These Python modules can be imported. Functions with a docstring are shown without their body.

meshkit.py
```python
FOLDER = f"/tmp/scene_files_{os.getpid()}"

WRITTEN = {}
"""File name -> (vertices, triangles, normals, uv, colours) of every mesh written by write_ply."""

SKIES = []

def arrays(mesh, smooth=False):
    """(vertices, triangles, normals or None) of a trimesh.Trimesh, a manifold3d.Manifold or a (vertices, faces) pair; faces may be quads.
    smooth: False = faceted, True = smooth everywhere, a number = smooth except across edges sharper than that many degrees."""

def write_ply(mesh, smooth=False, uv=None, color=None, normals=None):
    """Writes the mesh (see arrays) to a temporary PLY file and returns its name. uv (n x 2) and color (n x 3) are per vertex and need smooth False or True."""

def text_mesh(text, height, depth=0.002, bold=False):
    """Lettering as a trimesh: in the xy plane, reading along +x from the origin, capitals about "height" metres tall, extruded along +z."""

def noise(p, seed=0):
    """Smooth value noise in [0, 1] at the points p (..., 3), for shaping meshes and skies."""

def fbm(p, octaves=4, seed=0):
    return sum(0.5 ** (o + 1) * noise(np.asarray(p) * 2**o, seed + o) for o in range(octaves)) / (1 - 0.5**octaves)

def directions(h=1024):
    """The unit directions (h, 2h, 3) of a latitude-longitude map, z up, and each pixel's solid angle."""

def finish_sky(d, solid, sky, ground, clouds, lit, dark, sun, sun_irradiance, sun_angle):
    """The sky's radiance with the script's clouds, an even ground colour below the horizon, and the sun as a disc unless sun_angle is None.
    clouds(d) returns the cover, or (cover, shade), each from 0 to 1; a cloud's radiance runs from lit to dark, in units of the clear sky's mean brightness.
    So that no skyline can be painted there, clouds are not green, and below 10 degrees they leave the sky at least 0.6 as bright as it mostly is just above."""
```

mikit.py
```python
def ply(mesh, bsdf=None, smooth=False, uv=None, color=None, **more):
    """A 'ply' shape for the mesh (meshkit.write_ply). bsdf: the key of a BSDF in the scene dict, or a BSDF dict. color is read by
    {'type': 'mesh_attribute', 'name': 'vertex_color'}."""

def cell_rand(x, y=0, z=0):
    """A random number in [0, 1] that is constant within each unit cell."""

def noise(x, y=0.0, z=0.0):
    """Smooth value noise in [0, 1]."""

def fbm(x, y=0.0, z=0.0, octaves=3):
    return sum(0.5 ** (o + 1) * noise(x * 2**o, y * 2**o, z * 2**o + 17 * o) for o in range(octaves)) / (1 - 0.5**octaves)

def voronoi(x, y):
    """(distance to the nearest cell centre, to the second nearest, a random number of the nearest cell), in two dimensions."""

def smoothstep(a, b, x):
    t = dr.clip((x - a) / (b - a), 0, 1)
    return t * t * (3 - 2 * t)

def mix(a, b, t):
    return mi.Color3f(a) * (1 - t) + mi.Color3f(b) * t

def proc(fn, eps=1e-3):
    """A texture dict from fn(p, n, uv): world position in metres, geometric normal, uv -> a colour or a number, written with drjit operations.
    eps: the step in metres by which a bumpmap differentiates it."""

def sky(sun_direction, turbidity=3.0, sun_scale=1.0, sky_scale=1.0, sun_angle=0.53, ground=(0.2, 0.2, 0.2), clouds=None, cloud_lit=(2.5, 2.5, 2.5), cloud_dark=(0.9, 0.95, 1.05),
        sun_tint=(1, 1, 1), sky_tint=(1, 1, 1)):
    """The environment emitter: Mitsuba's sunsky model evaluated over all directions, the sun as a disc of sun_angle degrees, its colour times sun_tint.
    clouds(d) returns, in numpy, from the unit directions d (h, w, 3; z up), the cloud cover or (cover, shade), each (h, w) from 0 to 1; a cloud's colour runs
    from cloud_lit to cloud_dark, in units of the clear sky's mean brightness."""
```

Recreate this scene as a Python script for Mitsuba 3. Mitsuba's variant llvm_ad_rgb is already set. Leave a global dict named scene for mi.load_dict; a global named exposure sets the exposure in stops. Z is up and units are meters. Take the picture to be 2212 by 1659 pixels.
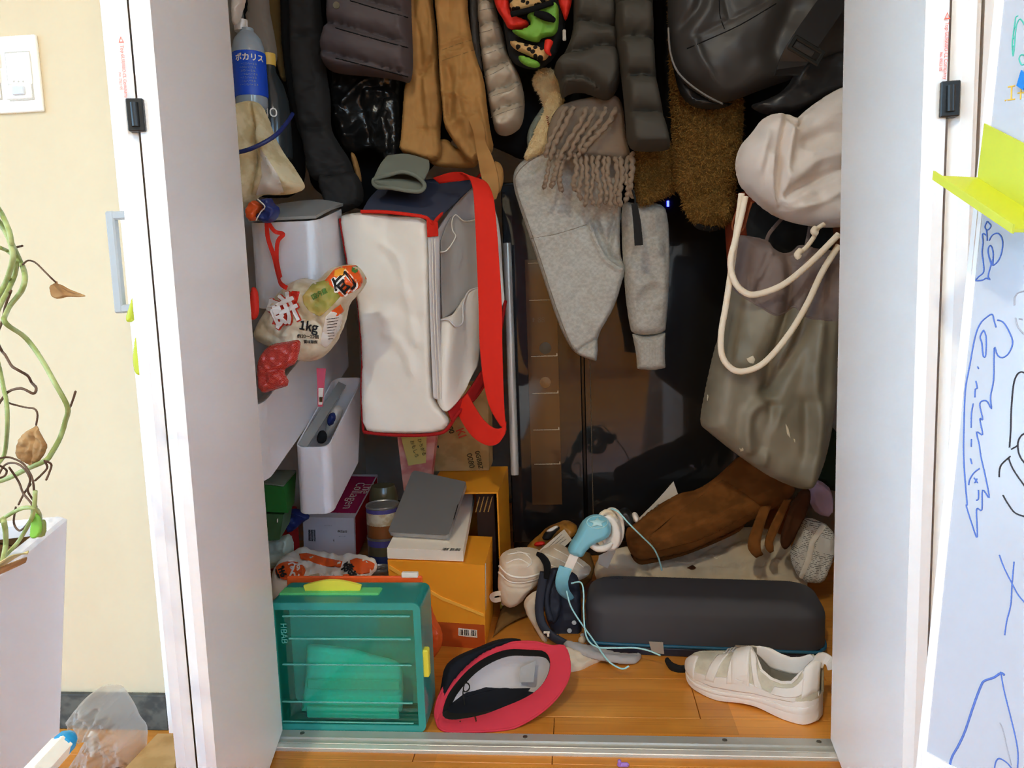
# A cluttered wardrobe behind two folded-open white bifold doors, seen from a room with a plant and a whiteboard.
import glob, math
import numpy as np
import trimesh
import shapely
from shapely.geometry import Polygon, LineString
from scipy.spatial import Delaunay, cKDTree
import mitsuba as mi
import drjit as dr
import mikit
import meshkit
from mikit import fbm, noise, smoothstep, mix

scene, labels = {}, {}
RNG = np.random.default_rng(7)

# ------------------------------------------------------------------ camera
W_PX, H_PX, F_PX = 2212.0, 1659.0, 1660.0
EYE = np.array([0.0, 0.0, 0.80])


def _camera_axes():
    down = np.array([1560 - W_PX / 2, 14200 - H_PX / 2, F_PX])
    down /= np.linalg.norm(down)
    up = -down
    f0 = np.array([0, 0, 1.0])
    f0 -= up * (f0 @ up)
    f0 /= np.linalg.norm(f0)
    r0 = np.cross(down, f0)
    yaw = math.radians(5.0)
    return np.stack([r0 * math.cos(yaw) - f0 * math.sin(yaw), f0 * math.cos(yaw) + r0 * math.sin(yaw), up])


CAM = _camera_axes()                     # world = CAM @ camera (x right, y down, z forward)
_fw, _up = CAM @ [0, 0, 1.0], CAM @ [0, -1.0, 0]
scene["camera"] = {"type": "perspective", "fov": math.degrees(2 * math.atan(W_PX / 2 / F_PX)), "fov_axis": "x",
                   "to_world": mi.ScalarTransform4f().look_at(origin=EYE.tolist(), target=(EYE + _fw).tolist(), up=_up.tolist()),
                   "near_clip": 0.05, "far_clip": 200.0}

# ------------------------------------------------------------------ light
exposure = 0.04
scene["sky"] = mikit.sky([0.35, 0.75, 0.55], turbidity=4.0, sun_scale=0.0, sky_scale=44.0, ground=(0.25, 0.25, 0.25), sky_tint=(0.87, 1.03, 1.09))
LAMP_COLOR = (1.0, 0.95, 0.75)
LAMPS = [((-0.46, -0.85, 2.385), 0.050, 1250.0), ((-1.75, -0.30, 2.385), 0.050, 350.0), ((1.0, -1.3, 2.385), 0.050, 430.0)]


# ------------------------------------------------------------------ helpers
def P(px, py, y=None, z=None, x=None):
    """The world point that the photograph shows at a pixel, at a chosen real depth y (or height z, or x)."""
    d = CAM @ np.array([px - W_PX / 2, py - H_PX / 2, F_PX])
    t = y / d[1] if y is not None else (z - EYE[2]) / d[2] if z is not None else x / d[0]
    return EYE + t * d


def PV(pts, y):
    pts = np.asarray(pts, float)
    d = np.column_stack([pts[:, 0] - W_PX / 2, pts[:, 1] - H_PX / 2, np.full(len(pts), F_PX)]) @ CAM.T
    return EYE + d * (np.broadcast_to(y, len(pts)) / d[:, 1])[:, None]


def lin(r, g, b):
    return [((c / 255) / 12.92 if c / 255 <= 0.04045 else ((c / 255 + 0.055) / 1.055) ** 2.4) for c in (r, g, b)]


def mat(name, rgb, rough=0.7, spec=0.4, metal=0.0, bump=None, height=0.0005, tex=None, sheen=0.0, coat=0.0, eps=1e-3):
    """A two-sided principled material under one key; rgb in sRGB 0-255 or a texture dict."""
    base = tex if tex is not None else {"type": "rgb", "value": lin(*rgb)}
    d = {"type": "principled", "base_color": base, "roughness": rough, "specular": spec, "metallic": metal}
    if sheen:
        d["sheen"] = sheen
    if coat:
        d["clearcoat"] = coat
    if bump is not None:
        d = {"type": "bumpmap", "arbitrary": mikit.proc(bump, eps), "bsdf": d, "scale": height}
    scene[name] = {"type": "twosided", "bsdf": d}
    return name


def thing(key, label, category, group=None):
    n, base = 1, key
    while key in labels:
        key = f"{base}_{n:03d}"
        n += 1
    labels[key] = {"label": label, "category": category}
    if group:
        labels[key]["group"] = group
    return key


def part(owner, name, mesh, m, smooth=35, label=None, color=None, kind=None, **more):
    key, n = f"{owner}__{name}", 1
    while key in scene:
        key = f"{owner}__{name}_{n:03d}"
        n += 1
    scene[key] = mikit.ply(mesh, m, smooth=smooth, color=color, **more)
    if label or kind:
        labels[key] = {k: v for k, v in (("label", label), ("kind", kind)) if v}
    return key


def single(key, label, category, mesh, m, smooth=35, group=None, color=None):
    key = thing(key, label, category, group)
    scene[key] = mikit.ply(mesh, m, smooth=smooth, color=color)
    return key


def struct(key, mesh, m, smooth=30):
    if mesh is not None:
        scene[key] = mikit.ply(mesh, m, smooth=smooth)
    labels[key] = {"kind": "structure"}
    return key


def cat(*meshes):
    ms = [trimesh.Trimesh(m[0], m[1], process=False) if isinstance(m, tuple) else m for m in meshes]
    return trimesh.util.concatenate(ms)


def unit(v):
    v = np.asarray(v, float)
    return v / np.linalg.norm(v)


def frame(o, u, v):
    """4 x 4 from an origin and two in-plane directions."""
    u = unit(u)
    v = np.asarray(v, float)
    v = unit(v - u * (u @ v))
    m = np.eye(4)
    m[:3, 0], m[:3, 1], m[:3, 2], m[:3, 3] = u, v, np.cross(u, v), o
    return m


def place(mesh, m):
    mesh = mesh.copy()
    mesh.apply_transform(m)
    return mesh


def rotz(deg, o=(0, 0, 0)):
    m = trimesh.transformations.rotation_matrix(math.radians(deg), [0, 0, 1])
    m[:3, 3] = o
    return m


def box(size, r=0.003, center=(0, 0, 0), seg=1):
    """A box with rounded (or, at seg 1, chamfered) edges."""
    s, r = np.asarray(size, float) / 2, min(r, min(size) * 0.49)
    a = np.linspace(0, np.pi / 2, seg + 1)
    pts = []
    for i in a:
        for j in a:
            pts.append([math.cos(i) * math.cos(j), math.cos(i) * math.sin(j), math.sin(i)])
    pts = np.array(pts) * r
    allp = []
    for sx in (-1, 1):
        for sy in (-1, 1):
            for sz in (-1, 1):
                allp.append((pts + s - r) * [sx, sy, sz])
    m = trimesh.convex.convex_hull(np.vstack(allp))
    m.apply_translation(center)
    return m


def box8(corners):
    """A hexahedron from 4 bottom and 4 top corners, each in order round."""
    f = [[0, 3, 2, 1], [4, 5, 6, 7], [0, 1, 5, 4], [1, 2, 6, 5], [2, 3, 7, 6], [3, 0, 4, 7]]
    m = trimesh.Trimesh(np.asarray(corners, float), [t for q in f for t in (q[:3], [q[0], q[2], q[3]])], process=False)
    if m.volume < 0:
        m.invert()
    return m


def prism(pts, depth, holes=None):
    m = trimesh.creation.extrude_polygon(Polygon(pts, holes), depth, engine="earcut")
    return m


def smooth_path(pts, n=8, closed=False):
    pts = np.asarray(pts, float)
    k = len(pts)
    if k < 3 and not closed:
        return np.linspace(pts[0], pts[-1], n + 1)
    out = []
    for i in range(k if closed else k - 1):
        p0, p1, p2, p3 = (pts[j % k] if closed else pts[min(max(j, 0), k - 1)] for j in (i - 1, i, i + 1, i + 2))
        t = np.linspace(0, 1, n, endpoint=False)[:, None]
        out.append(0.5 * (2 * p1 + (p2 - p0) * t + (2 * p0 - 5 * p1 + 4 * p2 - p3) * t * t + (3 * p1 - p0 - 3 * p2 + p3) * t ** 3))
    if not closed:
        out.append(pts[-1:])
    return np.vstack(out)


def tube(pts, r, n=8, sub=6, closed=False, flat=None, up=(0, -1, 0)):
    """A swept tube along a smooth path; r a number or one per given point; flat = thickness of a ribbon lying across 'up'."""
    pts = np.asarray(pts, float)
    rr = np.broadcast_to(np.asarray(r, float), len(pts))
    q = smooth_path(np.column_stack([pts, rr]), sub, closed) if sub else np.column_stack([pts, rr])
    c, rad = q[:, :3], q[:, 3]
    k = len(c)
    t = np.roll(c, -1, 0) - np.roll(c, 1, 0)
    if not closed:
        t[0], t[-1] = c[1] - c[0], c[-1] - c[-2]
    t /= np.maximum(np.linalg.norm(t, axis=1, keepdims=True), 1e-9)
    a = np.array(up, float)
    U = np.zeros_like(c)
    for i in range(k):
        if flat is None and i:
            a = U[i - 1]
        v = a - t[i] * (t[i] @ a)
        if np.linalg.norm(v) < 1e-3:
            v = np.cross(t[i], [0.31, 0.2, 0.93])
        U[i] = unit(v)
    V = np.cross(t, U)
    an = np.arange(n) / n * 2 * np.pi + np.pi / n
    ru = np.full(k, flat / 2)[:, None] if flat is not None else rad[:, None]
    if flat is not None and n == 4:
        an = np.arctan2([1, 1, -1, -1], [1, -1, -1, 1])
        ring = c[:, None] + (np.sign(np.cos(an)) * ru)[..., None] * U[:, None] + (np.sign(np.sin(an)) * rad[:, None])[..., None] * V[:, None]
    else:
        ring = c[:, None] + (np.cos(an) * ru)[..., None] * U[:, None] + (np.sin(an) * rad[:, None])[..., None] * V[:, None]
    v = ring.reshape(-1, 3)
    f = []
    for i in range(k if closed else k - 1):
        a0, b0 = i * n, ((i + 1) % k) * n
        for j in range(n):
            j2 = (j + 1) % n
            f += [[a0 + j, a0 + j2, b0 + j2], [a0 + j, b0 + j2, b0 + j]]
    if not closed:
        for s, base in ((1, 0), (-1, (k - 1) * n)):
            for j in range(1, n - 1):
                f.append([base, base + j + 1, base + j] if s == 1 else [base, base + j, base + j + 1])
    return trimesh.Trimesh(v, f, process=False)


def lathe(profile, n=32):
    """Revolved profile [(radius, z), ...] about z."""
    pr = np.asarray(profile, float)
    a = np.arange(n) / n * 2 * np.pi
    v = np.stack([pr[:, None, 0] * np.cos(a), pr[:, None, 0] * np.sin(a), np.broadcast_to(pr[:, 1:2], (len(pr), n))], -1).reshape(-1, 3)
    f = []
    for i in range(len(pr) - 1):
        for j in range(n):
            j2 = (j + 1) % n
            f += [[i * n + j, i * n + j2, (i + 1) * n + j2], [i * n + j, (i + 1) * n + j2, (i + 1) * n + j]]
    for i, s in ((0, -1), (len(pr) - 1, 1)):
        if pr[i, 0] > 1e-6:
            c = len(v)
            v = np.vstack([v, [[0, 0, pr[i, 1]]]])
            for j in range(n):
                j2 = (j + 1) % n
                f.append([c, i * n + j, i * n + j2][::s])
    return trimesh.Trimesh(v, f, process=False)


def sheet(grid, th=0.002, normal=None):
    """A solid sheet of thickness th from an (n, m, 3) grid of points."""
    g = np.asarray(grid, float)
    n, m = g.shape[:2]
    du = np.gradient(g, axis=0)
    dv = np.gradient(g, axis=1)
    nn = np.cross(du, dv)
    nn /= np.maximum(np.linalg.norm(nn, axis=2, keepdims=True), 1e-12)
    a, b = g + nn * th / 2, g - nn * th / 2
    v = np.vstack([a.reshape(-1, 3), b.reshape(-1, 3)])
    idx = np.arange(n * m).reshape(n, m)
    q = np.stack([idx[:-1, :-1], idx[1:, :-1], idx[1:, 1:], idx[:-1, 1:]], -1).reshape(-1, 4)
    f = [q[:, [0, 1, 2]], q[:, [0, 2, 3]], q[:, [0, 2, 1]] + n * m, q[:, [0, 3, 2]] + n * m]
    rim = np.concatenate([idx[:, 0], idx[-1, 1:], idx[-2::-1, -1], idx[0, -2:0:-1]])
    r2 = np.roll(rim, -1)
    f += [np.column_stack([rim, rim + n * m, r2 + n * m]), np.column_stack([rim, r2 + n * m, r2])]
    return trimesh.Trimesh(v, np.vstack(f), process=False)


def loft(curves, n=24, m=8):
    """Grid between several polylines (each resampled to n points), smoothly blended into m steps per gap."""
    cs = []
    for c in curves:
        c = smooth_path(c, 8) if len(c) > 2 else np.asarray(c, float)
        s = np.r_[0, np.cumsum(np.linalg.norm(np.diff(c, axis=0), axis=1))]
        cs.append(np.column_stack([np.interp(np.linspace(0, s[-1], n), s, c[:, k]) for k in range(3)]))
    cs = np.array(cs)
    if len(cs) == 2:
        t = np.linspace(0, 1, m + 1)[:, None, None]
        return cs[0] * (1 - t) + cs[1] * t
    return np.stack([smooth_path(cs[:, i], m) for i in range(n)], 1)


def chaikin(p, k=2):
    p = np.asarray(p, float)
    for _ in range(k):
        q = np.roll(p, -1, 0)
        p = np.stack([0.75 * p + 0.25 * q, 0.25 * p + 0.75 * q], 1).reshape(-1, 2)
    return p


def resample(p, step):
    p = np.vstack([p, p[:1]])
    s = np.r_[0, np.cumsum(np.linalg.norm(np.diff(p, axis=0), axis=1))]
    n = max(8, int(s[-1] / step))
    t = np.arange(n) / n * s[-1]
    return np.column_stack([np.interp(t, s, p[:, 0]), np.interp(t, s, p[:, 1])])


def dist(xy, line):
    return shapely.distance(shapely.points(xy), LineString(line))


def fold(line, w, d):
    """A soft ridge (d > 0) or valley (d < 0) along a polyline in the outline's pixels."""
    L = smooth_path(line, 5) if len(line) > 2 else line
    return lambda q: d * np.exp(-(dist(q, L) / w) ** 2)


def seam(line, w, d):
    L = smooth_path(line, 5) if len(line) > 2 else line
    return lambda q: -d * np.exp(-dist(q, L) / w)


def quilt(lines, w, d, ruck=0.0, seed=0):
    """Puffed channels between seam lines."""
    Ls = [smooth_path(l, 5) if len(l) > 2 else l for l in lines]

    def f(q):
        D = np.min([dist(q, l) for l in Ls], 0)
        u = np.clip(D / w, 0, 1)
        out = d * np.sqrt(1 - (1 - u) ** 2)
        if ruck:
            out = out - ruck * (1 - u) ** 2 * meshkit.noise(np.column_stack([q / 7.0, q[:, 0] * 0]), seed)
        return out
    return f


def rough(sx, sy, d, seed=0, ang=0.0, octaves=3):
    c, s = math.cos(math.radians(ang)), math.sin(math.radians(ang))

    def f(q):
        u, v = q[:, 0] * c + q[:, 1] * s, -q[:, 0] * s + q[:, 1] * c
        return d * (2 * meshkit.fbm(np.column_stack([u / sx, v / sy, np.full(len(q), seed * 3.7)]), octaves, seed) - 1)
    return f


def cloth(outline, y, t=0.02, w=25, step=7, folds=(), back=0.5, sm=2, holes=(), shape=None):
    """A soft solid (garment, bag, bundle) whose silhouette is the outline, standing at real depth y (a number or a function of the outline's
    coordinates), t thick towards the viewer and back * t away from them, rounded over w at its rim, with folds in relief."""
    poly = Polygon(chaikin(outline, sm) if sm else outline, [chaikin(h, sm) for h in holes]).buffer(0)
    if poly.geom_type != "Polygon":
        poly = max(poly.geoms, key=lambda g: g.area)
    rings = [resample(np.array(r.coords)[:-1], step) for r in [poly.exterior, *poly.interiors]]
    edge = np.vstack(rings)
    x0, y0, x1, y1 = poly.bounds
    gx, gy = np.meshgrid(np.arange(x0, x1, step), np.arange(y0, y1, step * 0.866))
    gx = gx + (np.arange(gx.shape[0]) % 2)[:, None] * step / 2
    q = np.column_stack([gx.ravel(), gy.ravel()])
    q = q[shapely.contains_xy(poly, q[:, 0], q[:, 1])]
    dense = np.vstack([resample(np.array(r.coords)[:-1], 2.0) for r in [poly.exterior, *poly.interiors]])
    tree = cKDTree(dense)
    q = q[tree.query(q)[0] > step * 0.45]
    xy = np.vstack([edge, q])
    tri = Delaunay(xy).simplices
    c = xy[tri].mean(1)
    tri = tri[shapely.contains_xy(poly.buffer(0.05), c[:, 0], c[:, 1])]
    a, b, cc = xy[tri[:, 0]], xy[tri[:, 1]], xy[tri[:, 2]]
    flip = ((b - a)[:, 0] * (cc - a)[:, 1] - (b - a)[:, 1] * (cc - a)[:, 0]) < 0
    tri[flip] = tri[flip][:, ::-1]
    d = tree.query(xy)[0]
    d[: len(edge)] = 0
    w = w * 0.62
    u = np.clip(d / w, 0, 1)
    prof = np.sqrt(np.maximum(1 - (1 - u) ** 2, 0))
    off = 0.8 * t * prof
    for f in folds:
        off = off + f(xy) * np.clip(d / (w * 0.5), 0, 1)
    off[: len(edge)] = 0
    if shape is not None:
        off = off + shape(xy)
    yy = y(xy) if callable(y) else np.full(len(xy), float(y))
    base = PV(xy, yy)
    way = np.array([0, -1.0, 0])
    if callable(y):                                   # a tilted or lying piece swells along its own normal
        way = np.linalg.svd(base - base.mean(0), full_matrices=False)[2][2]
        way = way if way @ (EYE - base.mean(0)) > 0 else -way
    front, rear = base + np.outer(off, way), base - np.outer(back * t * prof + 1e-4, way)
    n, ne = len(xy), len(edge)
    rear_index = np.arange(n) + n
    rear_index[:ne] = np.arange(ne)
    v = np.vstack([front, rear])
    f = np.vstack([tri, rear_index[tri][:, ::-1]])
    m = trimesh.Trimesh(v, f, process=False)
    m.remove_unreferenced_vertices()
    if m.volume < 0:
        m.invert()
    m.metadata["way"] = way
    return m


def plane_y(a, b, c):
    """Depth that runs evenly over the outline, from three (px, py, y)."""
    A = np.array([[p[0], p[1], 1] for p in (a, b, c)], float)
    k = np.linalg.solve(A, [a[2], b[2], c[2]])
    return lambda q: q @ k[:2] + k[2]


_FONT = (glob.glob("/opt/blender-*/*/datafiles/fonts/Noto Sans CJK*.woff2") + glob.glob("/opt/blender-*/*/datafiles/fonts/Inter.woff2"))


def lettering(text, height, depth=0.0005, bold=0, px=72):
    """Extruded flat lettering, capitals about height tall, in the xy plane from the origin along +x (also Japanese)."""
    from PIL import Image, ImageDraw, ImageFont
    font = ImageFont.truetype(_FONT[0], px)
    x0, y0, x1, y1 = font.getbbox(text, anchor="ls", stroke_width=bold)
    im = Image.new("L", (x1 - x0 + 8, y1 - y0 + 8))
    ImageDraw.Draw(im).text((4 - x0, 4 - y0), text, 255, font, anchor="ls", stroke_width=bold)
    on = np.pad(np.asarray(im) > 127, ((0, 0), (1, 1))).astype(np.int8)
    rows, starts = np.nonzero(np.diff(on, axis=1) == 1)
    ends = np.nonzero(np.diff(on, axis=1) == -1)[1]
    shape = shapely.union_all(shapely.box(starts, -rows - 1, ends, -rows)).buffer(0.6).buffer(-0.6).simplify(0.8)
    s = height / (px * 0.73)
    shape = shapely.affinity.affine_transform(shape, [s, 0, 0, s, -4 * s, (4 - y0) * s])
    return cat(*[trimesh.creation.extrude_polygon(g, depth, engine="earcut") for g in getattr(shape, "geoms", [shape]) if g.area > 1e-9])


def to_px(p):
    c = (np.asarray(p) - EYE) @ CAM
    return c[:, :2] / c[:, 2:] * F_PX + [W_PX / 2, H_PX / 2]


def front_depth(mesh, px, k=4):
    """Depth y of a soft mesh's viewer-facing side at pixel points."""
    mv, nrm = np.asarray(mesh.vertices), np.asarray(mesh.vertex_normals)
    fr = mv[((EYE - mv) * nrm).sum(1) > 0]
    dd, ii = cKDTree(to_px(fr)).query(px, k=k)
    wgt = 1 / (dd + 0.3)
    return (fr[ii][:, :, 1] * wgt).sum(1) / wgt.sum(1)


def drape(mesh, flat, centre, ux, uy, lift=0.0008):
    """Flat print laid on a soft mesh: every vertex takes the depth of the mesh's front at its place."""
    v = np.asarray(flat.vertices)
    pts = np.asarray(centre, float) + np.outer(v[:, 0], unit(ux)) + np.outer(v[:, 1], unit(uy))
    q = to_px(pts)
    return trimesh.Trimesh(PV(q, front_depth(mesh, q)) + np.outer(lift + v[:, 2], mesh.metadata.get("way", [0, -1.0, 0])), flat.faces, process=False)


def patch(mesh, poly_px, y, lift=0.0008, step=6, th=0.0004):
    """A printed patch or sewn piece with a pixel-outline laid on the front of a soft mesh."""
    poly = Polygon(poly_px)
    e = resample(np.array(poly.exterior.coords)[:-1], step)
    gx, gy = np.meshgrid(np.arange(poly.bounds[0], poly.bounds[2], step), np.arange(poly.bounds[1], poly.bounds[3], step))
    q = np.column_stack([gx.ravel(), gy.ravel()])
    q = q[shapely.contains_xy(poly.buffer(-step * 0.4), q[:, 0], q[:, 1])]
    xy = np.vstack([e, q])
    tri = Delaunay(xy).simplices
    c = xy[tri].mean(1)
    tri = tri[shapely.contains_xy(poly.buffer(0.05), c[:, 0], c[:, 1])]
    pts = PV(xy, front_depth(mesh, xy))
    way = np.asarray(mesh.metadata.get("way", [0, -1.0, 0]))
    a = pts + way * (lift + th)
    b = pts + way * (lift * 0.2)
    n = len(xy)
    A, B, C = xy[tri[:, 0]], xy[tri[:, 1]], xy[tri[:, 2]]
    flip = ((B - A)[:, 0] * (C - A)[:, 1] - (B - A)[:, 1] * (C - A)[:, 0]) < 0
    tri[flip] = tri[flip][:, ::-1]
    r = np.arange(len(e))
    r2 = np.roll(r, -1)
    f = np.vstack([tri, tri[:, ::-1] + n, np.column_stack([r, r + n, r2 + n]), np.column_stack([r, r2 + n, r2])])
    return trimesh.Trimesh(np.vstack([a, b]), f, process=False)


def pile(mesh, n, length, r, seed=1, droop=0.6):
    """Short curled tufts standing all over the front of a soft mesh, as one mesh."""
    rng = np.random.default_rng(seed)
    fn = mesh.face_normals
    area = mesh.area_faces * (fn[:, 1] < 0.15)
    idx = rng.choice(len(area), n, p=area / area.sum())
    t = mesh.triangles[idx]
    a, b = rng.random((2, n, 1))
    flip = (a + b) > 1
    a, b = np.where(flip, 1 - a, a), np.where(flip, 1 - b, b)
    p0 = t[:, 0] + a * (t[:, 1] - t[:, 0]) + b * (t[:, 2] - t[:, 0])
    nn = fn[idx]
    rnd = rng.normal(size=(n, 3))
    d1 = nn + 0.5 * rnd
    d1 /= np.linalg.norm(d1, axis=1, keepdims=True)
    d2 = rng.normal(size=(n, 3)) * 0.8 + [0, 0, -droop]
    L = length * rng.uniform(0.6, 1.3, (n, 1))
    p1, p2 = p0 + d1 * L * 0.6, p0 + d1 * L * 0.8 + d2 * L * 0.55
    u = np.cross(d1, [0.3, 0.2, 0.9])
    u /= np.maximum(np.linalg.norm(u, axis=1, keepdims=True), 1e-6)
    w = np.cross(d1, u)
    rings = []
    for q, s in ((p0 - nn * r, 1.0), (p1, 1.1)):
        for k in range(3):
            th = 2 * math.pi * k / 3
            rings.append(q + (u * math.cos(th) + w * math.sin(th)) * r * s)
    V = np.stack(rings + [p2], 1)
    F = np.array([[0, 1, 4], [0, 4, 3], [1, 2, 5], [1, 5, 4], [2, 0, 3], [2, 3, 5], [3, 4, 6], [4, 5, 6], [5, 3, 6]])
    return trimesh.Trimesh(V.reshape(-1, 3), (F[None] + 7 * np.arange(n)[:, None, None]).reshape(-1, 3), process=False)


def split_mesh(mesh, poly):
    """A mesh cut in two along its edges: the faces outside and inside an outline."""
    c = to_px(mesh.triangles_center)
    inside = shapely.contains_xy(poly, c[:, 0], c[:, 1])
    out = []
    for keep in (~inside, inside):
        m = trimesh.Trimesh(mesh.vertices, mesh.faces[keep], process=False)
        m.remove_unreferenced_vertices()
        out.append(m)
    return out


def stroke(mesh, line, y, r=0.001, lift=0.0005, sub=5, n=6):
    """A cord, seam thread or pen line laid on the front of a soft mesh along a pixel line."""
    q = smooth_path(line, sub) if len(line) > 2 else np.linspace(line[0], line[1], 8)
    pts = PV(q, front_depth(mesh, q, 3))
    pts = pts + np.asarray(mesh.metadata.get("way", [0, -1.0, 0])) * lift
    return tube(pts, r, n=n, sub=0)


# ------------------------------------------------------------------ materials
def f_weave(p, n, uv):
    return noise(p.x * 900, p.y * 900, p.z * 900) * 0.6 + noise(p.x * 330, p.y * 330, p.z * 330) * 0.4


def f_wrinkle(p, n, uv):
    return fbm(p.x * 45, p.y * 45, p.z * 45, 4)


def f_soft(p, n, uv):
    return fbm(p.x * 14, p.y * 14, p.z * 14, 3)


def wood_tex(a, b, c, s=1.0):
    def f(p, n, uv):
        row = dr.floor(p.y / 0.145)
        g = 0.6 * fbm(p.x * 2.6 * s, p.y * 26 * s + row * 7.3, 0.0, 4) + 0.4 * fbm(p.x * 9, p.y * 14, row, 3)
        fine = noise(p.x * 9, p.y * 300, 3.0)
        k = mikit.cell_rand(row, dr.floor((p.x + row * 0.37) / 0.9), 1)
        col = mix(lin(*a), lin(*b), smoothstep(0.25, 0.75, g))
        col = mix(col, lin(*c), 0.18 * smoothstep(0.5, 0.9, fine))
        return col * (0.86 + 0.28 * k)
    return mikit.proc(f)


def blot(a, b, scale=6.0, lo=0.35, hi=0.65, oct=4):
    """Two tones in soft patches: dye, heather, grime."""
    def f(p, n, uv):
        return mix(lin(*a), lin(*b), smoothstep(lo, hi, fbm(p.x * scale, p.y * scale, p.z * scale, oct)))
    return mikit.proc(f)

mat("wall_paint", (211, 194, 162), 0.85, 0.2, bump=f_weave, height=0.00015)
mat("closet_paint", (205, 200, 190), 0.9, 0.2)
mat("grey_wall", (214, 205, 186), 0.85, 0.2)
mat("ceiling_paint", (240, 236, 228), 0.9, 0.2)
mat("door_white", (238, 236, 232), 0.38, 0.4)
mat("baseboard_grey", (74, 74, 68), 0.7, 0.3, tex=blot((64, 65, 62), (92, 92, 84), 40))
mat("floor_wood", None, 0.33, 0.45, tex=wood_tex((198, 124, 44), (218, 148, 62), (150, 86, 28)))
mat("floor_wood_light", None, 0.33, 0.45, tex=wood_tex((204, 130, 50), (222, 154, 68), (156, 92, 32)))
mat("groove_dark", (70, 40, 16), 0.9, 0.1)
mat("aluminium", (204, 204, 196), 0.42, 0.5, metal=0.55)
mat("aluminium_bright", (236, 234, 226), 0.3, 0.5, metal=0.35)
mat("screw_steel", (120, 116, 106), 0.4, 0.5, metal=0.8)
mat("black_plastic", (24, 24, 22), 0.38, 0.45)
mat("gasket_grey", (112, 108, 104), 0.6, 0.3)
mat("handle_grey", (166, 168, 168), 0.4, 0.5)
mat("switch_white", (238, 234, 224), 0.4, 0.4)
mat("switch_line", (190, 184, 172), 0.6, 0.3)
mat("sensor_grey", (200, 202, 206), 0.25, 0.5)
mat("red_print", (226, 110, 92), 0.7, 0.2)
mat("dark_steel", (70, 70, 68), 0.4, 0.5, metal=0.7)

YF, CEIL = 1.30, 2.40                      # closet front wall, ceiling height
LX, RX, BY = -2.4, 2.0, -2.7               # room walls


def wall_panel(x0, x1, y0, y1, z0, z1):
    return box((x1 - x0, y1 - y0, z1 - z0), 0.0005, ((x0 + x1) / 2, (y0 + y1) / 2, (z0 + z1) / 2))


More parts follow.
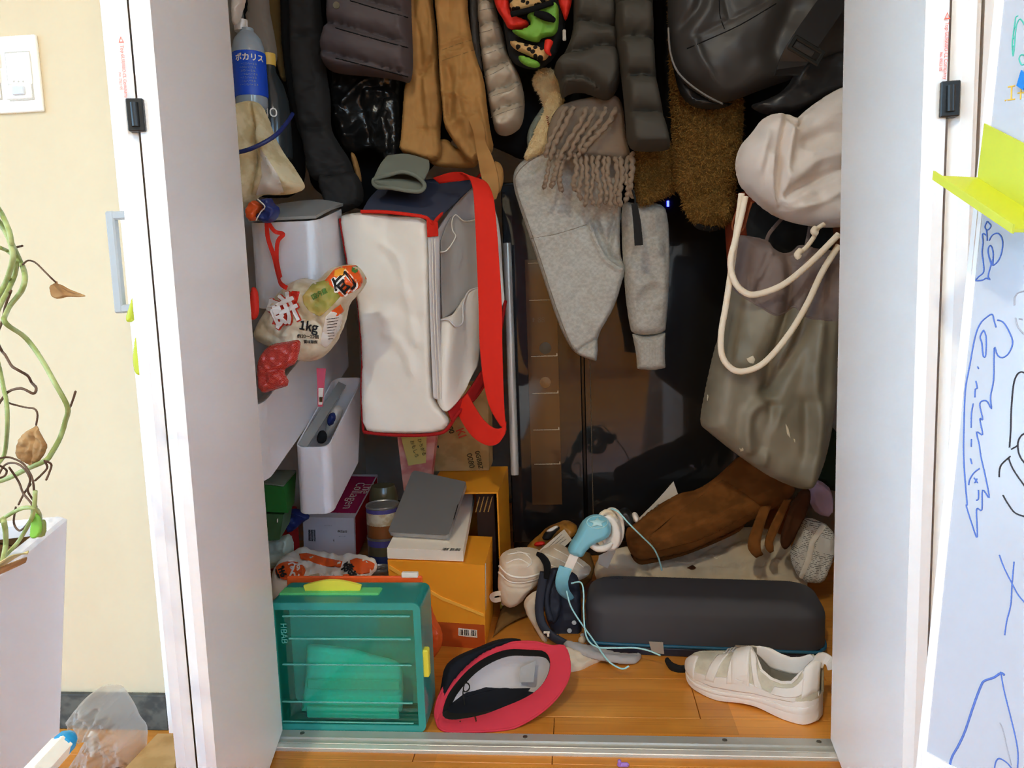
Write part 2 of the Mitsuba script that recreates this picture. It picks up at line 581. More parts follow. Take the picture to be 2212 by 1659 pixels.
# floor: a slab under everything, boards one by one where the photograph shows them
struct("floor", wall_panel(LX, RX, BY, 0.92, -0.05, 0.0), "floor_wood")
scene["floor__underlay"] = mikit.ply(wall_panel(LX, RX, 0.92, 3.0, -0.05, -0.006), "groove_dark")
yb, row = 0.92, 0
while yb < 2.75:
    cuts = [-1.3, -0.92 + 0.31 * (row % 3), -0.06 + 0.27 * ((row + 1) % 3), 0.86]
    for a, b in zip(cuts[:-1], cuts[1:]):
        part("floor", "plank", box((b - a - 0.0012, 0.145 - 0.0012, 0.012), 0.0008, ((a + b) / 2, yb + 0.0725, -0.006)), ("floor_wood", "floor_wood_light")[(row + int(a * 7)) % 2], 30)
    yb, row = yb + 0.145, row + 1

# walls
struct("wall_front", cat(wall_panel(LX, -0.775, YF, YF + 0.1, 0, CEIL)), "wall_paint")
struct("wall_front_right", cat(wall_panel(0.645, RX, YF, YF + 0.1, 0, 0.795), wall_panel(0.645, RX, YF, YF + 0.1, 0.799, CEIL), wall_panel(0.645, RX, YF + 0.004, YF + 0.1, 0.79, 0.80)), "grey_wall")
struct("wall_lintel", wall_panel(-0.775, 0.645, YF, YF + 0.1, 2.08, CEIL), "wall_paint")
struct("wall_left", cat(wall_panel(LX - 0.1, LX, BY, -1.9, 0, CEIL), wall_panel(LX - 0.1, LX, 0.9, YF + 0.1, 0, CEIL), wall_panel(LX - 0.1, LX, -1.9, 0.9, 2.05, CEIL)), "wall_paint")
struct("wall_right", cat(wall_panel(RX, RX + 0.1, BY, -1.9, 0, CEIL), wall_panel(RX, RX + 0.1, -0.2, YF + 0.1, 0, CEIL), wall_panel(RX, RX + 0.1, -1.9, -0.2, 0, 0.85), wall_panel(RX, RX + 0.1, -1.9, -0.2, 2.05, CEIL)), "wall_paint")
struct("wall_back", cat(wall_panel(LX, -0.1, BY - 0.1, BY, 0, CEIL), wall_panel(1.7, RX, BY - 0.1, BY, 0, CEIL), wall_panel(-0.1, 1.7, BY - 0.1, BY, 0, 0.75), wall_panel(-0.1, 1.7, BY - 0.1, BY, 2.25, CEIL)), "wall_paint")
struct("ceiling", wall_panel(LX, RX, BY, 3.0, CEIL, CEIL + 0.1), "ceiling_paint")
struct("wall_closet_left", wall_panel(-0.93, -0.83, YF + 0.1, 3.0, 0, CEIL), "closet_paint")
struct("wall_closet_right", wall_panel(0.74, 0.84, YF + 0.1, 3.0, 0, CEIL), "closet_paint")
struct("wall_closet_back", wall_panel(-0.93, 0.84, 2.86, 2.96, 0, CEIL), "closet_paint")
struct("baseboard_left", box((-0.78 - LX, 0.012, 0.07), 0.002, ((LX - 0.78) / 2, YF - 0.006, 0.035)), "baseboard_grey")
struct("trim_1", cat(wall_panel(-0.775, -0.755, YF - 0.02, YF + 0.1, 0, 2.08), wall_panel(0.625, 0.645, YF - 0.02, YF + 0.1, 0, 2.08), wall_panel(-0.755, 0.625, YF - 0.02, YF + 0.1, 2.06, 2.08)), "door_white")


def window_at(n, axis, at, a0, a1, z0, z1, cols):
    key = f"window_{n}"
    bars = [(a0, a0 + 0.05, z0, z1), (a1 - 0.05, a1, z0, z1), (a0, a1, z0, z0 + 0.05), (a0, a1, z1 - 0.05, z1)]
    bars += [(a0 + (a1 - a0) * k / cols - 0.03, a0 + (a1 - a0) * k / cols + 0.03, z0, z1) for k in range(1, cols)]
    mk = (lambda a, b, c, d: wall_panel(at - 0.03, at + 0.03, a, b, c, d)) if axis == "x" else (lambda a, b, c, d: wall_panel(a, b, at - 0.03, at + 0.03, c, d))
    struct(key, None, None)
    for b in bars:
        part(key, "frame_bar", mk(*b), "door_white", 30)


window_at(1, "x", LX - 0.05, -1.9, 0.9, 0.0, 2.05, 2)
window_at(3, "x", RX + 0.05, -1.9, -0.2, 0.85, 2.05, 2)
window_at(2, "y", BY - 0.05, -0.1, 1.7, 0.75, 2.25, 2)

# ceiling lamps
for ((lx, ly, lz), r, power), lamp_label in zip(LAMPS, ("bright round ceiling downlight just behind the viewer's left shoulder", "round ceiling downlight above the planter at the left wall", "round ceiling downlight behind the whiteboard at the right")):
    k = thing("ceiling_lamp", lamp_label, "lamp", "recessed ceiling downlights")
    ring = lathe([(r + 0.002, 0.0), (r + 0.02, 0.0), (r + 0.02, 0.006), (r + 0.002, 0.012)], 24)
    part(k, "ring", place(ring, trimesh.transformations.translation_matrix([lx, ly, CEIL - 0.012])), "door_white")
    disc = trimesh.creation.cylinder(radius=r, height=0.004, sections=24)
    disc.apply_translation([lx, ly, lz])
    n, b = f"{k}__bulb", [c * power for c in LAMP_COLOR]
    scene[n] = {**mikit.ply(disc, "door_white", smooth=False), "emitter": {"type": "area", "radiance": {"type": "rgb", "value": b}}}

# folding doors: two leaves a side, folded out into the room, hinged at their near edges
TH = 0.0235


def leaf(back, front, side, z0=0.012, z1=2.05):
    """A door leaf standing between two plan points, its thickness laid off to 'side', its near end a shallow ridge."""
    b, f = np.array(back), np.array(front)
    d = unit(f - b)
    s = np.array([d[1], -d[0]]) * side
    plan = [b, f, f + d * 0.0028 + s * TH * 0.5, f + s * TH, b + s * TH]
    p = prism(plan, z1 - z0)
    p.apply_translation([0, 0, z0])
    return p, d, s


def bifold(n, back, front, side, jamb):
    key = f"door_{n}"
    struct(key, None, None)
    p, d, s = leaf(back, front, side)
    part(key, "leaf", p, "door_white", 20)
    f2 = np.array(front) + s * (2 * TH + 0.0035)
    p2, d2, s2 = leaf(jamb, f2, -side)
    part(key, "leaf", p2, "door_white", 20)
    mid = np.array(front) + s * (TH + 0.002)
    hx, hy = mid
    g = unit(np.array([d[0], d[1]]))
    part(key, "gasket", tube([[hx - g[0] * 0.02, hy - g[1] * 0.02, 0.03], [hx - g[0] * 0.02, hy - g[1] * 0.02, 2.04]], 0.0034, 6), "gasket_grey")
    for hz in ((1.016 if n == 1 else 0.986), 1.85):
        m = np.eye(4)
        m[:3, :3] = np.column_stack([[*s, 0], [*(-d), 0], [0, 0, 1]])
        m[:3, 3] = [hx, hy, hz]
        h = part(key, "hinge", place(box((0.019, 0.014, 0.037), 0.001), m), "black_plastic", 30)
        part(h, "barrel", place(trimesh.creation.cylinder(radius=0.0046, height=0.027, sections=14), frame([hx + d[0] * 0.007, hy + d[1] * 0.007, hz], [1, 0, 0], [0, 1, 0])), "black_plastic", 40)
    return key, d, s, f2


dl = bifold(1, (-0.555, 1.277), (-0.484, 0.90), 1, (-0.752, 1.28))
drr = bifold(2, (0.418, 1.277), (0.379, 0.90), -1, (0.62, 1.28))

# pull handle on the outer face of the left door
hb, ht = P(258, 667, y=1.0), P(252, 466, y=1.0)
hk = f"door_1__handle"
o = np.array([-0.62, 1.0, 0])
xh = P(250, 560, y=1.0)[0]
part("door_1", "handle", cat(box((0.012, 0.012, ht[2] - hb[2] + 0.012), 0.002, (xh, 1.0, (ht[2] + hb[2]) / 2)),
                             box((0.05, 0.011, 0.011), 0.002, (xh + 0.022, 1.0, ht[2])), box((0.05, 0.011, 0.011), 0.002, (xh + 0.022, 1.0, hb[2]))), "handle_grey", 30)

# stamped red print along the right door's near edge
e0 = np.array([0.379, 0.90]) + drr[2] * 0.019 + drr[1] * 0.0016
pr = cat(place(lettering("Top GURAWO-CL Company", 0.0034, 0.0003), frame([0, 0, 0], [1, 0, 0], [0, 1, 0])), place(lettering("No. 0512-05", 0.0026, 0.0003), frame([0.030, -0.0045, 0], [1, 0, 0], [0, 1, 0])), prism([(-0.010, 0.0015), (-0.003, 0.0045), (-0.003, -0.0015)], 0.0003, [[(-0.0084, 0.0015), (-0.0042, 0.0033), (-0.0042, -0.0003)]]))
zt = P(2030, 52, y=0.9)[2]
fx = unit([drr[2][0], drr[2][1], 0])
nrm = unit(np.array([-drr[1][0], -drr[1][1], 0]) * -1)
m = np.eye(4)
m[:3, 0], m[:3, 1] = [0, 0, -1], fx * (1 if fx[0] > 0 else -1)
m[:3, 2] = np.cross(m[:3, 0], m[:3, 1])
m[:3, 3] = [e0[0], e0[1] - 0.0012, zt]
part("door_2", "stamped_print", place(pr, m), "red_print", 20)
e1_ = np.array([-0.484, 0.90]) + dl[2] * (TH + 0.0035 + 0.009) + dl[1] * 0.0022
fx1 = unit([-dl[2][0], -dl[2][1], 0])
m1 = np.eye(4)
m1[:3, 0], m1[:3, 1] = [0, 0, -1], fx1
m1[:3, 2] = np.cross(m1[:3, 0], m1[:3, 1])
m1[:3, 3] = [e1_[0], e1_[1] - 0.0012, P(270, 104, y=0.9)[2]]
part("door_1", "stamped_print", place(pr, m1), "red_print", 20)

# floor track across the opening
labels["trim_2"] = {"kind": "structure"}
tx0, tx1 = -0.75, 0.62
prof = [(0, 0), (0.060, 0), (0.060, 0.0035), (0.040, 0.0035), (0.039, 0.0050), (0.036, 0.0050), (0.035, 0.0018), (0.023, 0.0018), (0.022, 0.0050), (0.019, 0.0050), (0.018, 0.004), (0.003, 0.004), (0, 0.0025)]
tr = prism([(a, b) for a, b in prof], tx1 - tx0)
m = np.eye(4)
m[:3, :3] = np.column_stack([[0, 1, 0], [0, 0, 1], [1, 0, 0]])
m[:3, 3] = [tx0, 1.232, 0]
part("trim_2", "rail", place(tr, m), "aluminium", 20)
part("trim_2", "front_lip", box((tx1 - tx0, 0.013, 0.003), 0.001, ((tx0 + tx1) / 2, 1.2385, 0.0055)), "aluminium_bright", 20)
for sx in (-0.52, -0.11, 0.24, 0.40):
    c = trimesh.creation.cylinder(radius=0.0042, height=0.0012, sections=14)
    c.apply_translation([sx, 1.282, 0.004])
    part("trim_2", "screw", c, "screw_steel")

# ------------------------------------------------------------------ hanging clothes and bags
mat("black_cloth", (30, 30, 30), 0.85, 0.25, sheen=0.3, bump=f_weave, height=0.0003)
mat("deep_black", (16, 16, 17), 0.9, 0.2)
mat("black_coat_cloth", (44, 43, 41), 0.8, 0.25, bump=f_weave, height=0.0003)
mat("charcoal_quilt", (80, 71, 71), 0.7, 0.3, bump=f_weave, height=0.0002)
mat("gloss_black", (20, 20, 20), 0.24, 0.55, bump=f_wrinkle, height=0.004)
mat("tan_cotton", (160, 116, 62), 0.75, 0.3, bump=f_weave, height=0.00025, tex=blot((150, 108, 58), (166, 122, 68), 14))
mat("silver_nylon", (172, 158, 138), 0.36, 0.5, bump=f_wrinkle, height=0.0012)
mat("grey_felt", (132, 122, 110), 0.9, 0.2, bump=f_weave, height=0.0004)
mat("olive_wool", (116, 94, 56), 0.9, 0.2, bump=f_weave, height=0.0004)
mat("sage_knit", (112, 116, 104), 0.9, 0.2, bump=f_weave, height=0.0008)
mat("olive_puffer", (66, 62, 54), 0.72, 0.3, bump=f_weave, height=0.0002)
mat("taupe_wool", (136, 117, 99), 0.95, 0.15, bump=f_weave, height=0.0009, sheen=0.3)
mat("heather_grey", None, 0.92, 0.2, bump=f_weave, height=0.0003, tex=blot((170, 167, 157), (188, 185, 176), 170, 0.25, 0.75))
mat("cream_sherpa", (232, 212, 166), 0.95, 0.15, sheen=0.3)
mat("brown_sherpa", (116, 84, 42), 0.95, 0.15, sheen=0.4)
mat("strap_black", (30, 29, 28), 0.8, 0.25)
mat("brown_sherpa_tip", (152, 114, 58), 0.95, 0.15, sheen=0.4)
mat("zip_brass", (120, 112, 90), 0.4, 0.5, metal=0.6)
mat("ski_red", (214, 44, 30), 0.6, 0.35, bump=f_wrinkle, height=0.001)
mat("ski_lime", (112, 166, 58), 0.6, 0.35, bump=f_wrinkle, height=0.001)


def leopard(p, n, uv):
    d1, d2, r = mikit.voronoi(p.x * 62 + 0.6 * noise(p.x * 40, p.z * 40), p.z * 74)
    spot = smoothstep(0.42, 0.34, d1 + 0.1 * noise(p.x * 200, p.z * 200))
    return mix(lin(196, 158, 106), lin(30, 24, 20), spot)


mat("leopard_fur", None, 0.9, 0.2, tex=mikit.proc(leopard), bump=f_weave, height=0.001)
mat("black_leather", (56, 53, 50), 0.46, 0.45, bump=f_wrinkle, height=0.0004)
mat("black_leather_smooth", (38, 37, 38), 0.36, 0.5, bump=f_wrinkle, height=0.0004)
mat("white_cotton", (222, 212, 204), 0.8, 0.25, bump=f_weave, height=0.0003)
mat("rope_cotton", (238, 224, 202), 0.9, 0.2, bump=f_weave, height=0.0006)
mat("tote_olive", None, 0.46, 0.4, bump=f_weave, height=0.00012, tex=blot((112, 105, 87), (130, 122, 104), 9))
mat("tote_taupe", None, 0.85, 0.25, bump=f_weave, height=0.0003, tex=blot((112, 98, 94), (128, 113, 107), 18))
mat("pale_scuff", (206, 196, 172), 0.8, 0.2)
mat("rust_cloth", (122, 50, 28), 0.8, 0.2)
mat("leather_brown", (128, 66, 34), 0.6, 0.3)
mat("steel_rail", (190, 188, 184), 0.3, 0.5, metal=0.9)

TOP = -265
rail = tube([[-0.82, 1.90, 1.80], [0.735, 1.90, 1.80]], 0.014, 14)
single("clothes_rail", "steel clothes rail across the top of the closet holding all the garments", "rail", rail, "steel_rail")

# near-black garments added to stand in for the shade deep in the closet
k = thing("fill_long_coat", "added long black coat filling the dark depth behind the quilted jacket", "coat")
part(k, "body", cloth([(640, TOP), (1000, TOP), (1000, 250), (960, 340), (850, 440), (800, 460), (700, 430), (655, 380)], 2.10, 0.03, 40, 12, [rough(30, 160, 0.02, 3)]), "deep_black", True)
k = thing("fill_parka", "added black parka filling the dark depth behind the olive puffer jacket", "coat")
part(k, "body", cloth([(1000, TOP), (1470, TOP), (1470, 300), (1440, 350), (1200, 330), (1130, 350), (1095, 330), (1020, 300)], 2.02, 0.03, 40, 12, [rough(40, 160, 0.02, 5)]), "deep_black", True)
k = thing("fill_dress", "added black garment filling the dark far corner behind the olive wool coat", "dress")
part(k, "body", cloth([(470, TOP), (650, TOP), (660, 300), (660, 425), (560, 430), (480, 400)], 2.02, 0.03, 40, 12, [rough(40, 160, 0.02, 6)]), "black_cloth", True)
k = thing("fill_right_coat", "added black coat filling the dark right end behind the black leather bag", "coat")
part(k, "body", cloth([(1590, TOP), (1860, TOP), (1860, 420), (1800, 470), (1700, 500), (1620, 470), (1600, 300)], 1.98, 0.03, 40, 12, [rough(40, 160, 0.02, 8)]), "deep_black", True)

# left end
k = thing("grey_felt_coat", "grey-brown felt coat edge above the blue-labelled bottle", "coat")
part(k, "sleeve", cloth([(545, TOP), (585, TOP), (578, 0), (592, 70), (602, 130), (588, 142), (560, 128), (536, 90), (528, 60), (540, 0)], 1.84, 0.03, 20, 7, [rough(14, 60, 0.008, 11)]), "grey_felt", True)
k = thing("olive_wool_coat", "olive-brown wool coat edge between the grey felt coat and the black coat", "coat")
part(k, "sleeve", cloth([(580, TOP), (625, TOP), (608, 0), (612, 90), (622, 150), (620, 190), (606, 178), (594, 130), (582, 70), (572, 0)], 1.88, 0.025, 18, 7, [rough(14, 80, 0.008, 12)]), "olive_wool", True)

# black coat with a hanging sleeve
k = thing("black_coat", "black coat with a long hanging sleeve reaching down to the grey bin lid", "coat")
b = part(k, "body", cloth([(604, TOP), (700, TOP), (700, 40), (700, 140), (700, 250), (690, 330), (665, 340), (640, 280), (624, 220), (614, 150), (604, 60)], 1.90, 0.03, 30, 8, [rough(20, 140, 0.012, 13)]), "black_cloth", True)
slv = cloth([(622, TOP), (694, TOP), (690, 0), (702, 78), (704, 150), (716, 220), (714, 282), (736, 318), (758, 350), (770, 386), (760, 402), (700, 400), (668, 390), (660, 330), (648, 270), (636, 200), (628, 100)],
            1.83, 0.050, 34, 5, [rough(34, 22, 0.012, 14), rough(12, 10, 0.004, 114), fold([(690, 82), (650, 86)], 6, -0.012), fold([(700, 150), (690, 110)], 8, -0.008), fold([(660, 285), (716, 280)], 8, -0.014), fold([(664, 330), (730, 372)], 9, 0.008), fold([(670, 215), (715, 190)], 10, 0.008), fold([(668, 385), (755, 360)], 7, -0.010), fold([(690, 340), (700, 392)], 10, 0.006)])
part(k, "sleeve", slv, "black_coat_cloth", True)
part(k, "cuff", cloth([(692, 378), (720, 384), (764, 372), (780, 392), (788, 420), (785, 448), (748, 464), (720, 475), (706, 462), (700, 430), (690, 408)], 1.815, 0.045, 26, 5, [rough(26, 26, 0.008, 15), rough(10, 10, 0.003, 115)], sm=1), "black_coat_cloth", True)
part(k, "lining", cloth([(756, 330), (768, 334), (780, 372), (784, 400), (776, 400), (766, 372)], 1.86, 0.01, 6, 5), "tan_cotton", True)

# shiny black jacket behind the quilted hem
k = thing("glossy_black_jacket", "shiny black jacket with crumpled folds hanging below the charcoal quilted hem", "jacket")
part(k, "body", cloth([(712, 120), (868, 120), (868, 230), (866, 345), (852, 352), (832, 346), (812, 330), (796, 318), (772, 334), (748, 330), (730, 300), (716, 230)], 1.90, 0.05, 30, 5,
                      [rough(20, 26, 0.022, 16, 30), fold([(752, 232), (790, 190), (830, 176)], 7, 0.020), fold([(744, 262), (738, 240), (728, 236)], 7, 0.020), fold([(758, 300), (745, 260)], 9, 0.022), fold([(800, 205), (850, 210)], 6, 0.012), fold([(838, 260), (850, 330)], 12, 0.018), fold([(790, 240), (800, 330)], 16, -0.03)]), "gloss_black", True)
part(k, "sleeve", cloth([(826, 200), (864, 196), (868, 270), (866, 330), (862, 356), (844, 362), (828, 352), (826, 300)], 1.875, 0.035, 18, 5, [rough(18, 16, 0.012, 17)]), "gloss_black", True)

# charcoal quilted jacket
k = thing("quilted_jacket", "charcoal quilted down jacket hem with slanting seams left of the tan coat", "jacket")
q1, q2, q3 = [(700, -18), (757, 1), (820, 20), (890, 40)], [(700, 50), (726, 59), (800, 80), (890, 104)], [(690, 112), (726, 123), (800, 142), (890, 166)]
qm = cloth([(716, TOP), (884, TOP), (886, 0), (891, 120), (890, 156), (884, 178), (866, 172), (848, 168), (800, 162), (740, 158), (712, 150), (698, 132), (697, 108), (708, 70), (716, 20)], 1.845, 0.05, 34, 5,
           [quilt([q1, q2, q3, [(700, -90), (890, -30)], [(700, -160), (890, -100)], [(700, 190), (890, 235)]], 26, 0.026, 0.014, 2), rough(50, 30, 0.006, 18), rough(9, 7, 0.003, 118)])
part(k, "body", qm, "charcoal_quilt", True)
for q in (q1, q2, q3):
    part(k, "seam", stroke(qm, [(c[0], c[1]) for c in q if 702 < c[0] < 885] + [(880, q[-1][1] - 3)], 1.80, 0.0012, 0.0012), "deep_black", True, "dark stitched seam")
bt = trimesh.creation.cylinder(radius=0.0075, height=0.004, sections=18)
part(k, "button", drape(qm, place(bt, np.eye(4)), P(728, 11, y=1.78), [1, 0, 0], [0, 0, 1]), "zip_brass", 30)

# tan trench coat
k = thing("tan_trench_coat", "long tan cotton trench coat hanging in the middle of the rail", "coat")
tl = cloth([(866, TOP), (940, TOP), (934, 0), (942, 60), (946, 110), (948, 160), (952, 200), (956, 240), (950, 290), (956, 330), (948, 346), (925, 348), (895, 338), (862, 328), (866, 300), (870, 240), (874, 180), (886, 160), (888, 90), (884, 0)], 1.87, 0.030, 16, 4,
           [rough(16, 70, 0.014, 19), rough(8, 12, 0.003, 119), fold([(892, 0), (905, 80), (908, 130), (915, 160)], 9, -0.012), fold([(916, 158), (940, 130), (946, 110)], 6, -0.010), fold([(925, 180), (928, 280)], 10, 0.010), fold([(905, 282), (955, 284)], 4, -0.006), fold([(886, 180), (918, 250), (922, 280)], 14, -0.010), fold([(935, 0), (930, 120)], 12, 0.010)], sm=1)
part(k, "front_panel", tl, "tan_cotton", True)
tm = cloth([(940, TOP), (1018, TOP), (1008, 0), (1018, 80), (1030, 130), (1046, 170), (1052, 230), (1060, 290), (1068, 320), (1052, 346), (1036, 356), (1034, 340), (1020, 360), (975, 300), (958, 270), (956, 230), (952, 196), (948, 120), (944, 50), (938, 0)], 1.84, 0.034, 16, 4,
           [rough(18, 80, 0.014, 20), rough(8, 12, 0.003, 120), fold([(955, 108), (985, 96), (1022, 84)], 4, 0.006), fold([(955, 130), (985, 120), (1025, 106)], 4, 0.006), fold([(1000, 120), (1002, 170)], 6, 0.009), fold([(956, 206), (975, 206), (1012, 224)], 6, 0.009), fold([(964, 150), (980, 190), (975, 250)], 9, -0.010), fold([(1012, 140), (1010, 230), (1024, 300)], 8, -0.008), fold([(990, 200), (1020, 290)], 12, 0.012), fold([(965, 280), (1000, 262), (1030, 270)], 10, 0.012), fold([(1040, 220), (1056, 300)], 7, 0.008)], sm=1)
part(k, "front_panel", tm, "tan_cotton", True)
part(k, "hem", cloth([(920, 330), (960, 290), (990, 330), (1030, 300), (1036, 362), (1000, 364), (930, 360)], 1.90, 0.02, 16, 6, [rough(20, 20, 0.008, 21)]), "tan_cotton", True)
belt = tube([P(1022, 250, y=1.80), P(1034, 280, y=1.79), P(1038, 310, y=1.80), P(1048, 342, y=1.79), P(1056, 375, y=1.80), P(1064, 408, y=1.80), P(1068, 430, y=1.81)], [0.014, 0.014, 0.013, 0.018, 0.020, 0.016, 0.005], 8, 6, flat=0.004)
part(k, "belt", belt, "tan_cotton", 40)
part(k, "belt_loop", cloth([(1062, 345), (1084, 352), (1090, 385), (1080, 420), (1068, 415), (1066, 380)], 1.83, 0.01, 8, 6, [rough(9, 20, 0.006, 22)]), "tan_cotton", True)
for ln in ([(955, 108), (985, 97), (1020, 86)], [(955, 131), (985, 121), (1024, 108)]):
    part(k, "stitching", stroke(tm, ln, 1.79, 0.0006, 0.0002), "olive_wool", True)

# sage knit sleeve end lying on the cooler bag
k = thing("sage_knit_sleeve", "sage grey knitted sleeve end hanging open just above the navy side of the cooler bag", "sleeve")
sg = loft([[P(838, 338, y=1.86), P(880, 335, y=1.88), P(926, 348, y=1.86)], [P(822, 358, y=1.82), P(875, 352, y=1.84), P(926, 366, y=1.83)], [P(808, 388, y=1.79), P(868, 374, y=1.80), P(915, 388, y=1.79)]], 20, 6)
sb = loft([[P(830, 380, y=1.90), P(866, 378, y=1.90), P(905, 384, y=1.90)], [P(816, 388, y=1.80), P(864, 396, y=1.78), P(912, 400, y=1.80)], [P(809, 394, y=1.775), P(862, 409, y=1.74), P(912, 412, y=1.76)]], 20, 6)
part(k, "upper_side", sheet(sg, 0.006), "sage_knit", True)
part(k, "lower_side", sheet(sb, 0.006), "sage_knit", True)
rim = tube([P(809, 388, y=1.785), P(840, 378, y=1.775), P(870, 371, y=1.78), P(898, 380, y=1.78), P(916, 398, y=1.765), P(908, 412, y=1.755), P(880, 411, y=1.74), P(845, 405, y=1.745), P(815, 403, y=1.77)], 0.0048, 8, 5, True)
part(k, "rolled_rim", rim, "sage_knit", True)

# silver puffer sleeve
k = thing("silver_puffer", "silver-beige quilted puffer jacket sleeve hanging right of the tan coat", "jacket")
ss = [[(1030, 24), (1045, 21), (1072, 18)], [(1030, 73), (1050, 70), (1085, 60)], [(1034, 124), (1056, 119), (1095, 105)], [(1040, 173), (1066, 165), (1105, 145)], [(1050, 220), (1080, 210), (1100, 205), (1130, 190)], [(1056, 264), (1090, 252), (1136, 238)], [(1030, -40), (1070, -46)]]
sp = cloth([(1030, TOP), (1068, TOP), (1066, -10), (1076, 40), (1090, 78), (1096, 120), (1110, 142), (1126, 172), (1136, 215), (1136, 252), (1130, 284), (1112, 300), (1092, 307), (1070, 300), (1062, 264), (1052, 214), (1046, 172), (1038, 124), (1034, 72), (1030, 20)], 1.83, 0.055, 30, 4,
           [quilt(ss, 24, 0.034, 0.014, 4), rough(16, 26, 0.008, 23, 20), rough(7, 10, 0.004, 123, 60), fold([(1078, 70), (1086, 120), (1100, 150)], 4, -0.012), fold([(1092, 150), (1112, 180), (1106, 215)], 5, -0.010)])
part(k, "sleeve", sp, "silver_nylon", True)
for q in ss[:6]:
    part(k, "seam", stroke(sp, [(a + (4 if i == 0 else -4 if i == len(q) - 1 else 0), b) for i, (a, b) in enumerate(q)], 1.78, 0.0008, 0.0002), "grey_felt", True)
part(k, "body", cloth([(1010, TOP), (1036, TOP), (1030, 20), (1034, 100), (1044, 170), (1034, 165), (1020, 110), (1012, 40)], 1.875, 0.02, 14, 6, [rough(14, 40, 0.008, 24)]), "grey_felt", True)

# ski gloves
k = thing("ski_gloves", "red, lime and leopard-print winter gloves clipped together beside the silver puffer", "gloves")
part(k, "backing", cloth([(1070, -120), (1235, -120), (1225, 40), (1210, 100), (1195, 130), (1165, 152), (1128, 148), (1100, 130), (1094, 90), (1085, 40)], 1.83, 0.02, 20, 7, [rough(18, 18, 0.01, 25)]), "black_cloth", True)
part(k, "red_glove", cloth([(1060, -120), (1100, -120), (1098, 30), (1120, 38), (1144, 46), (1140, 62), (1098, 66), (1090, 46), (1072, 20), (1062, -20)], 1.80, 0.02, 12, 4, [rough(14, 14, 0.008, 26)]), "ski_red", True, "red glove")
part(k, "red_strap", cloth([(1200, -120), (1240, -120), (1236, 0), (1232, 18), (1222, 52), (1214, 26), (1204, 0)], 1.79, 0.014, 10, 5, [rough(12, 14, 0.006, 27)]), "ski_red", True, "red glove tip")
part(k, "lime_glove", cloth([(1133, 32), (1170, 19), (1206, 0), (1208, 48), (1202, 78), (1168, 82), (1165, 94), (1133, 86), (1109, 72), (1104, 63), (1133, 65), (1150, 51)], 1.79, 0.022, 14, 4, [rough(14, 14, 0.008, 28), fold([(1168, 80), (1172, 50)], 5, 0.005)]), "ski_lime", True, "lime green glove back")
part(k, "leopard_cuff", cloth([(1098, -60), (1196, -60), (1192, 6), (1150, 22), (1106, 30), (1100, 12)], 1.785, 0.02, 12, 4, [rough(8, 8, 0.004, 29)]), "leopard_fur", True, "leopard print fur cuff")
part(k, "trim", tube([P(1104, 31, y=1.765), P(1150, 20, y=1.757), P(1194, 5, y=1.765)], 0.006, 8), "deep_black", True)
part(k, "thumb", tube([P(1156, 28, y=1.76), P(1180, 36, y=1.755), P(1198, 44, y=1.765)], [0.006, 0.009, 0.005], 8), "deep_black", True)
part(k, "leopard_cuff", cloth([(1097, 86), (1133, 94), (1177, 104), (1189, 118), (1174, 135), (1138, 119), (1109, 106)], 1.79, 0.018, 9, 4, [rough(8, 8, 0.004, 30)]), "leopard_fur", True, "lower leopard print fur cuff")
part(k, "lime_panel", cloth([(1118, 118), (1142, 124), (1166, 134), (1168, 146), (1146, 147), (1122, 134)], 1.79, 0.014, 8, 4, [rough(8, 8, 0.004, 31)]), "ski_lime", True, "lime green lower panel")
part(k, "red_pull", tube([P(1186, 90, y=1.77), P(1182, 108, y=1.765), P(1190, 120, y=1.77)], [0.010, 0.007, 0.002], 8), "ski_red", True)
part(k, "buckle", box((0.008, 0.006, 0.024), 0.002, P(1219, 76, y=1.78)), "heather_grey", 30)

# olive puffer jacket
k = thing("olive_puffer_jacket", "dark olive-black puffer jacket with a hanging banded sleeve above the fringed scarf", "jacket")
part(k, "body", cloth([(1236, TOP), (1334, TOP), (1332, 0), (1336, 110), (1342, 160), (1332, 196), (1312, 217), (1286, 206), (1258, 196), (1230, 200), (1214, 214), (1210, 176), (1196, 152), (1206, 132), (1226, 112), (1240, 62), (1240, 10)], 1.85, 0.06, 34, 5,
                      [quilt([[(1236, 62), (1270, 60), (1300, 72), (1345, 62)], [(1220, 124), (1260, 122), (1300, 110), (1345, 120)], [(1236, -10), (1340, -14)], [(1236, -90), (1340, -94)], [(1208, 178), (1262, 176), (1312, 214)]], 26, 0.034, 0.014, 6), rough(26, 26, 0.006, 32)]), "olive_puffer", True)
part(k, "sleeve", cloth([(1320, TOP), (1408, TOP), (1408, 0), (1411, 96), (1415, 172), (1430, 246), (1447, 310), (1440, 320), (1390, 323), (1354, 318), (1350, 250), (1343, 176), (1331, 96), (1326, 20)], 1.80, 0.055, 32, 5,
                        [quilt([[(1318, 20), (1365, 15), (1412, 18)], [(1322, 95), (1365, 92), (1416, 96)], [(1336, 176), (1380, 171), (1420, 174)], [(1342, 250), (1390, 246), (1436, 249)], [(1318, -58), (1412, -58)]], 32, 0.038, 0.014, 7), rough(22, 22, 0.004, 33)]), "olive_puffer", True)

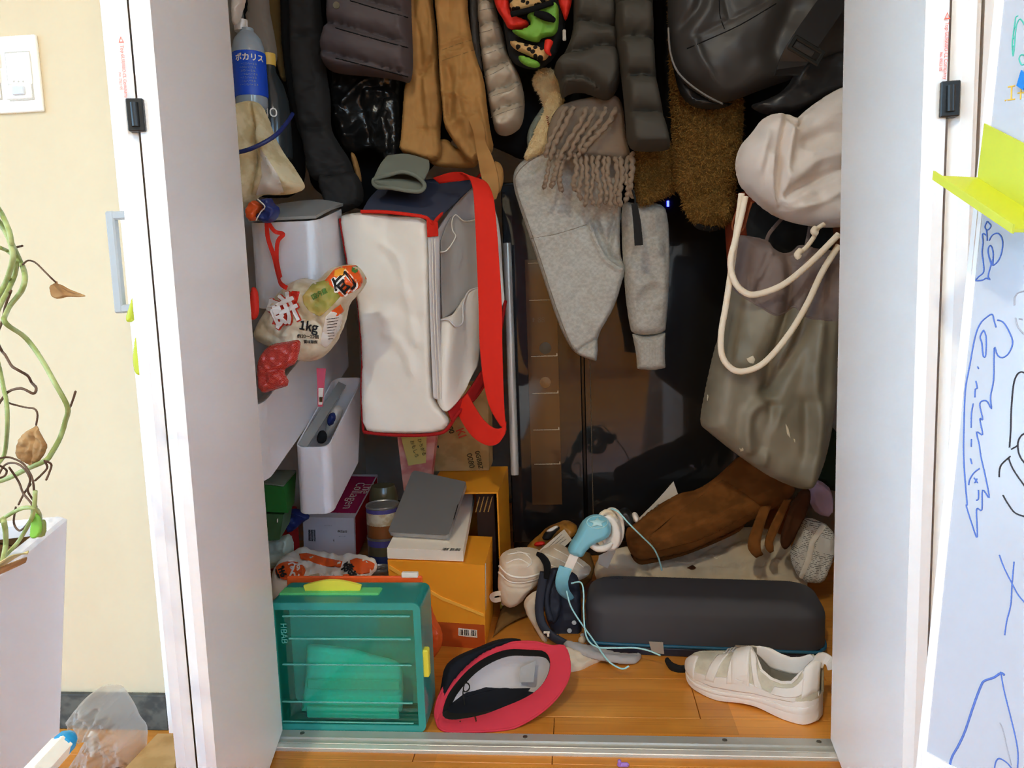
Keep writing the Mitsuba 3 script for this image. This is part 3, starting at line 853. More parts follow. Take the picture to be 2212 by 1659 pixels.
# taupe scarf with a fringe
k = thing("fringed_scarf", "taupe woollen scarf with a thick twisted fringe draped over the grey hoodie", "scarf")
part(k, "body", cloth([(1188, 262), (1200, 238), (1216, 224), (1250, 214), (1300, 206), (1345, 205), (1352, 300), (1364, 336), (1350, 350), (1300, 344), (1250, 346), (1200, 340), (1186, 320), (1180, 296)], 1.865, 0.03, 26, 5, [rough(20, 20, 0.006, 34)]), "taupe_wool", True)
upper = [((1222, 232), (1206, 270), (1186, 310), (1178, 340)), ((1238, 232), (1222, 268), (1200, 306), (1188, 345)), ((1268, 232), (1256, 262), (1232, 298), (1212, 335), (1206, 355)),
         ((1288, 233), (1272, 262), (1252, 290), (1236, 320), (1228, 345)), ((1310, 233), (1296, 260), (1276, 284), (1256, 312), (1250, 340)), ((1330, 234), (1316, 262), (1292, 290), (1270, 312), (1258, 330))]
lower = [((1190, 322), (1186, 356), (1180, 388), (1174, 408)), ((1204, 326), (1204, 360), (1196, 386), (1190, 405)), ((1222, 330), (1212, 362), (1208, 392), (1214, 414)), ((1240, 330), (1246, 365), (1238, 396), (1244, 412)),
         ((1252, 334), (1258, 372), (1250, 410), (1256, 432)), ((1266, 336), (1268, 376), (1268, 414), (1264, 446)), ((1278, 338), (1282, 380), (1276, 420), (1284, 444)), ((1292, 338), (1290, 376), (1298, 416), (1292, 448)),
         ((1306, 340), (1304, 380), (1310, 420), (1306, 440)), ((1316, 340), (1312, 376), (1320, 412), (1318, 452)), ((1330, 340), (1334, 384), (1326, 420), (1334, 448)), ((1340, 340), (1344, 380), (1338, 420), (1342, 446)),
         ((1356, 338), (1352, 380), (1358, 412), (1350, 436)), ((1364, 330), (1366, 366), (1362, 400), (1366, 428))]
for i, ln in enumerate(upper + lower):
    rr = RNG.uniform(0.0046, 0.0062)
    up_ = i < len(upper)
    q = smooth_path(np.array([[*P(a, b, y=(1.822 if up_ else 1.832) - 0.006 * (i % 2) - (0.012 if j > 0 and j < len(ln) - 1 else 0))] for j, (a, b) in enumerate(ln)]), 7)
    s = np.linspace(0, 1, len(q))
    q[:, 0] += 0.0018 * np.sin(s * 40 + i)
    rad = rr * (1 + 0.22 * np.sin(s * 46 + i * 2)) * np.where(s > 0.93, 0.7, 1)
    part(k, "fringe", tube(q, rad, 8, 2), "taupe_wool", True)

# grey hoodie
k = thing("grey_hoodie", "heather grey zip hoodie with cream pile lining hanging in front of the dark wine cooler", "hoodie")
hb_ = cloth([(1104, 380), (1110, 360), (1128, 343), (1158, 329), (1190, 320), (1250, 300), (1340, 320), (1345, 420), (1340, 500), (1342, 560), (1352, 574), (1352, 592), (1344, 614), (1334, 652), (1316, 690), (1298, 718), (1291, 738), (1291, 742), (1292, 764), (1289, 785), (1288, 786), (1266, 780), (1240, 768), (1220, 738), (1200, 690), (1180, 630), (1160, 568), (1140, 510), (1120, 450), (1107, 410)], 1.92, 0.04, 20, 4,
            [rough(60, 80, 0.018, 35), rough(16, 14, 0.003, 135), fold([(1272, 484), (1284, 520), (1306, 560), (1328, 580), (1348, 586)], 5, 0.012), fold([(1284, 478), (1300, 520), (1318, 556), (1336, 568)], 8, -0.022), fold([(1330, 470), (1318, 520), (1312, 556)], 5, -0.014), fold([(1142, 516), (1200, 506), (1270, 484)], 3, -0.004), fold([(1240, 766), (1292, 734)], 4, -0.012), fold([(1180, 350), (1160, 380), (1120, 392)], 14, 0.012), fold([(1150, 372), (1170, 352)], 6, -0.014), fold([(1330, 600), (1290, 690)], 24, 0.012)])
part(k, "body", hb_, "heather_grey", True)
part(k, "pocket_seam", stroke(hb_, [(1142, 516), (1200, 506), (1268, 485)], 1.87, 0.0008, 0.0), "grey_felt", True)
part(k, "pocket_hem", stroke(hb_, [(1276, 486), (1290, 526), (1310, 560), (1330, 576), (1346, 584)], 1.87, 0.004, -0.001), "heather_grey", True)
part(k, "zip", stroke(hb_, [(1184, 325), (1150, 340), (1122, 362), (1110, 384), (1114, 412), (1128, 454), (1148, 510), (1168, 570), (1188, 632), (1208, 690), (1226, 735), (1240, 762)], 1.88, 0.0012, 0.0004), "grey_felt", True)
part(k, "zip_edge", tube([P(1186, 324, y=1.90), P(1150, 335, y=1.895), P(1122, 352, y=1.90), P(1108, 376, y=1.91)], 0.0028, 8), "zip_brass", True, "brass zip teeth")
sv = cloth([(1343, 430), (1376, 440), (1432, 436), (1447, 466), (1451, 560), (1447, 640), (1443, 700), (1440, 726), (1368, 732), (1360, 700), (1352, 640), (1348, 580), (1344, 520)], 1.915, 0.06, 34, 4,
           [rough(40, 46, 0.018, 36), rough(14, 12, 0.003, 136), fold([(1366, 640), (1400, 610), (1440, 620)], 14, 0.012), fold([(1370, 560), (1410, 520), (1446, 540)], 14, -0.012), fold([(1360, 690), (1420, 676)], 12, -0.008), fold([(1412, 470), (1420, 540)], 12, 0.014)])
part(k, "sleeve", sv, "heather_grey", True)
part(k, "cuff", cloth([(1367, 726), (1368, 725), (1400, 731), (1440, 722), (1441, 723), (1439, 770), (1441, 799), (1440, 801), (1410, 807), (1379, 803), (1378, 802), (1376, 768)], 1.905, 0.040, 24, 3, [lambda q: 0.0016 * np.sin(q[:, 0] * 1.05)], sm=1), "heather_grey", True)
shp = cloth([(1166, 142), (1194, 146), (1212, 172), (1216, 196), (1212, 228), (1206, 258), (1198, 292), (1188, 318), (1156, 331), (1128, 345), (1138, 320), (1151, 290), (1163, 262), (1178, 234), (1168, 205), (1156, 187), (1148, 167)], 1.885, 0.03, 20, 3.5,
            [rough(6, 6, 0.007, 38), rough(14, 14, 0.006, 39)])
part(k, "pile_lining", shp, "cream_sherpa", True, "cream pile lining")
part(k, "pile", pile(shp, 4200, 0.0052, 0.0012, 5), "cream_sherpa", True, kind="stuff")
part(k, "hood_rim", cloth([(1135, 312), (1136, 280), (1152, 250), (1176, 216), (1184, 234), (1166, 262), (1152, 292), (1142, 316)], 1.895, 0.02, 9, 4, [rough(6, 6, 0.003, 40)]), "sage_knit", True)
for j in range(9):
    for c in (0, 1):
        a = P(1178 + 13 * c + 10 * (j / 8) ** 1.6, 246 + j * 4.4, y=1.846)
        part(k, "stitch", tube([a, a + [0.0055, -0.001, -0.0035]], 0.0009, 5, 2), "deep_black" if c else "rust_cloth", True)

# black zip pull
k = thing("black_zip_pull", "flat black strap hanging over the grey hoodie sleeve under the scarf", "strap")
part(k, "cord", tube([P(1366, 410, y=1.80), P(1372, 430, y=1.80), P(1371, 446, y=1.80)], 0.0025, 8), "strap_black", True)
part(k, "tab", tube([P(1370, 440, y=1.80), P(1376, 480, y=1.795), P(1380, 530, y=1.795)], [0.0065, 0.0085, 0.0095], 4, 5, flat=0.004), "strap_black", 30)

# brown pile jacket
k = thing("brown_pile_jacket", "mustard-brown curly pile jacket hanging beside the black leather bag", "jacket")
bj1 = cloth([(1372, 300), (1446, 300), (1452, 340), (1459, 398), (1456, 414), (1424, 428), (1398, 440), (1380, 444), (1373, 400)], 1.89, 0.03, 18, 3.2, [rough(7, 5, 0.010, 41), rough(20, 20, 0.006, 42)])
part(k, "body", bj1, "brown_sherpa", True)
part(k, "pile", pile(bj1, 2600, 0.0062, 0.0013, 3), "brown_sherpa", True, kind="stuff")
bj2 = cloth([(1446, TOP), (1560, TOP), (1590, 150), (1602, 240), (1596, 300), (1586, 370), (1584, 430), (1578, 476), (1560, 486), (1530, 489), (1496, 481), (1478, 452), (1472, 420), (1456, 400), (1455, 330), (1450, 200), (1446, 60)], 1.86, 0.07, 50, 3.4,
                        [rough(8, 5, 0.011, 43), rough(40, 50, 0.014, 44), fold([(1470, 440), (1540, 415), (1584, 420)], 10, -0.014)])
part(k, "sleeve", bj2, "brown_sherpa", True)
part(k, "pile", pile(bj2, 15000, 0.0062, 0.0013, 4), "brown_sherpa", True, kind="stuff")
part(k, "pile_tips", pile(bj2, 7000, 0.0072, 0.0011, 14), "brown_sherpa_tip", True, kind="stuff")
part(k, "pile_tips", pile(bj1, 1200, 0.0072, 0.0011, 15), "brown_sherpa_tip", True, kind="stuff")
part(k, "cuff_band", cloth([(1494, 478), (1530, 486), (1556, 486), (1552, 500), (1520, 500), (1500, 492)], 1.86, 0.03, 10, 5), "black_cloth", True)
part(k, "facing", cloth([(1408, TOP), (1450, TOP), (1448, 100), (1452, 240), (1454, 330), (1440, 340), (1424, 240), (1414, 100)], 1.92, 0.015, 12, 7, [rough(10, 60, 0.006, 45)]), "deep_black", True)

# black leather bag
k = thing("black_leather_bag", "large black leather bag with a buckled strap at the top right of the closet", "bag")
lb = cloth([(1446, -190), (1444, 20), (1446, 80), (1452, 118), (1464, 160), (1486, 184), (1510, 200), (1548, 222), (1586, 216), (1650, 190), (1740, 160), (1850, 120), (1850, -190)], 1.74, 0.10, 80, 6,
           [rough(90, 90, 0.012, 46, 30), fold([(1486, 104), (1530, 84), (1600, 52), (1676, 8)], 4, -0.005), fold([(1462, 80), (1500, 40), (1510, -20)], 10, -0.014), fold([(1480, 100), (1515, 55), (1530, 0)], 14, 0.007), fold([(1560, 62), (1552, 20), (1556, -30)], 5, -0.006), fold([(1520, 170), (1590, 100), (1650, 60)], 24, 0.006), fold([(1570, 190), (1660, 120)], 20, -0.005), fold([(1490, 110), (1510, 160), (1548, 215)], 8, 0.010), fold([(1690, 40), (1660, 120), (1680, 180)], 26, -0.02)])
part(k, "body", lb, "black_leather", True)
part(k, "gusset", cloth([(1446, 90), (1454, 122), (1466, 162), (1490, 190), (1546, 224), (1592, 218), (1560, 234), (1520, 234), (1494, 227), (1472, 206), (1462, 170), (1452, 130)], 1.79, 0.03, 12, 5, [rough(24, 14, 0.006, 47)]), "black_leather_smooth", True)
part(k, "piping", tube([P(1446, 60, y=1.715), P(1450, 110, y=1.70), P(1464, 150, y=1.685), P(1492, 180, y=1.675), P(1530, 206, y=1.675), P(1562, 222, y=1.69)], 0.0022, 6), "gasket_grey", True, "pale edge piping")
part(k, "seam", stroke(lb, [(1486, 104), (1530, 85), (1600, 53), (1676, 8)], 1.66, 0.0012, 0.0), "deep_black", True)
part(k, "seam", stroke(lb, [(1566, 62), (1556, 30), (1555, -20)], 1.66, 0.001, 0.0), "deep_black", True)
part(k, "side_pocket", cloth([(1614, 226), (1650, 216), (1700, 190), (1722, 140), (1760, 120), (1850, 100), (1850, 190), (1790, 202), (1744, 228), (1700, 245), (1652, 247)], 1.72, 0.04, 24, 6, [rough(30, 30, 0.008, 48)]), "black_leather_smooth", True)
st = P(1728, 104, y=1.60), P(1806, -8, y=1.62)
part(k, "strap", tube([P(1700, 160, y=1.66), st[0], st[1], P(1850, -70, y=1.62)], 0.026, 4, 5, flat=0.004), "black_leather_smooth", 30)
bu = frame(P(1741, 108, y=1.595), P(1776, 128, y=1.595) - P(1712, 90, y=1.595), P(1760, 70, y=1.595) - P(1741, 108, y=1.595))
part(k, "buckle", place(cat(box((0.066, 0.008, 0.006), 0.002, (0, 0.011, 0)), box((0.066, 0.008, 0.006), 0.002, (0, -0.011, 0)), box((0.008, 0.03, 0.006), 0.002, (0.03, 0, 0)), box((0.008, 0.03, 0.006), 0.002, (-0.03, 0, 0))), bu), "black_plastic", 30)

# white drawstring bag
k = thing("white_drawstring_bag", "white cotton drawstring bag with thick cream rope loops hanging against the right door", "bag")
wb = cloth([(1589, 340), (1600, 312), (1622, 290), (1650, 250), (1694, 245), (1716, 262), (1744, 234), (1806, 192), (1850, 180), (1850, 488), (1790, 493), (1748, 489), (1700, 479), (1660, 461), (1622, 428), (1597, 400), (1588, 368)], 1.66, 0.09, 70, 5,
           [fold([(1684, 262), (1668, 330), (1664, 420), (1672, 455)], 7, -0.018), fold([(1650, 350), (1648, 410), (1662, 450)], 7, 0.014), fold([(1690, 290), (1680, 380), (1670, 440)], 8, 0.012), fold([(1694, 392), (1740, 360), (1800, 340)], 14, 0.018), fold([(1680, 430), (1740, 400), (1810, 370)], 10, -0.020), fold([(1700, 460), (1760, 440), (1820, 400)], 8, 0.010), fold([(1720, 320), (1780, 300), (1820, 310)], 12, -0.014), fold([(1730, 345), (1800, 325)], 7, 0.012), fold([(1640, 300), (1620, 380)], 10, 0.010), fold([(1690, 250), (1706, 285), (1728, 262)], 8, -0.03), rough(50, 50, 0.012, 49)])
part(k, "body", wb, "white_cotton", True)
for ln, yy in (([(1602, 418), (1598, 450), (1590, 510), (1580, 580), (1568, 660), (1558, 720), (1560, 768), (1580, 796), (1608, 802), (1650, 784), (1700, 728), (1742, 660), (1776, 588), (1812, 530)], 1.575),
               ([(1610, 424), (1602, 462), (1588, 520), (1578, 566), (1586, 606), (1606, 630), (1634, 636), (1690, 616), (1748, 570), (1812, 506)], 1.560)):
    part(k, "rope", tube([P(a, b, y=yy) for a, b in ln], 0.0063, 10, 6), "rope_cotton", True, "thick cream rope")
part(k, "rope_knot", cat(tube([P(1780, 484, y=1.60), P(1766, 494, y=1.595), P(1758, 512, y=1.595), P(1742, 534, y=1.59), P(1724, 548, y=1.59)], 0.0046, 8), tube([P(1762, 492, y=1.588), P(1757, 500, y=1.585), P(1764, 504, y=1.588)], 0.0062, 8), tube([P(1730, 540, y=1.585), P(1722, 550, y=1.583), P(1726, 556, y=1.585)], 0.0065, 8)), "rope_cotton", True)

# olive tote bag
k = thing("olive_tote_bag", "large olive-grey coated tote bag with a taupe upper band hanging at the right", "bag")
tb = cloth([(1585, 506), (1620, 508), (1656, 518), (1664, 536), (1688, 546), (1711, 544), (1727, 524), (1758, 536), (1800, 540), (1830, 545), (1812, 700), (1798, 860), (1784, 960), (1760, 1030), (1744, 1050), (1718, 1054), (1660, 1030), (1600, 990), (1524, 930), (1510, 916), (1517, 872), (1541, 756), (1561, 704), (1578, 590)], 1.68, 0.10, 60, 4.5,
           [fold([(1690, 555), (1690, 640), (1660, 740), (1640, 830)], 14, -0.028), fold([(1660, 650), (1600, 780)], 30, 0.014), fold([(1736, 640), (1700, 740), (1650, 830)], 12, -0.018), fold([(1640, 850), (1600, 880), (1598, 960)], 13, 0.016), fold([(1634, 840), (1650, 880), (1636, 950)], 12, -0.014), fold([(1660, 880), (1640, 940), (1630, 990)], 10, 0.012), fold([(1745, 700), (1735, 820), (1742, 900), (1725, 1030)], 16, 0.018), fold([(1722, 860), (1724, 960)], 14, -0.012), fold([(1640, 560), (1615, 640)], 8, -0.010), fold([(1650, 540), (1625, 600)], 5, 0.008), fold([(1760, 560), (1750, 640)], 9, 0.008), rough(50, 90, 0.010, 50)])
band_poly = Polygon([(1560, 490), (1840, 490), (1840, 700), (1798, 692), (1770, 690), (1740, 682), (1718, 662), (1700, 672), (1676, 680), (1646, 664), (1606, 640), (1575, 618)])
lower_, upper_ = split_mesh(tb, band_poly)
part(k, "body", lower_, "tote_olive", True)
part(k, "upper_band", upper_, "tote_taupe", True, "taupe suede upper band")
part(k, "band_seam", stroke(tb, [(1580, 620), (1606, 640), (1646, 664), (1676, 680), (1700, 672), (1718, 662), (1740, 682), (1770, 690), (1798, 692)], 1.62, 0.0022, -0.0006), "tote_taupe", True)
for pl in ([(1612, 775), (1626, 768), (1631, 776), (1628, 786), (1618, 784)], [(1697, 916), (1703, 926), (1708, 948), (1700, 938)], [(1597, 968), (1605, 968), (1606, 975), (1598, 976)], [(1526, 848), (1530, 856), (1527, 868)], [(1714, 948), (1718, 950), (1717, 958)]):
    part(k, "scuff", patch(tb, pl, 1.62, 0.0008, 3), "pale_scuff", True, "pale scuff mark")
part(k, "handle", tube([P(1655, 520, y=1.66), P(1664, 500, y=1.68), P(1690, 470, y=1.70)], 0.004, 6, flat=0.003), "tote_taupe", 40)
part(k, "handle", tube([P(1742, 530, y=1.66), P(1748, 500, y=1.68), P(1752, 470, y=1.70)], 0.004, 6, flat=0.003), "tote_taupe", 40)
single("dark_cloth_in_tote", "black cloth bundled in the open top of the olive tote bag", "cloth", cloth([(1612, 450), (1640, 430), (1700, 440), (1760, 450), (1800, 470), (1800, 560), (1740, 560), (1690, 570), (1640, 550), (1612, 520)], 1.76, 0.02, 20, 7, [rough(24, 24, 0.012, 51)]), "black_cloth", True)
single("rust_jacket", "rust-red jacket edge showing left of the drawstring bag ropes", "jacket", cloth([(1560, 420), (1640, 400), (1640, 470), (1610, 520), (1600, 620), (1585, 720), (1570, 740), (1572, 600)], 1.84, 0.02, 16, 6, [rough(12, 40, 0.008, 52)]), "rust_cloth", True)
single("brown_leather_satchel", "brown leather satchel corner beside the white rope behind the tote", "bag", cloth([(1740, 480), (1850, 470), (1850, 600), (1800, 580), (1752, 548)], 1.80, 0.02, 16, 6), "leather_brown", True)
part("white_drawstring_bag", "loop", tube([P(1600, 440, y=1.60), P(1588, 465, y=1.60), P(1582, 490, y=1.60), P(1592, 502, y=1.60), P(1606, 494, y=1.60), P(1616, 460, y=1.60), P(1624, 436, y=1.60)], 0.0022, 6), "leather_brown", True, "thin tan cord loop")

# ------------------------------------------------------------------ wine cooler at the back
mat("black_glass", (9, 9, 10), 0.04, 0.6, coat=0.6)
mat("black_gloss_frame", (14, 14, 15), 0.18, 0.5)
mat("strip_reflection_brown", (84, 56, 28), 0.08, 0.6, coat=0.5)  # brown of the reflected floor is put into this base colour
mat("brushed_steel", (214, 210, 200), 0.36, 0.5, metal=0.35)
mat("shelf_lip", (200, 184, 156), 0.4, 0.5)
mat("faint_amber", (150, 106, 56), 0.5, 0.4)
mat("display_grey", (96, 82, 62), 0.5, 0.3)
CX0, CX1, CY, CT = -0.205, 0.50, 2.20, 1.10
ck = thing("wine_cooler", "tall black glass-fronted wine cooler with a steel bar handle behind the hanging clothes", "wine cooler")
part(ck, "cabinet", box((CX1 - CX0, 0.52, CT), 0.004, ((CX0 + CX1) / 2, CY + 0.285, CT / 2)), "black_gloss_frame", 30)
xd = P(1264, 950, y=CY)[0]
d1 = part(ck, "door", box((xd - 0.006 - CX0, 0.024, CT - 0.06), 0.003, ((CX0 + xd - 0.006) / 2, CY + 0.012, CT / 2 + 0.02)), "black_glass", 30)
d2 = part(ck, "door", box((CX1 - xd, 0.024, CT - 0.06), 0.003, ((xd + CX1) / 2 + 0.001, CY + 0.010, CT / 2 + 0.02)), "black_glass", 30)
part(ck, "edge_strip", box((0.0025, 0.003, 0.98), 0.0005, (P(1278, 950, y=CY)[0], CY - 0.003, 0.57)), "display_grey", 30, "thin light edge of the right door")
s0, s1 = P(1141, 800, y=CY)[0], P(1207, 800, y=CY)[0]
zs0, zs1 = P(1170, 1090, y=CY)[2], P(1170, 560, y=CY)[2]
part(d1, "reflection_strip", box((s1 - s0, 0.002, zs1 - zs0), 0.0005, ((s0 + s1) / 2, CY - 0.0012, (zs0 + zs1) / 2)), "strip_reflection_brown", 30)
for py in (568, 648, 769, 849, 928, 1002):
    z = P(1175, py, y=CY)[2]
    part(d1, "shelf_lip", cat(box((s1 - s0 - 0.012, 0.004, 0.0022), 0.0006, ((s0 + s1) / 2 + 0.003, CY - 0.004, z)), box((0.003, 0.004, 0.008), 0.0006, (s1 - 0.004, CY - 0.004, z + 0.003))), "shelf_lip", 30)
for px, py, r in ((1178, 752, 0.017), (1178, 826, 0.016)):
    c = lathe([(0.0, 0.004), (r * 0.4, 0.004), (r, 0.0025), (r, 0)], 24)
    part(d1, "bottle_end", place(c, frame(P(px, py, y=CY - 0.003), [1, 0, 0], [0, 0, 1])), "faint_amber" if py > 800 else "display_grey", 40)
part(d1, "display", place(lettering("88", 0.014, 0.0004), frame(P(1161, 696, y=CY - 0.0026), [1, 0, 0], [0, 0, 1])), "display_grey", 20)
part(d1, "display_arrow", place(prism([(0, 0.006), (0.004, 0.006), (0.004, 0.013), (0.007, 0.013), (0.002, 0.018), (-0.003, 0.013), (0, 0.013)], 0.0004), frame(P(1151, 700, y=CY - 0.0026), [1, 0, 0], [0, 0, 1])), "display_grey", 20)
hz0, hz1 = P(1110, 1025, y=2.15)[2], P(1098, 525, y=2.15)[2]
hx = P(1104, 775, y=2.15)[0]
hh = part(ck, "handle", tube([[hx, 2.15, hz0], [hx, 2.15, hz1]], 0.0115, 18, 0), "brushed_steel", 40, "steel bar handle")
for z in (hz0 + 0.06, hz1 - 0.06):
    part(hh, "mount", tube([[hx, 2.15, z], [hx, CY, z]], 0.006, 10, 0), "brushed_steel", 40)
led = P(1443, 440, y=CY - 0.004)
lk = f"{ck}__status_light"
scene[lk] = {**mikit.ply(box((0.007, 0.004, 0.016), 0.001, led), "black_plastic", smooth=False), "emitter": {"type": "area", "radiance": {"type": "rgb", "value": [0.4, 0.6, 40.0]}}}
labels[lk] = {"label": "small glowing blue status light"}

# ------------------------------------------------------------------ things under the bins: carton and boxes
mat("cardboard", None, 0.85, 0.2, tex=blot((166, 126, 74), (182, 142, 90), 30))
mat("cardboard_dark", (128, 94, 52), 0.85, 0.2)
mat("ink_brown", (70, 48, 26), 0.8, 0.2)
mat("ink_black", (26, 24, 24), 0.7, 0.3)
mat("ink_red", (196, 60, 40), 0.7, 0.3)
mat("ink_white", (240, 236, 228), 0.6, 0.3)
mat("white_plastic", (226, 226, 228), 0.3, 0.45)
mat("lid_grey", (148, 148, 142), 0.5, 0.35)
mat("snack_orange", (230, 92, 36), 0.32, 0.5, bump=f_wrinkle, height=0.002)
mat("snack_red", (196, 40, 26), 0.32, 0.5, bump=f_wrinkle, height=0.002)
mat("mochi_cream", None, 0.28, 0.5, bump=f_wrinkle, height=0.002, tex=blot((222, 208, 178), (190, 168, 130), 26, 0.35, 0.7))
mat("film_clear", (216, 206, 192), 0.22, 0.5, bump=f_wrinkle, height=0.003)
mat("gold_label", None, 0.4, 0.45, tex=blot((188, 160, 84), (150, 150, 66), 20))
mat("label_white", (226, 218, 204), 0.5, 0.35)
mat("mikan_orange", (240, 160, 50), 0.5, 0.35)
mat("leaf_print", (70, 120, 50), 0.5, 0.35)
mat("navy_film", (32, 44, 100), 0.4, 0.45, bump=f_wrinkle, height=0.003)


def waves(p, n, uv):
    u, v = p.x * 90, p.z * 110
    row = dr.floor(v)
    c = u + 0.5 * (row - 2 * dr.floor(row / 2))
    fx_, fy_ = c - dr.floor(c) - 0.5, v - row
    r = dr.sqrt(fx_ * fx_ * 1.2 + fy_ * fy_) * 4.0
    k = smoothstep(0.55, 0.75, dr.abs(r - dr.floor(r) - 0.5) * 2)
    return mix(lin(176, 26, 18), lin(236, 150, 130), k * 0.4)


mat("wave_red", None, 0.32, 0.5, tex=mikit.proc(waves), bump=f_wrinkle, height=0.0015)

single("cardboard_carton", "low brown cardboard carton lying under the snacks behind the teal case", "box", box((0.34, 0.60, 0.115), 0.003, (-0.63, 1.74, 0.0585)), "cardboard", 30)


def stack_bin(key, label, x0, x1, prof, th=0.0035, r=0.03):
    """A slim stacking bin: side profile (front-bottom, back-bottom, back-top, front-top) as (y, z), rounded vertical corners, open top."""
    (y0, zb0), (y1, zb1), (yt1, zt1), (yt0, zt0) = prof

    def ring(inset, top):
        ya, yb = (yt0, yt1) if top else (y0, y1)
        za, zb = (zt0, zt1) if top else (zb0, zb1)
        pts, rr = [], max(r - inset, 0.004)
        for cx, cy, a0 in ((x0 + inset + rr, 0, 180), (x1 - inset - rr, 0, 270), (x1 - inset - rr, 1, 0), (x0 + inset + rr, 1, 90)):
            for a in np.linspace(a0, a0 + 90, 8):
                yc = (ya + inset + rr) if cy == 0 else (yb - inset - rr)
                pts.append([cx + rr * math.cos(math.radians(a)), yc + rr * math.sin(math.radians(a))])
        pts = np.array(pts)
        t = np.clip((pts[:, 1] - ya) / (yb - ya), 0, 1)
        return np.column_stack([pts, za + (zb - za) * t])
    ob, ot, it, ib = ring(0, False), ring(0, True), ring(th, True), ring(th, False) + [0, 0, th]
    ot2, it2 = ot + [0, 0, 0.0], it
    rings = [ob, ob * 0.5 + ot2 * 0.5, ot2, it2, ib]
    n = len(ob)
    v = np.vstack(rings)
    f = []
    for i in range(4):
        for j in range(n):
            a, b = i * n + j, i * n + (j + 1) % n
            f += [[a, b, b + n], [a, b + n, a + n]]
    c0, c1 = len(v), len(v) + 1
    v = np.vstack([v, ob.mean(0), ib.mean(0)])
    for j in range(n):
        f += [[c0, (j + 1) % n, j], [c1, 4 * n + j, 4 * n + (j + 1) % n]]
    k = thing(key, label, "storage bin", "white stacking storage bins")
    part(k, "body", trimesh.Trimesh(v, f, process=False), "white_plastic", 40)
    return k


b1 = stack_bin("storage_bin", "white plastic storage bin with a grey lid, topmost of the stack at the left", -0.69, -0.537, [(1.60, 0.775), (1.80, 0.822), (1.80, 1.0), (1.60, 0.955)])
lid = loft([[[-0.688, 1.604, 0.962], [-0.60, 1.600, 0.962], [-0.542, 1.606, 0.963]], [[-0.688, 1.70, 0.992], [-0.60, 1.70, 0.996], [-0.540, 1.70, 0.988]], [[-0.688, 1.80, 1.015], [-0.6, 1.80, 1.02], [-0.540, 1.80, 1.008]]], 16, 6)
part(b1, "lid", sheet(lid, 0.006), "lid_grey", 40, "grey hinged lid")
b2 = stack_bin("storage_bin", "long white storage bin holding the rice cake bag, middle of the stack", -0.80, -0.626, [(1.45, 0.430), (2.08, 0.612), (2.08, 0.775), (1.45, 0.585)], r=0.035)
b3 = stack_bin("storage_bin", "small white storage bin with its lid propped open, standing on the pink box", -0.623, -0.5455, [(1.60, 0.3226), (1.835, 0.394), (1.905, 0.589), (1.605, 0.470)], r=0.02)
fl = loft([[[-0.619, 1.616, 0.474], [-0.598, 1.614, 0.468]], [[-0.604, 1.88, 0.580], [-0.585, 1.88, 0.570]]], 6, 10)
part(b3, "lid", sheet(fl, 0.006), "lid_grey", 40, "grey lid propped open")
k = thing("snack_packet", "blue and clear snack packet standing inside the small open storage bin", "packet")
part(k, "body", cloth([(702, 942), (706, 900), (716, 880), (728, 874), (742, 880), (738, 900), (724, 930), (710, 948)], 1.79, 0.02, 14, 5, [rough(9, 9, 0.008, 60)]), "film_clear", True)
part(k, "band", cloth([(706, 905), (714, 890), (728, 892), (725, 912), (714, 922), (707, 918)], 1.775, 0.014, 8, 4, [rough(7, 7, 0.005, 61)]), "navy_film", True, "blue printed band")
single("dark_packet", "dark packet at the bottom of the small open storage bin", "packet", cloth([(682, 950), (690, 930), (700, 928), (708, 940), (704, 956), (690, 960)], 1.70, 0.010, 8, 5), "black_cloth", True)

# pink tube hanging in front of the middle bin
k = thing("pink_tube", "slim pink tube packet hanging against the middle white bin", "tube")
pt = loft([[P(684, 795, y=1.60), P(704, 796, y=1.60)], [P(686, 835, y=1.595), P(700, 836, y=1.595)], [P(687, 878, y=1.60), P(697, 878, y=1.60)]], 6, 6)
part(k, "body", sheet(pt, 0.004), "ski_red", 40)
scene[f"{k}__body"]["bsdf"] = {"type": "ref", "id": mat("tube_pink", (208, 84, 104), 0.4, 0.4)}
part(k, "panel", sheet(loft([[P(688, 838, y=1.591), P(699, 838, y=1.591)], [P(688, 874, y=1.596), P(696, 874, y=1.596)]], 4, 3), 0.001), "label_white", 40)
part(k, "print", sheet(loft([[P(690, 858, y=1.589), P(697, 858, y=1.589)], [P(690, 868, y=1.590), P(696, 868, y=1.590)]], 3, 2), 0.001), "ink_brown", 40)

# rice cake bag
k = thing("rice_cake_bag", "clear orange-printed bag of rice cakes lying across the middle white bin", "snack bag")
rb = cloth([(556, 712), (575, 680), (590, 655), (610, 628), (640, 604), (662, 600), (690, 608), (716, 580), (740, 572), (772, 570), (794, 602), (786, 622), (770, 640), (752, 660), (748, 690), (738, 715), (726, 742), (702, 770), (676, 782), (644, 778), (612, 762), (580, 745), (560, 735)], 1.55, 0.075, 50, 4,
           [rough(18, 20, 0.011, 62), rough(7, 7, 0.0016, 63), fold([(648, 612), (700, 612)], 4, 0.006), fold([(700, 690), (720, 720)], 5, -0.008), fold([(640, 720), (660, 690)], 9, 0.01)])
part(k, "film", rb, "mochi_cream", True)
part(k, "corner_panel", patch(rb, [(702, 606), (722, 582), (742, 574), (771, 573), (792, 602), (783, 618), (764, 630), (738, 642), (724, 626)], 1.5, 0.0012, 4), "snack_orange", True, "orange printed corner")
part(k, "fruit_print", patch(rb, [(724, 584), (738, 578), (750, 582), (748, 594), (734, 600), (722, 596)], 1.5, 0.0022, 3), "mikan_orange", True)
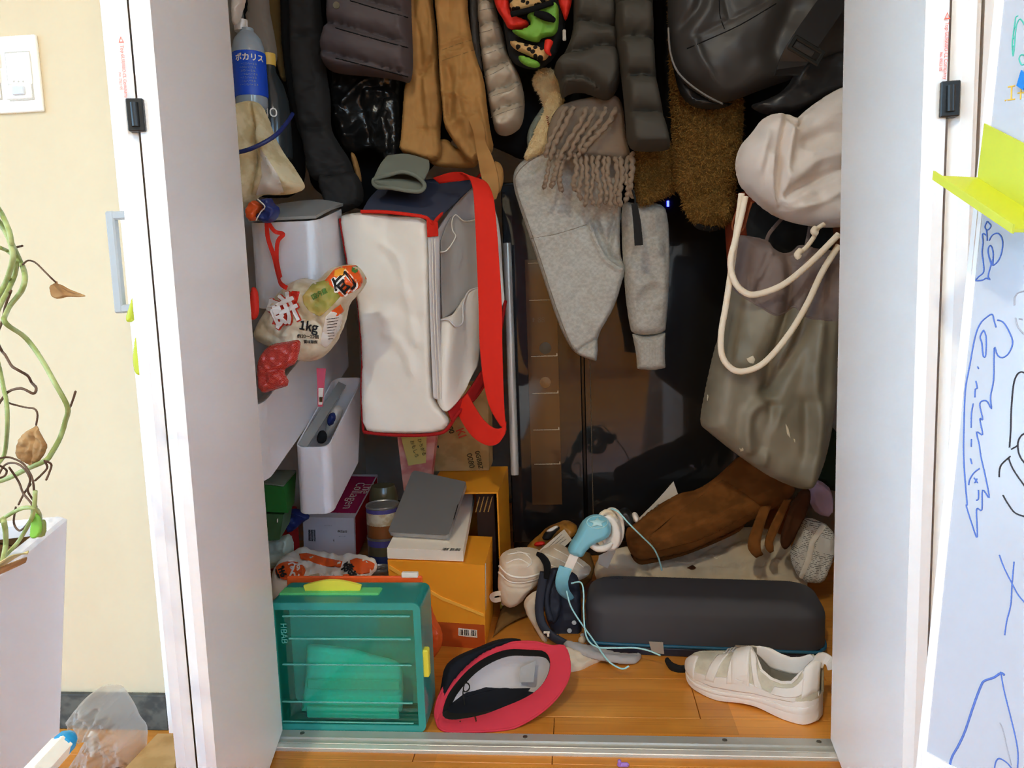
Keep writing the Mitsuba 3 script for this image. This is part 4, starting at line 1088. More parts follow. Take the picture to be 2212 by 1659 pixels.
part(k, "leaf_print", patch(rb, [(762, 576), (772, 574), (776, 584), (768, 590), (760, 586)], 1.5, 0.0022, 3), "leaf_print", True)
part(k, "gold_label", patch(rb, [(654, 640), (676, 612), (706, 604), (736, 640), (716, 662), (692, 684), (668, 672), (656, 655)], 1.5, 0.0012, 4), "gold_label", True, "gold label")
part(k, "red_panel", patch(rb, [(588, 700), (598, 676), (612, 650), (632, 628), (648, 630), (640, 660), (626, 690), (612, 704)], 1.5, 0.0012, 4), "snack_red", True, "red printed panel")
part(k, "orange_strip", patch(rb, [(716, 672), (736, 658), (744, 672), (728, 684)], 1.5, 0.0012, 4), "snack_orange", True)
part(k, "data_label", patch(rb, [(704, 684), (716, 672), (740, 680), (738, 706), (722, 732), (704, 752), (692, 742), (698, 712)], 1.5, 0.0012, 4), "label_white", True, "white data label")
for i in range(8):
    part(k, "data_line", stroke(rb, [(706 + i * 0.5, 690 + i * 6), (732 - i * 1.5, 686 + i * 6.5)], 1.5, 0.0006, 0.0022), "ink_black", True)


def print_on(owner, mesh, text, px, py, y, h, ang, m, lift=0.002, bold=0, name="lettering"):
    c = P(px, py, y=y)
    a = math.radians(ang)
    ux, uy = np.array([math.cos(a), 0, math.sin(a)]), np.array([-math.sin(a), 0, math.cos(a)])
    L = lettering(text, h, 0.0004, bold)
    L.apply_translation([-L.bounds[1][0] / 2, -L.bounds[1][1] / 2, 0])
    part(owner, name, drape(mesh, L, c, ux, uy, lift), m, 20)


print_on(k, rb, "旬", 740, 612, 1.50, 0.034, 42, "ink_white", 0.0040, 5)
print_on(k, rb, "旬", 740, 612, 1.50, 0.034, 42, "ink_black", 0.0050, 1)
print_on(k, rb, "餅", 612, 666, 1.50, 0.046, 22, "ink_red", 0.0040, 4)
print_on(k, rb, "餅", 612, 666, 1.50, 0.046, 22, "ink_white", 0.0075, 2)
print_on(k, rb, "1kg", 668, 704, 1.50, 0.017, -12, "ink_black", 0.003, 2)
print_on(k, rb, "約20〜22個", 666, 726, 1.50, 0.0062, -4, "ink_black", 0.003, 1)
print_on(k, rb, "賞味期限", 672, 738, 1.50, 0.0052, -4, "ink_black", 0.003, 1)
print_on(k, rb, "国内産", 690, 634, 1.50, 0.0085, 25, "leaf_print", 0.003, 1)

k = thing("red_wave_bag", "small red foil bag with a white wave pattern below the rice cake bag", "snack bag")
part(k, "film", cloth([(556, 782), (570, 756), (590, 742), (622, 738), (650, 732), (648, 756), (640, 786), (624, 792), (612, 800), (628, 832), (600, 840), (560, 853)], 1.44, 0.022, 22, 4, [rough(10, 10, 0.008, 64), fold([(590, 800), (640, 790)], 4, -0.010)], sm=1), "wave_red", True)
single("red_wrapper", "red wrapper edge just right of the left door above the rice cake bag", "wrapper", cloth([(540, 618), (556, 622), (560, 650), (560, 680), (550, 692), (540, 690)], 1.45, 0.01, 8, 4), "ski_red", True)
# striped wrapper ball with its ribbon
k = thing("knotted_wrapper", "orange and blue plastic wrapper knot with a red ribbon on the top white bin", "wrapper")
part(k, "orange_side", cloth([(530, 452), (548, 430), (560, 438), (572, 446), (564, 458), (556, 476), (536, 478)], 1.55, 0.02, 12, 4, [rough(8, 8, 0.008, 65)], sm=1), "snack_orange", True, "orange side")
part(k, "blue_side", cloth([(556, 432), (588, 426), (592, 440), (606, 450), (600, 474), (580, 484), (562, 478), (552, 470), (566, 456), (574, 446)], 1.545, 0.025, 14, 4, [rough(8, 8, 0.012, 66)], sm=1), "navy_film", True, "dark blue side")
part(k, "white_line", tube([P(556, 430, y=1.525), P(572, 446, y=1.52), P(563, 458, y=1.525), P(553, 476, y=1.53)], 0.0014, 6), "ink_white", True)
part(k, "ribbon", tube([P(576, 482, y=1.555), P(579, 515, y=1.57), P(592, 555, y=1.57), P(600, 590, y=1.55), P(606, 612, y=1.49), P(620, 622, y=1.478)], 0.0045, 4, 6, flat=0.0012), "ski_red", 40, "red ribbon")
part(k, "ribbon", tube([P(580, 482, y=1.555), P(594, 500, y=1.57), P(612, 506, y=1.57), P(600, 522, y=1.57), P(598, 560, y=1.565), P(606, 600, y=1.51)], 0.0042, 4, 6, flat=0.0012), "ski_red", 40, "red ribbon")

# bottles and knit at the upper left
mat("clear_pet", (150, 160, 166), 0.12, 0.5)
mat("label_blue", (30, 74, 190), 0.4, 0.45)
mat("cap_white", (232, 232, 230), 0.4, 0.4)
mat("cap_gold", (226, 186, 84), 0.4, 0.4)
mat("dark_pet", (44, 50, 52), 0.12, 0.5)
mat("knit_beige", None, 0.95, 0.15, bump=f_weave, height=0.0009, tex=blot((196, 176, 130), (216, 200, 160), 40))
mat("knit_pale", (222, 212, 194), 0.95, 0.15, bump=f_weave, height=0.0009)
k = thing("sports_drink_bottle", "clear plastic bottle with a blue label and white cap at the upper left", "bottle")
bx = P(540, 160, y=1.66)
sc = 1.66 / 1660
prof = [(0.0, -75), (26, -75), (33, -66), (33, -20), (34, 0), (34, 44), (33, 52), (28, 70), (18, 82), (14, 86), (14, 92)]
T_ = np.eye(4)
T_[:3, 3] = bx
part(k, "bottle", place(lathe([(a * sc, b * sc) for a, b in prof], 40), T_), "clear_pet", 40)
part(k, "label", place(lathe([(34.5 * sc, -50 * sc), (35.2 * sc, -44 * sc), (35.2 * sc, 36 * sc), (34.5 * sc, 40 * sc)], 40), T_), "label_blue", 40, "blue label")
part(k, "cap", place(lathe([(0, 62 * sc), (14 * sc, 62 * sc), (14.5 * sc, 64 * sc), (14.5 * sc, 84 * sc), (0, 84 * sc)], 24), place_m := trimesh.transformations.translation_matrix(bx + [-0.012, 0, 0.026])), "cap_white", 40, "white screw cap")


def wrap_text(text, height, cx, cy, r, z, a_mid, m, owner, bold=0):
    L = lettering(text, height, 0.0004, bold)
    w = L.bounds[1][0]
    v = L.vertices.copy()
    a = math.radians(a_mid) + (v[:, 0] - w / 2) / r
    rr = r + 0.0003 + v[:, 2]
    part(owner, "lettering", trimesh.Trimesh(np.column_stack([cx + rr * np.sin(a), cy - rr * np.cos(a), z + v[:, 1]]), L.faces, process=False), m, 20)


wrap_text("ポカリス", 0.0115, bx[0], bx[1], 35.2 * sc, bx[2] + 20 * sc, 24, "ink_white", k, 2)
for i in range(7):
    wrap_text("・ーニロハ一ミネ"[i % 3:], 0.0036, bx[0], bx[1], 35.2 * sc, bx[2] + (10 - i * 7.0) * sc, 16, "clear_pet", k)
k = thing("dark_bottle", "dark plastic bottle with a yellow cap behind the blue-labelled bottle", "bottle")
bx2 = P(588, 250, y=1.76)
s2 = 1.76 / 1660
T2 = trimesh.transformations.translation_matrix(bx2)
part(k, "bottle", place(lathe([(0, -90 * s2), (36 * s2, -90 * s2), (38 * s2, -80 * s2), (38 * s2, 0), (36 * s2, 30 * s2), (28 * s2, 62 * s2), (15 * s2, 88 * s2), (13 * s2, 106 * s2), (0, 106 * s2)], 36), T2), "dark_pet", 40)
part(k, "cap", place(lathe([(0, 102 * s2), (15 * s2, 102 * s2), (15.5 * s2, 104 * s2), (15.5 * s2, 126 * s2), (0, 126 * s2)], 24), T2), "cap_gold", 40, "yellow screw cap")
wrap_text("BIO", 0.018, bx2[0], bx2[1], 38.4 * s2, bx2[2] - 10 * s2, 8, "ink_white", k, 1)
k = thing("beige_knit_hat", "beige and white ribbed knit hat with a thin navy cord at the upper left", "hat")
kh = cloth([(505, 240), (524, 228), (548, 218), (566, 226), (580, 256), (590, 290), (606, 320), (640, 368), (660, 400), (652, 412), (630, 420), (600, 422), (566, 420), (540, 440), (520, 455), (505, 450)], 1.585, 0.06, 40, 4.5,
           [rough(2.6, 90, 0.0022, 67, -18), rough(30, 70, 0.016, 68), fold([(552, 230), (562, 300), (566, 360), (545, 440)], 7, -0.024), fold([(580, 300), (600, 350), (640, 410)], 14, 0.012), fold([(530, 240), (520, 360)], 14, 0.012)])
part(k, "body", kh, "knit_beige", True)
part(k, "pale_panel", patch(kh, [(562, 320), (580, 345), (602, 380), (614, 416), (600, 421), (568, 419), (552, 426), (566, 380)], 1.53, 0.001, 5), "knit_pale", True, "white knitted panel")
part(k, "cord", tube([P(510, 330, y=1.50), P(540, 322, y=1.495), P(574, 306, y=1.50), P(600, 288, y=1.52), P(622, 262, y=1.58), P(632, 246, y=1.64)], 0.0042, 8), "navy_film", True, "navy cord")
single("white_carrier_bag", "pale plastic carrier bag corner at the top left beside the grey felt coat", "bag", cloth([(500, -160), (540, -160), (534, -10), (524, 30), (512, 58), (500, 50)], 1.62, 0.02, 12, 5, [rough(9, 20, 0.008, 69)], sm=1), "film_clear", True)

# ------------------------------------------------------------------ cooler bag
mat("bag_white", (222, 216, 204), 0.42, 0.45, bump=f_wrinkle, height=0.0012)
mat("bag_inner", (206, 202, 200), 0.55, 0.35, bump=f_wrinkle, height=0.001)
mat("mesh_grey", (176, 170, 162), 0.9, 0.2, bump=f_weave, height=0.001)
mat("bag_navy", (56, 60, 76), 0.85, 0.25, bump=f_weave, height=0.0004)
mat("bag_red", (206, 38, 24), 0.8, 0.25, bump=f_weave, height=0.0005)
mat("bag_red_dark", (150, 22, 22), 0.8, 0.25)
k = thing("white_cooler_bag", "white lined cooler bag lying open with navy side, red piping and wide red strap", "bag")
fp = cloth([(734, 470), (745, 462), (780, 458), (860, 462), (925, 470), (928, 520), (930, 700), (934, 850), (944, 872), (968, 898), (972, 916), (955, 932), (900, 938), (820, 936), (785, 930), (780, 860), (782, 760), (776, 690), (770, 640), (752, 580), (742, 520)], 1.74, 0.018, 20, 5,
           [fold([(830, 528), (862, 560), (880, 640), (900, 740)], 10, 0.003), fold([(812, 660), (850, 650), (900, 690)], 18, -0.003), fold([(836, 720), (860, 730), (884, 770), (892, 800)], 11, 0.0035), fold([(880, 790), (896, 810), (884, 830)], 9, 0.003), fold([(780, 700), (830, 690)], 16, 0.004), fold([(800, 800), (840, 850)], 22, -0.003), rough(60, 80, 0.006, 70)], sm=1)
part(k, "front_panel", fp, "bag_white", True)
nv = loft([[P(782, 458, y=1.735), P(860, 462, y=1.72), P(924, 470, y=1.735), P(932, 488, y=1.74)], [P(800, 428, y=1.84), P(880, 422, y=1.83), P(975, 430, y=1.84), P(990, 432, y=1.84)], [P(830, 398, y=1.98), P(910, 390, y=1.98), P(1026, 384, y=1.98), P(1040, 384, y=1.98)]], 24, 8)
part(k, "navy_side", sheet(nv, 0.004), "bag_navy", True, "navy blue side")
iw = loft([[P(944, 500, y=1.77), P(946, 640, y=1.77), P(948, 760, y=1.77), P(950, 862, y=1.77)], [P(985, 440, y=1.88), P(990, 600, y=1.95), P(990, 740, y=1.95), P(978, 850, y=1.9)], [P(1042, 388, y=1.99), P(1076, 480, y=2.02), P(1086, 600, y=2.02), P(1090, 650, y=2.0)]], 24, 8)
part(k, "inner_wall", sheet(iw, 0.004), "bag_inner", True)
top_in = loft([[P(944, 500, y=1.765), P(985, 440, y=1.87), P(1040, 386, y=1.985)], [P(950, 560, y=1.80), P(990, 500, y=1.90), P(1060, 450, y=2.0)]], 16, 5)
part(k, "inner_wall", sheet(top_in, 0.003), "bag_inner", True)
mp = loft([[P(952, 520, y=1.78), P(975, 468, y=1.84), P(1000, 476, y=1.87), P(1030, 474, y=1.92)], [P(954, 640, y=1.775), P(976, 610, y=1.83), P(1008, 600, y=1.87), P(1040, 590, y=1.92)], [P(956, 690, y=1.77), P(980, 672, y=1.81), P(1006, 650, y=1.86), P(1040, 640, y=1.9)]], 20, 8)
part(k, "mesh_pocket", sheet(mp, 0.002), "mesh_grey", True, "grey mesh pocket")
part(k, "mesh_frill", tube([P(950, 545, y=1.765), P(966, 540, y=1.76), P(984, 512, y=1.785), P(978, 498, y=1.80), P(976, 480, y=1.82), P(984, 464, y=1.84), P(1004, 478, y=1.86), P(1030, 474, y=1.90)], 0.0016, 6), "bag_white", True)
flp = loft([[P(950, 690, y=1.765), P(980, 678, y=1.78), P(1004, 640, y=1.82), P(1036, 620, y=1.87)], [P(948, 760, y=1.745), P(975, 740, y=1.755), P(1008, 720, y=1.80), P(1038, 700, y=1.86)], [P(944, 830, y=1.735), P(964, 850, y=1.735), P(1004, 800, y=1.78), P(1034, 760, y=1.84)], [P(946, 868, y=1.73), P(966, 888, y=1.73), P(1000, 850, y=1.76), P(1030, 790, y=1.82)]], 24, 7)
flp[:, :, 1] -= 0.008 * np.sin(np.linspace(0, 9, 24))[None, :]
part(k, "lid_lining", sheet(flp, 0.005), "bag_white", True, "white lid lining")
part(k, "lid_frill", tube([P(952, 692, y=1.755), P(968, 690, y=1.75), P(985, 705, y=1.755), P(1000, 695, y=1.78), P(1000, 660, y=1.80), P(1012, 630, y=1.83), P(1036, 621, y=1.86)], 0.0022, 6), "bag_inner", True)
part(k, "zip_band", sheet(loft([[P(925, 512, y=1.725), P(948, 508, y=1.75)], [P(930, 700, y=1.72), P(950, 700, y=1.745)], [P(936, 860, y=1.72), P(958, 868, y=1.735)]], 4, 20), 0.003), "bag_inner", True)
for q in (8, 14):
    part(k, "band_seam", tube([P(925 + q, 515, y=1.72), P(930 + q, 700, y=1.715), P(938 + q, 862, y=1.712)], 0.0011, 6), "bag_white", True)
part(k, "red_corner", sheet(loft([[P(922, 472, y=1.715), P(945, 480, y=1.74)], [P(924, 512, y=1.715), P(946, 510, y=1.74)]], 4, 4), 0.003), "bag_red", 30, "red corner tab")
for ln in ([(780, 457, 1.725), (830, 458, 1.712), (880, 463, 1.708), (920, 470, 1.715), (934, 484, 1.73), (950, 466, 1.77), (985, 430, 1.86), (1030, 386, 1.97), (1042, 374, 2.0)], [(734, 472, 1.74), (744, 530, 1.74), (756, 590, 1.74), (772, 645, 1.74), (778, 700, 1.74), (783, 770, 1.74), (781, 850, 1.74), (785, 932, 1.74)],
           [(785, 933, 1.735), (840, 939, 1.735), (910, 940, 1.735), (956, 934, 1.735), (974, 916, 1.735), (990, 892, 1.74), (1030, 855, 1.80), (1060, 800, 1.88), (1078, 730, 1.95), (1092, 650, 2.0)]):
    part(k, "piping", tube([P(a, b, y=c) for a, b, c in ln], 0.0042 if ln[0][0] != 734 else 0.003, 8), "bag_red_dark" if ln[0][0] != 780 else "bag_red", True, "red piping")
part(k, "red_base", sheet(loft([[P(966, 884, y=1.73), P(1005, 852, y=1.77), P(1040, 800, y=1.83)], [P(976, 912, y=1.73), P(1020, 868, y=1.78), P(1056, 806, y=1.85)]], 12, 4), 0.004), "bag_red_dark", True)


def strap_sheet(a, b, ys, th=0.003, n=40):
    A = [P(p[0], p[1], y=yy) for p, yy in zip(a, ys)]
    B = [P(p[0], p[1], y=yy) for p, yy in zip(b, ys)]
    return sheet(loft([A, B], n, 4), th)


part(k, "strap", strap_sheet([(936, 384), (975, 372), (1004, 376), (1020, 400), (1026, 470), (1030, 560), (1034, 660), (1036, 740), (1044, 820), (1058, 880), (1080, 918)],
                             [(950, 396), (985, 392), (1040, 388), (1064, 420), (1072, 480), (1078, 560), (1084, 660), (1085, 740), (1087, 820), (1090, 890), (1094, 930)],
                             [1.82, 1.78, 1.74, 1.70, 1.68, 1.67, 1.665, 1.66, 1.66, 1.665, 1.67]), "bag_red", True, "wide red strap")
part(k, "strap", strap_sheet([(1010, 850), (1024, 876), (1044, 906), (1066, 924), (1084, 924), (1094, 910)], [(984, 882), (1000, 914), (1022, 944), (1052, 962), (1076, 958), (1092, 936)], [1.76, 1.73, 1.70, 1.68, 1.668, 1.668]), "bag_red", True, "wide red strap")

# cardboard box and pink bag behind
k = thing("cardboard_box", "brown cardboard box with printed text behind the orange boxes and red strap", "box")
ca_, cb_ = P(900, 1010, y=2.085) * [1, 1, 0] + [0, 0, 0.299], P(1056, 1010, y=2.085) * [1, 1, 0] + [0, 0, 0.299]
cb = box8([ca_, cb_, cb_ + [0, 0.10, 0], ca_ + [0, 0.10, 0],
           P(884, 840, y=2.085), P(1054, 830, y=2.085), P(1054, 830, y=2.085) + [0, 0.10, 0], P(884, 840, y=2.085) + [0, 0.10, 0]])
part(k, "box", cb, "cardboard", 30)
for tx, px, py, h, ang, m in (("0080", 1008, 1010, 0.014, -80, "ink_brown"), ("0GBBZ", 1026, 1005, 0.012, -80, "ink_brown"), ("400", 966, 945, 0.013, -78, "ink_black"), ("KI", 984, 958, 0.022, -70, "ink_red")):
    L = lettering(tx, h, 0.0005, 1)
    a = math.radians(ang)
    part(k, "lettering", place(L, frame(P(px, py - 30, y=2.083), [math.cos(a), 0, math.sin(a)], [-math.sin(a), 0, math.cos(a)])), m, 20)
part(k, "lettering", place(prism([(0, 0), (0.008, 0.004), (0, 0.008)], 0.0005), frame(P(948, 968, y=2.083), [-1, 0, 0], [0, 0, 1])), "ink_black", 20)
mat("pink_paper", None, 0.7, 0.3, tex=blot((206, 110, 96), (226, 160, 140), 30))
mat("yellow_paper", (206, 176, 96), 0.75, 0.25)
k = thing("pink_gift_bag", "pink patterned paper packet with a yellow note panel between the cans and the cardboard box", "packet")
part(k, "body", box8([P(872, 1060, y=2.00), P(928, 1060, y=2.02), P(928, 1060, y=2.02) + [0, 0.04, 0], P(872, 1060, y=2.00) + [0, 0.04, 0], P(856, 925, y=2.00), P(944, 918, y=2.02), P(944, 918, y=2.02) + [0, 0.04, 0], P(856, 925, y=2.00) + [0, 0.04, 0]]), "pink_paper", 30)
part(k, "note", box8([P(882, 1006, y=1.993), P(920, 1000, y=1.998), P(920, 1000, y=2.002), P(882, 1006, y=1.999), P(866, 944, y=1.993), P(922, 936, y=1.998), P(922, 936, y=2.002), P(866, 944, y=1.999)]), "yellow_paper", 30)
for tx, px, py in (("おもしろ", 886, 952), ("ひろがる", 902, 948)):
    a = math.radians(-75)
    part(k, "lettering", place(lettering(tx, 0.009, 0.0005), frame(P(px, py, y=1.991), [math.cos(a), 0.02, math.sin(a)], [-math.sin(a), 0, math.cos(a)])), "ink_brown", 20)

# orange boxes
mat("box_orange", (232, 150, 34), 0.6, 0.35)
mat("box_orange_red", (184, 78, 24), 0.6, 0.35)
mat("box_edge", (244, 180, 70), 0.6, 0.35)
mat("box_dark", (48, 26, 16), 0.7, 0.3)
mat("gold_print", (158, 118, 58), 0.45, 0.45)
k = thing("orange_box", "taller orange cardboard box standing open at the back by the cooler handle", "box", "orange cardboard boxes")
ox0, ox1, oy0, oy1, oz = -0.395, -0.207, 1.86, 2.14, 0.297
part(k, "shell", cat(wall_panel(ox0, ox1, oy0, oy1, oz - 0.004, oz), wall_panel(ox1 - 0.004, ox1, oy0, oy1, 0, oz - 0.004), wall_panel(ox0, ox0 + 0.004, 2.06, oy1, 0, oz - 0.004), wall_panel(ox0 + 0.004, ox1 - 0.004, oy1 - 0.004, oy1, 0, oz - 0.004)), "box_orange", 30)
part(k, "inner_box", wall_panel(-0.268, -0.222, 1.90, oy1 - 0.01, 0, oz - 0.012), "box_dark", 30, "dark brown inner box")
for i in range(4):
    gy_ = 1.8985
    x = P(1026 + i * 9, 1100, y=gy_)[0]
    part(k, "gold_line", box8([[x, gy_ - 0.001, 0.235], [x + 0.003, gy_ - 0.001, 0.235], [x + 0.003, gy_ + 0.001, 0.235], [x, gy_ + 0.001, 0.235], [x + 0.012, gy_ - 0.001, 0.275], [x + 0.015, gy_ - 0.001, 0.275], [x + 0.015, gy_ + 0.001, 0.275], [x + 0.012, gy_ + 0.001, 0.275]]), "gold_print", 30)
k = thing("orange_box", "orange box with a slanting flap and barcode in front, holding up the white book", "box", "orange cardboard boxes")
fA, fB = P(842, 1211, y=1.66), P(1050, 1216, y=1.62)
zt_ = 0.197
fbl, fbr = np.array([fA[0], 1.655, 0]), np.array([-0.222, 1.625, 0])
tl_, tr_ = np.array([fA[0] - 0.004, 1.655, zt_]), np.array([-0.216, 1.62, zt_])
bk = np.array([-0.004, 0.195, 0])
part(k, "body", box8([fbl, fbr, fbr + bk, fbl + bk, tl_, tr_, tr_ + bk, tl_ + bk]), "box_orange", 30)
nrm_f = unit(np.cross(tr_ - tl_, [0, 0, 1]))
fo = frame(fbl - nrm_f * -0.0008, fbr - fbl, [0, 0, 1])
wf = np.linalg.norm(fbr - fbl)


def face_piece(pts, d):
    m = prism(pts, d)
    M = np.eye(4)
    M[:3, 0], M[:3, 1] = unit(fbr - fbl), [0, 0, 1]
    M[:3, 2] = np.cross(M[:3, 0], M[:3, 1])
    M[:3, 3] = fbl
    return place(m, M)


part(k, "lower_panel", face_piece([(0, 0.0), (wf, 0.0), (wf, 0.060), (wf * 0.55, 0.074), (0, 0.10)], 0.0012), "box_orange_red", 30, "orange-red lower panel")
part(k, "flap", face_piece([(0, 0.187), (wf * 0.55, 0.119), (wf, 0.084), (wf, zt_ - 0.001), (0, zt_ - 0.001)], 0.0022), "box_orange", 30)
part(k, "flap_edge", face_piece([(0, 0.178), (wf * 0.55, 0.112), (wf, 0.078), (wf, 0.084), (wf * 0.55, 0.119), (0, 0.187)], 0.005), "box_edge", 30)
part(k, "label", face_piece([(wf * 0.72, 0.028), (wf * 0.92, 0.026), (wf * 0.92, 0.044), (wf * 0.72, 0.046)], 0.0022), "label_white", 30)
for i in range(14):
    if i not in (3, 8, 9):
        x = wf * (0.735 + i * 0.0125)
        part(k, "barcode_bar", face_piece([(x, 0.030), (x + wf * (0.004 + 0.003 * (i % 3)), 0.030), (x + wf * (0.004 + 0.003 * (i % 3)), 0.043), (x, 0.043)], 0.0027), "ink_black", 20)
part(k, "fold_line", tube([tr_ + [0.0006, 0.012, 0], (tr_ + fbr) / 2 + [0.0006, 0.012, 0.01], fbr + [0.0006, 0.02, 0.078]], 0.0009, 6), "label_white", 30)

# white book and grey tablet
mat("book_white", (236, 224, 204), 0.6, 0.35)
mat("page_edge", (226, 216, 196), 0.8, 0.2)
mat("tablet_grey", (128, 126, 122), 0.42, 0.45, metal=0.4)
mat("tablet_edge", (168, 168, 168), 0.35, 0.5, metal=0.5)
k = thing("white_book", "white paperback book with barcodes lying on the front orange box", "book")
bt_ = [P(836, 1184, z=0.224), P(1000, 1190, z=0.224), P(1024, 1066, z=0.250), P(898, 1062, z=0.250)]
dn = np.array([0, 0, -0.023])
part(k, "pages", box8([p + dn for p in bt_] + [p - [0, 0, 0.002] for p in bt_]), "page_edge", 30)
part(k, "cover", box8([p - [0, 0, 0.0018] for p in bt_] + bt_), "book_white", 30)
part(k, "cover", box8([p + dn - [0, 0, 0.0014] for p in bt_] + [p + dn for p in bt_]), "book_white", 30)
u_, v_ = unit(bt_[1] - bt_[0]), unit(bt_[3] - bt_[0])
for row in (0, 1):
    for i in range(18):
        if i in (6, 7, 12):
            continue
        o = P(957 - 3 * row, 1174 + 15 * row, z=0.2243) + u_ * (0.0023 * i)
        part(k, "barcode_bar", place(prism([(0, 0), (0.0008 + 0.0005 * (i % 3), 0), (0.0008 + 0.0005 * (i % 3), 0.014), (0, 0.014)], 0.0003), frame(o, u_, v_)), "ink_black", 20)
k = thing("grey_tablet", "slim grey tablet case propped on the white book against the taller orange box", "tablet")
tt = [P(838, 1150, z=0.243), P(968, 1158, z=0.243), P(1004, 1030, z=0.345), P(892, 1017, z=0.345)]


def round_slab(c4, th, r=0.008):
    """A rounded slab under four corner points of a (tilted) plane."""
    c4 = np.array(c4)
    u = unit(c4[1] - c4[0])
    nz = unit(np.cross(u, c4[3] - c4[0]))
    v = np.cross(nz, u)
    o = c4[0]
    loc = [((p - o) @ u, (p - o) @ v) for p in c4]
    m = trimesh.creation.extrude_polygon(Polygon(loc).buffer(-r).buffer(r, quad_segs=6), th, engine="earcut")
    M = np.eye(4)
    M[:3, 0], M[:3, 1], M[:3, 2], M[:3, 3] = u, v, nz, o - nz * th
    return place(m, M)


part(k, "body", round_slab(tt, 0.011), "tablet_edge", 30)
part(k, "back_cover", round_slab([p + [0, 0, 0.0022] for p in tt], 0.0018), "tablet_grey", 30)
part(k, "port", tube([tt[1] * 0.7 + tt[2] * 0.3 + [0.0006, 0, -0.005], tt[1] * 0.45 + tt[2] * 0.55 + [0.0006, 0, -0.005]], 0.0012, 6, 0), "ink_black", 30)
single("charging_brick", "small white block wedged under the front edge of the grey tablet", "charger", box8([*(p + [0, 0, -0.0045] for p in (P(850, 1155, z=0.2365), P(972, 1162, z=0.2365), P(974, 1150, z=0.2365), P(852, 1145, z=0.2365))), *(p for p in (P(850, 1155, z=0.2310), P(972, 1162, z=0.2310), P(974, 1150, z=0.2310), P(852, 1145, z=0.2310)))]), "cap_white", 30)

# tins
mat("tin_steel", (176, 176, 172), 0.3, 0.5, metal=0.8)
mat("tin_purple", (74, 66, 122), 0.4, 0.45)
mat("tin_label", None, 0.45, 0.4, tex=blot((200, 186, 158), (176, 150, 112), 60))
mat("tin_brown", (128, 74, 34), 0.4, 0.45)
mat("tin_blue", (34, 48, 96), 0.4, 0.45)
mat("jar_olive", (86, 80, 56), 0.15, 0.5)


def tin(key, label, c, r, h, bands, lid=True):
    k = thing(key, label, "tin can", "food tins")
    M = trimesh.transformations.translation_matrix(c)
    part(k, "rim", place(lathe([(r * 0.93, h - 0.003), (r * 0.97, h), (r * 1.02, h), (r * 1.03, h - 0.003), (r, h - 0.006)], 40), M), "tin_steel", 40)
    part(k, "lid", place(lathe([(0, h - 0.003), (r * 0.3, h - 0.003), (r * 0.34, h - 0.0018), (r * 0.38, h - 0.003), (r * 0.55, h - 0.003), (r * 0.6, h - 0.0018), (r * 0.65, h - 0.003), (r * 0.8, h - 0.003), (r * 0.84, h - 0.0018), (r * 0.94, h - 0.003), (r * 0.94, h - 0.006), (0, h - 0.006)], 40), M), "tin_steel", 40)
    z = h - 0.006
    for frac, m in bands:
        z2 = max(z - frac * (h - 0.006), 0)
        part(k, "band", place(lathe([(r, z2), (r, z)], 40), M), m, 40)
        z = z2
    return k


c0 = P(832, 1090, y=1.83)
c0 = P(826, 1090, y=1.83)
tin("food_tin", "large food tin with a steel lid and purple rim beside the grey tablet", [c0[0], 1.83, 0.2005], 0.041, 0.078, [(0.14, "tin_purple"), (0.42, "tin_label"), (0.44, "tin_brown")])
tin("blue_tin", "blue-labelled tin, lowest of the tins beside the white book", [c0[0] - 0.002, 1.83, 0.1165], 0.040, 0.083, [(0.2, "tin_purple"), (0.3, "jar_olive"), (0.5, "tin_blue")])
print_lower = P(838, 1190, y=1.78)
c1 = P(845, 1245, z=0.125)
sm_ = tin("small_tin", "small ring-pull tin lying low beside the orange snack bag", [c1[0] - 0.032, c1[1] + 0.012, 0.117], 0.029, 0.024, [(1.0, "tin_steel")])
part(sm_, "ring_pull", place(tube([[0.004, -0.004, 0], [0.012, -0.004, 0.001], [0.016, 0.002, 0.001], [0.010, 0.008, 0.001], [0.003, 0.004, 0]], 0.0013, 6, 4, True), trimesh.transformations.translation_matrix([c1[0] - 0.032, c1[1] + 0.012, 0.141])), "tin_steel", 40)
c2 = P(842, 1056, y=1.93)
k = thing("glass_jar", "olive-tinted glass jar standing behind the large food tin", "jar")
part(k, "body", place(lathe([(0, 0.1165), (0.034, 0.1165), (0.038, 0.125), (0.038, 0.26), (0.035, 0.285), (0.03, 0.300), (0, 0.300)], 32), trimesh.transformations.translation_matrix([c2[0] - 0.018, 1.93, 0])), "jar_olive", 40)

# pink-topped white box
mat("magenta_print", (164, 34, 78), 0.5, 0.4)
mat("box_lilac", (206, 192, 190), 0.6, 0.35)
mat("box_pink_pale", (222, 186, 184), 0.6, 0.35)
k = thing("supplement_box", "white box with a magenta top lettered The Collagen under the small storage bin", "box")
q0, q1_ = np.array([-0.728, 1.89, 0.118]), np.array([-0.587, 1.875, 0.118])
hv = np.array([0.0, 0.012, 0.107])
bv = np.array([0.010, 0.215, 0.062])
part(k, "body", box8([q0, q1_, q1_ + bv, q0 + bv, q0 + hv, q1_ + hv, q1_ + bv + hv, q0 + bv + hv]), "box_lilac", 30)
tu, tv = q1_ - q0, bv
up3 = unit(np.cross(tu, tv))


def top_piece(a0, a1, b0, b1, th, lift=0.0006):
    c = [q0 + hv + tu * a + tv * b + up3 * lift for a, b in ((a0, b0), (a1, b0), (a1, b1), (a0, b1))]
    return box8(c + [p + up3 * th for p in c])


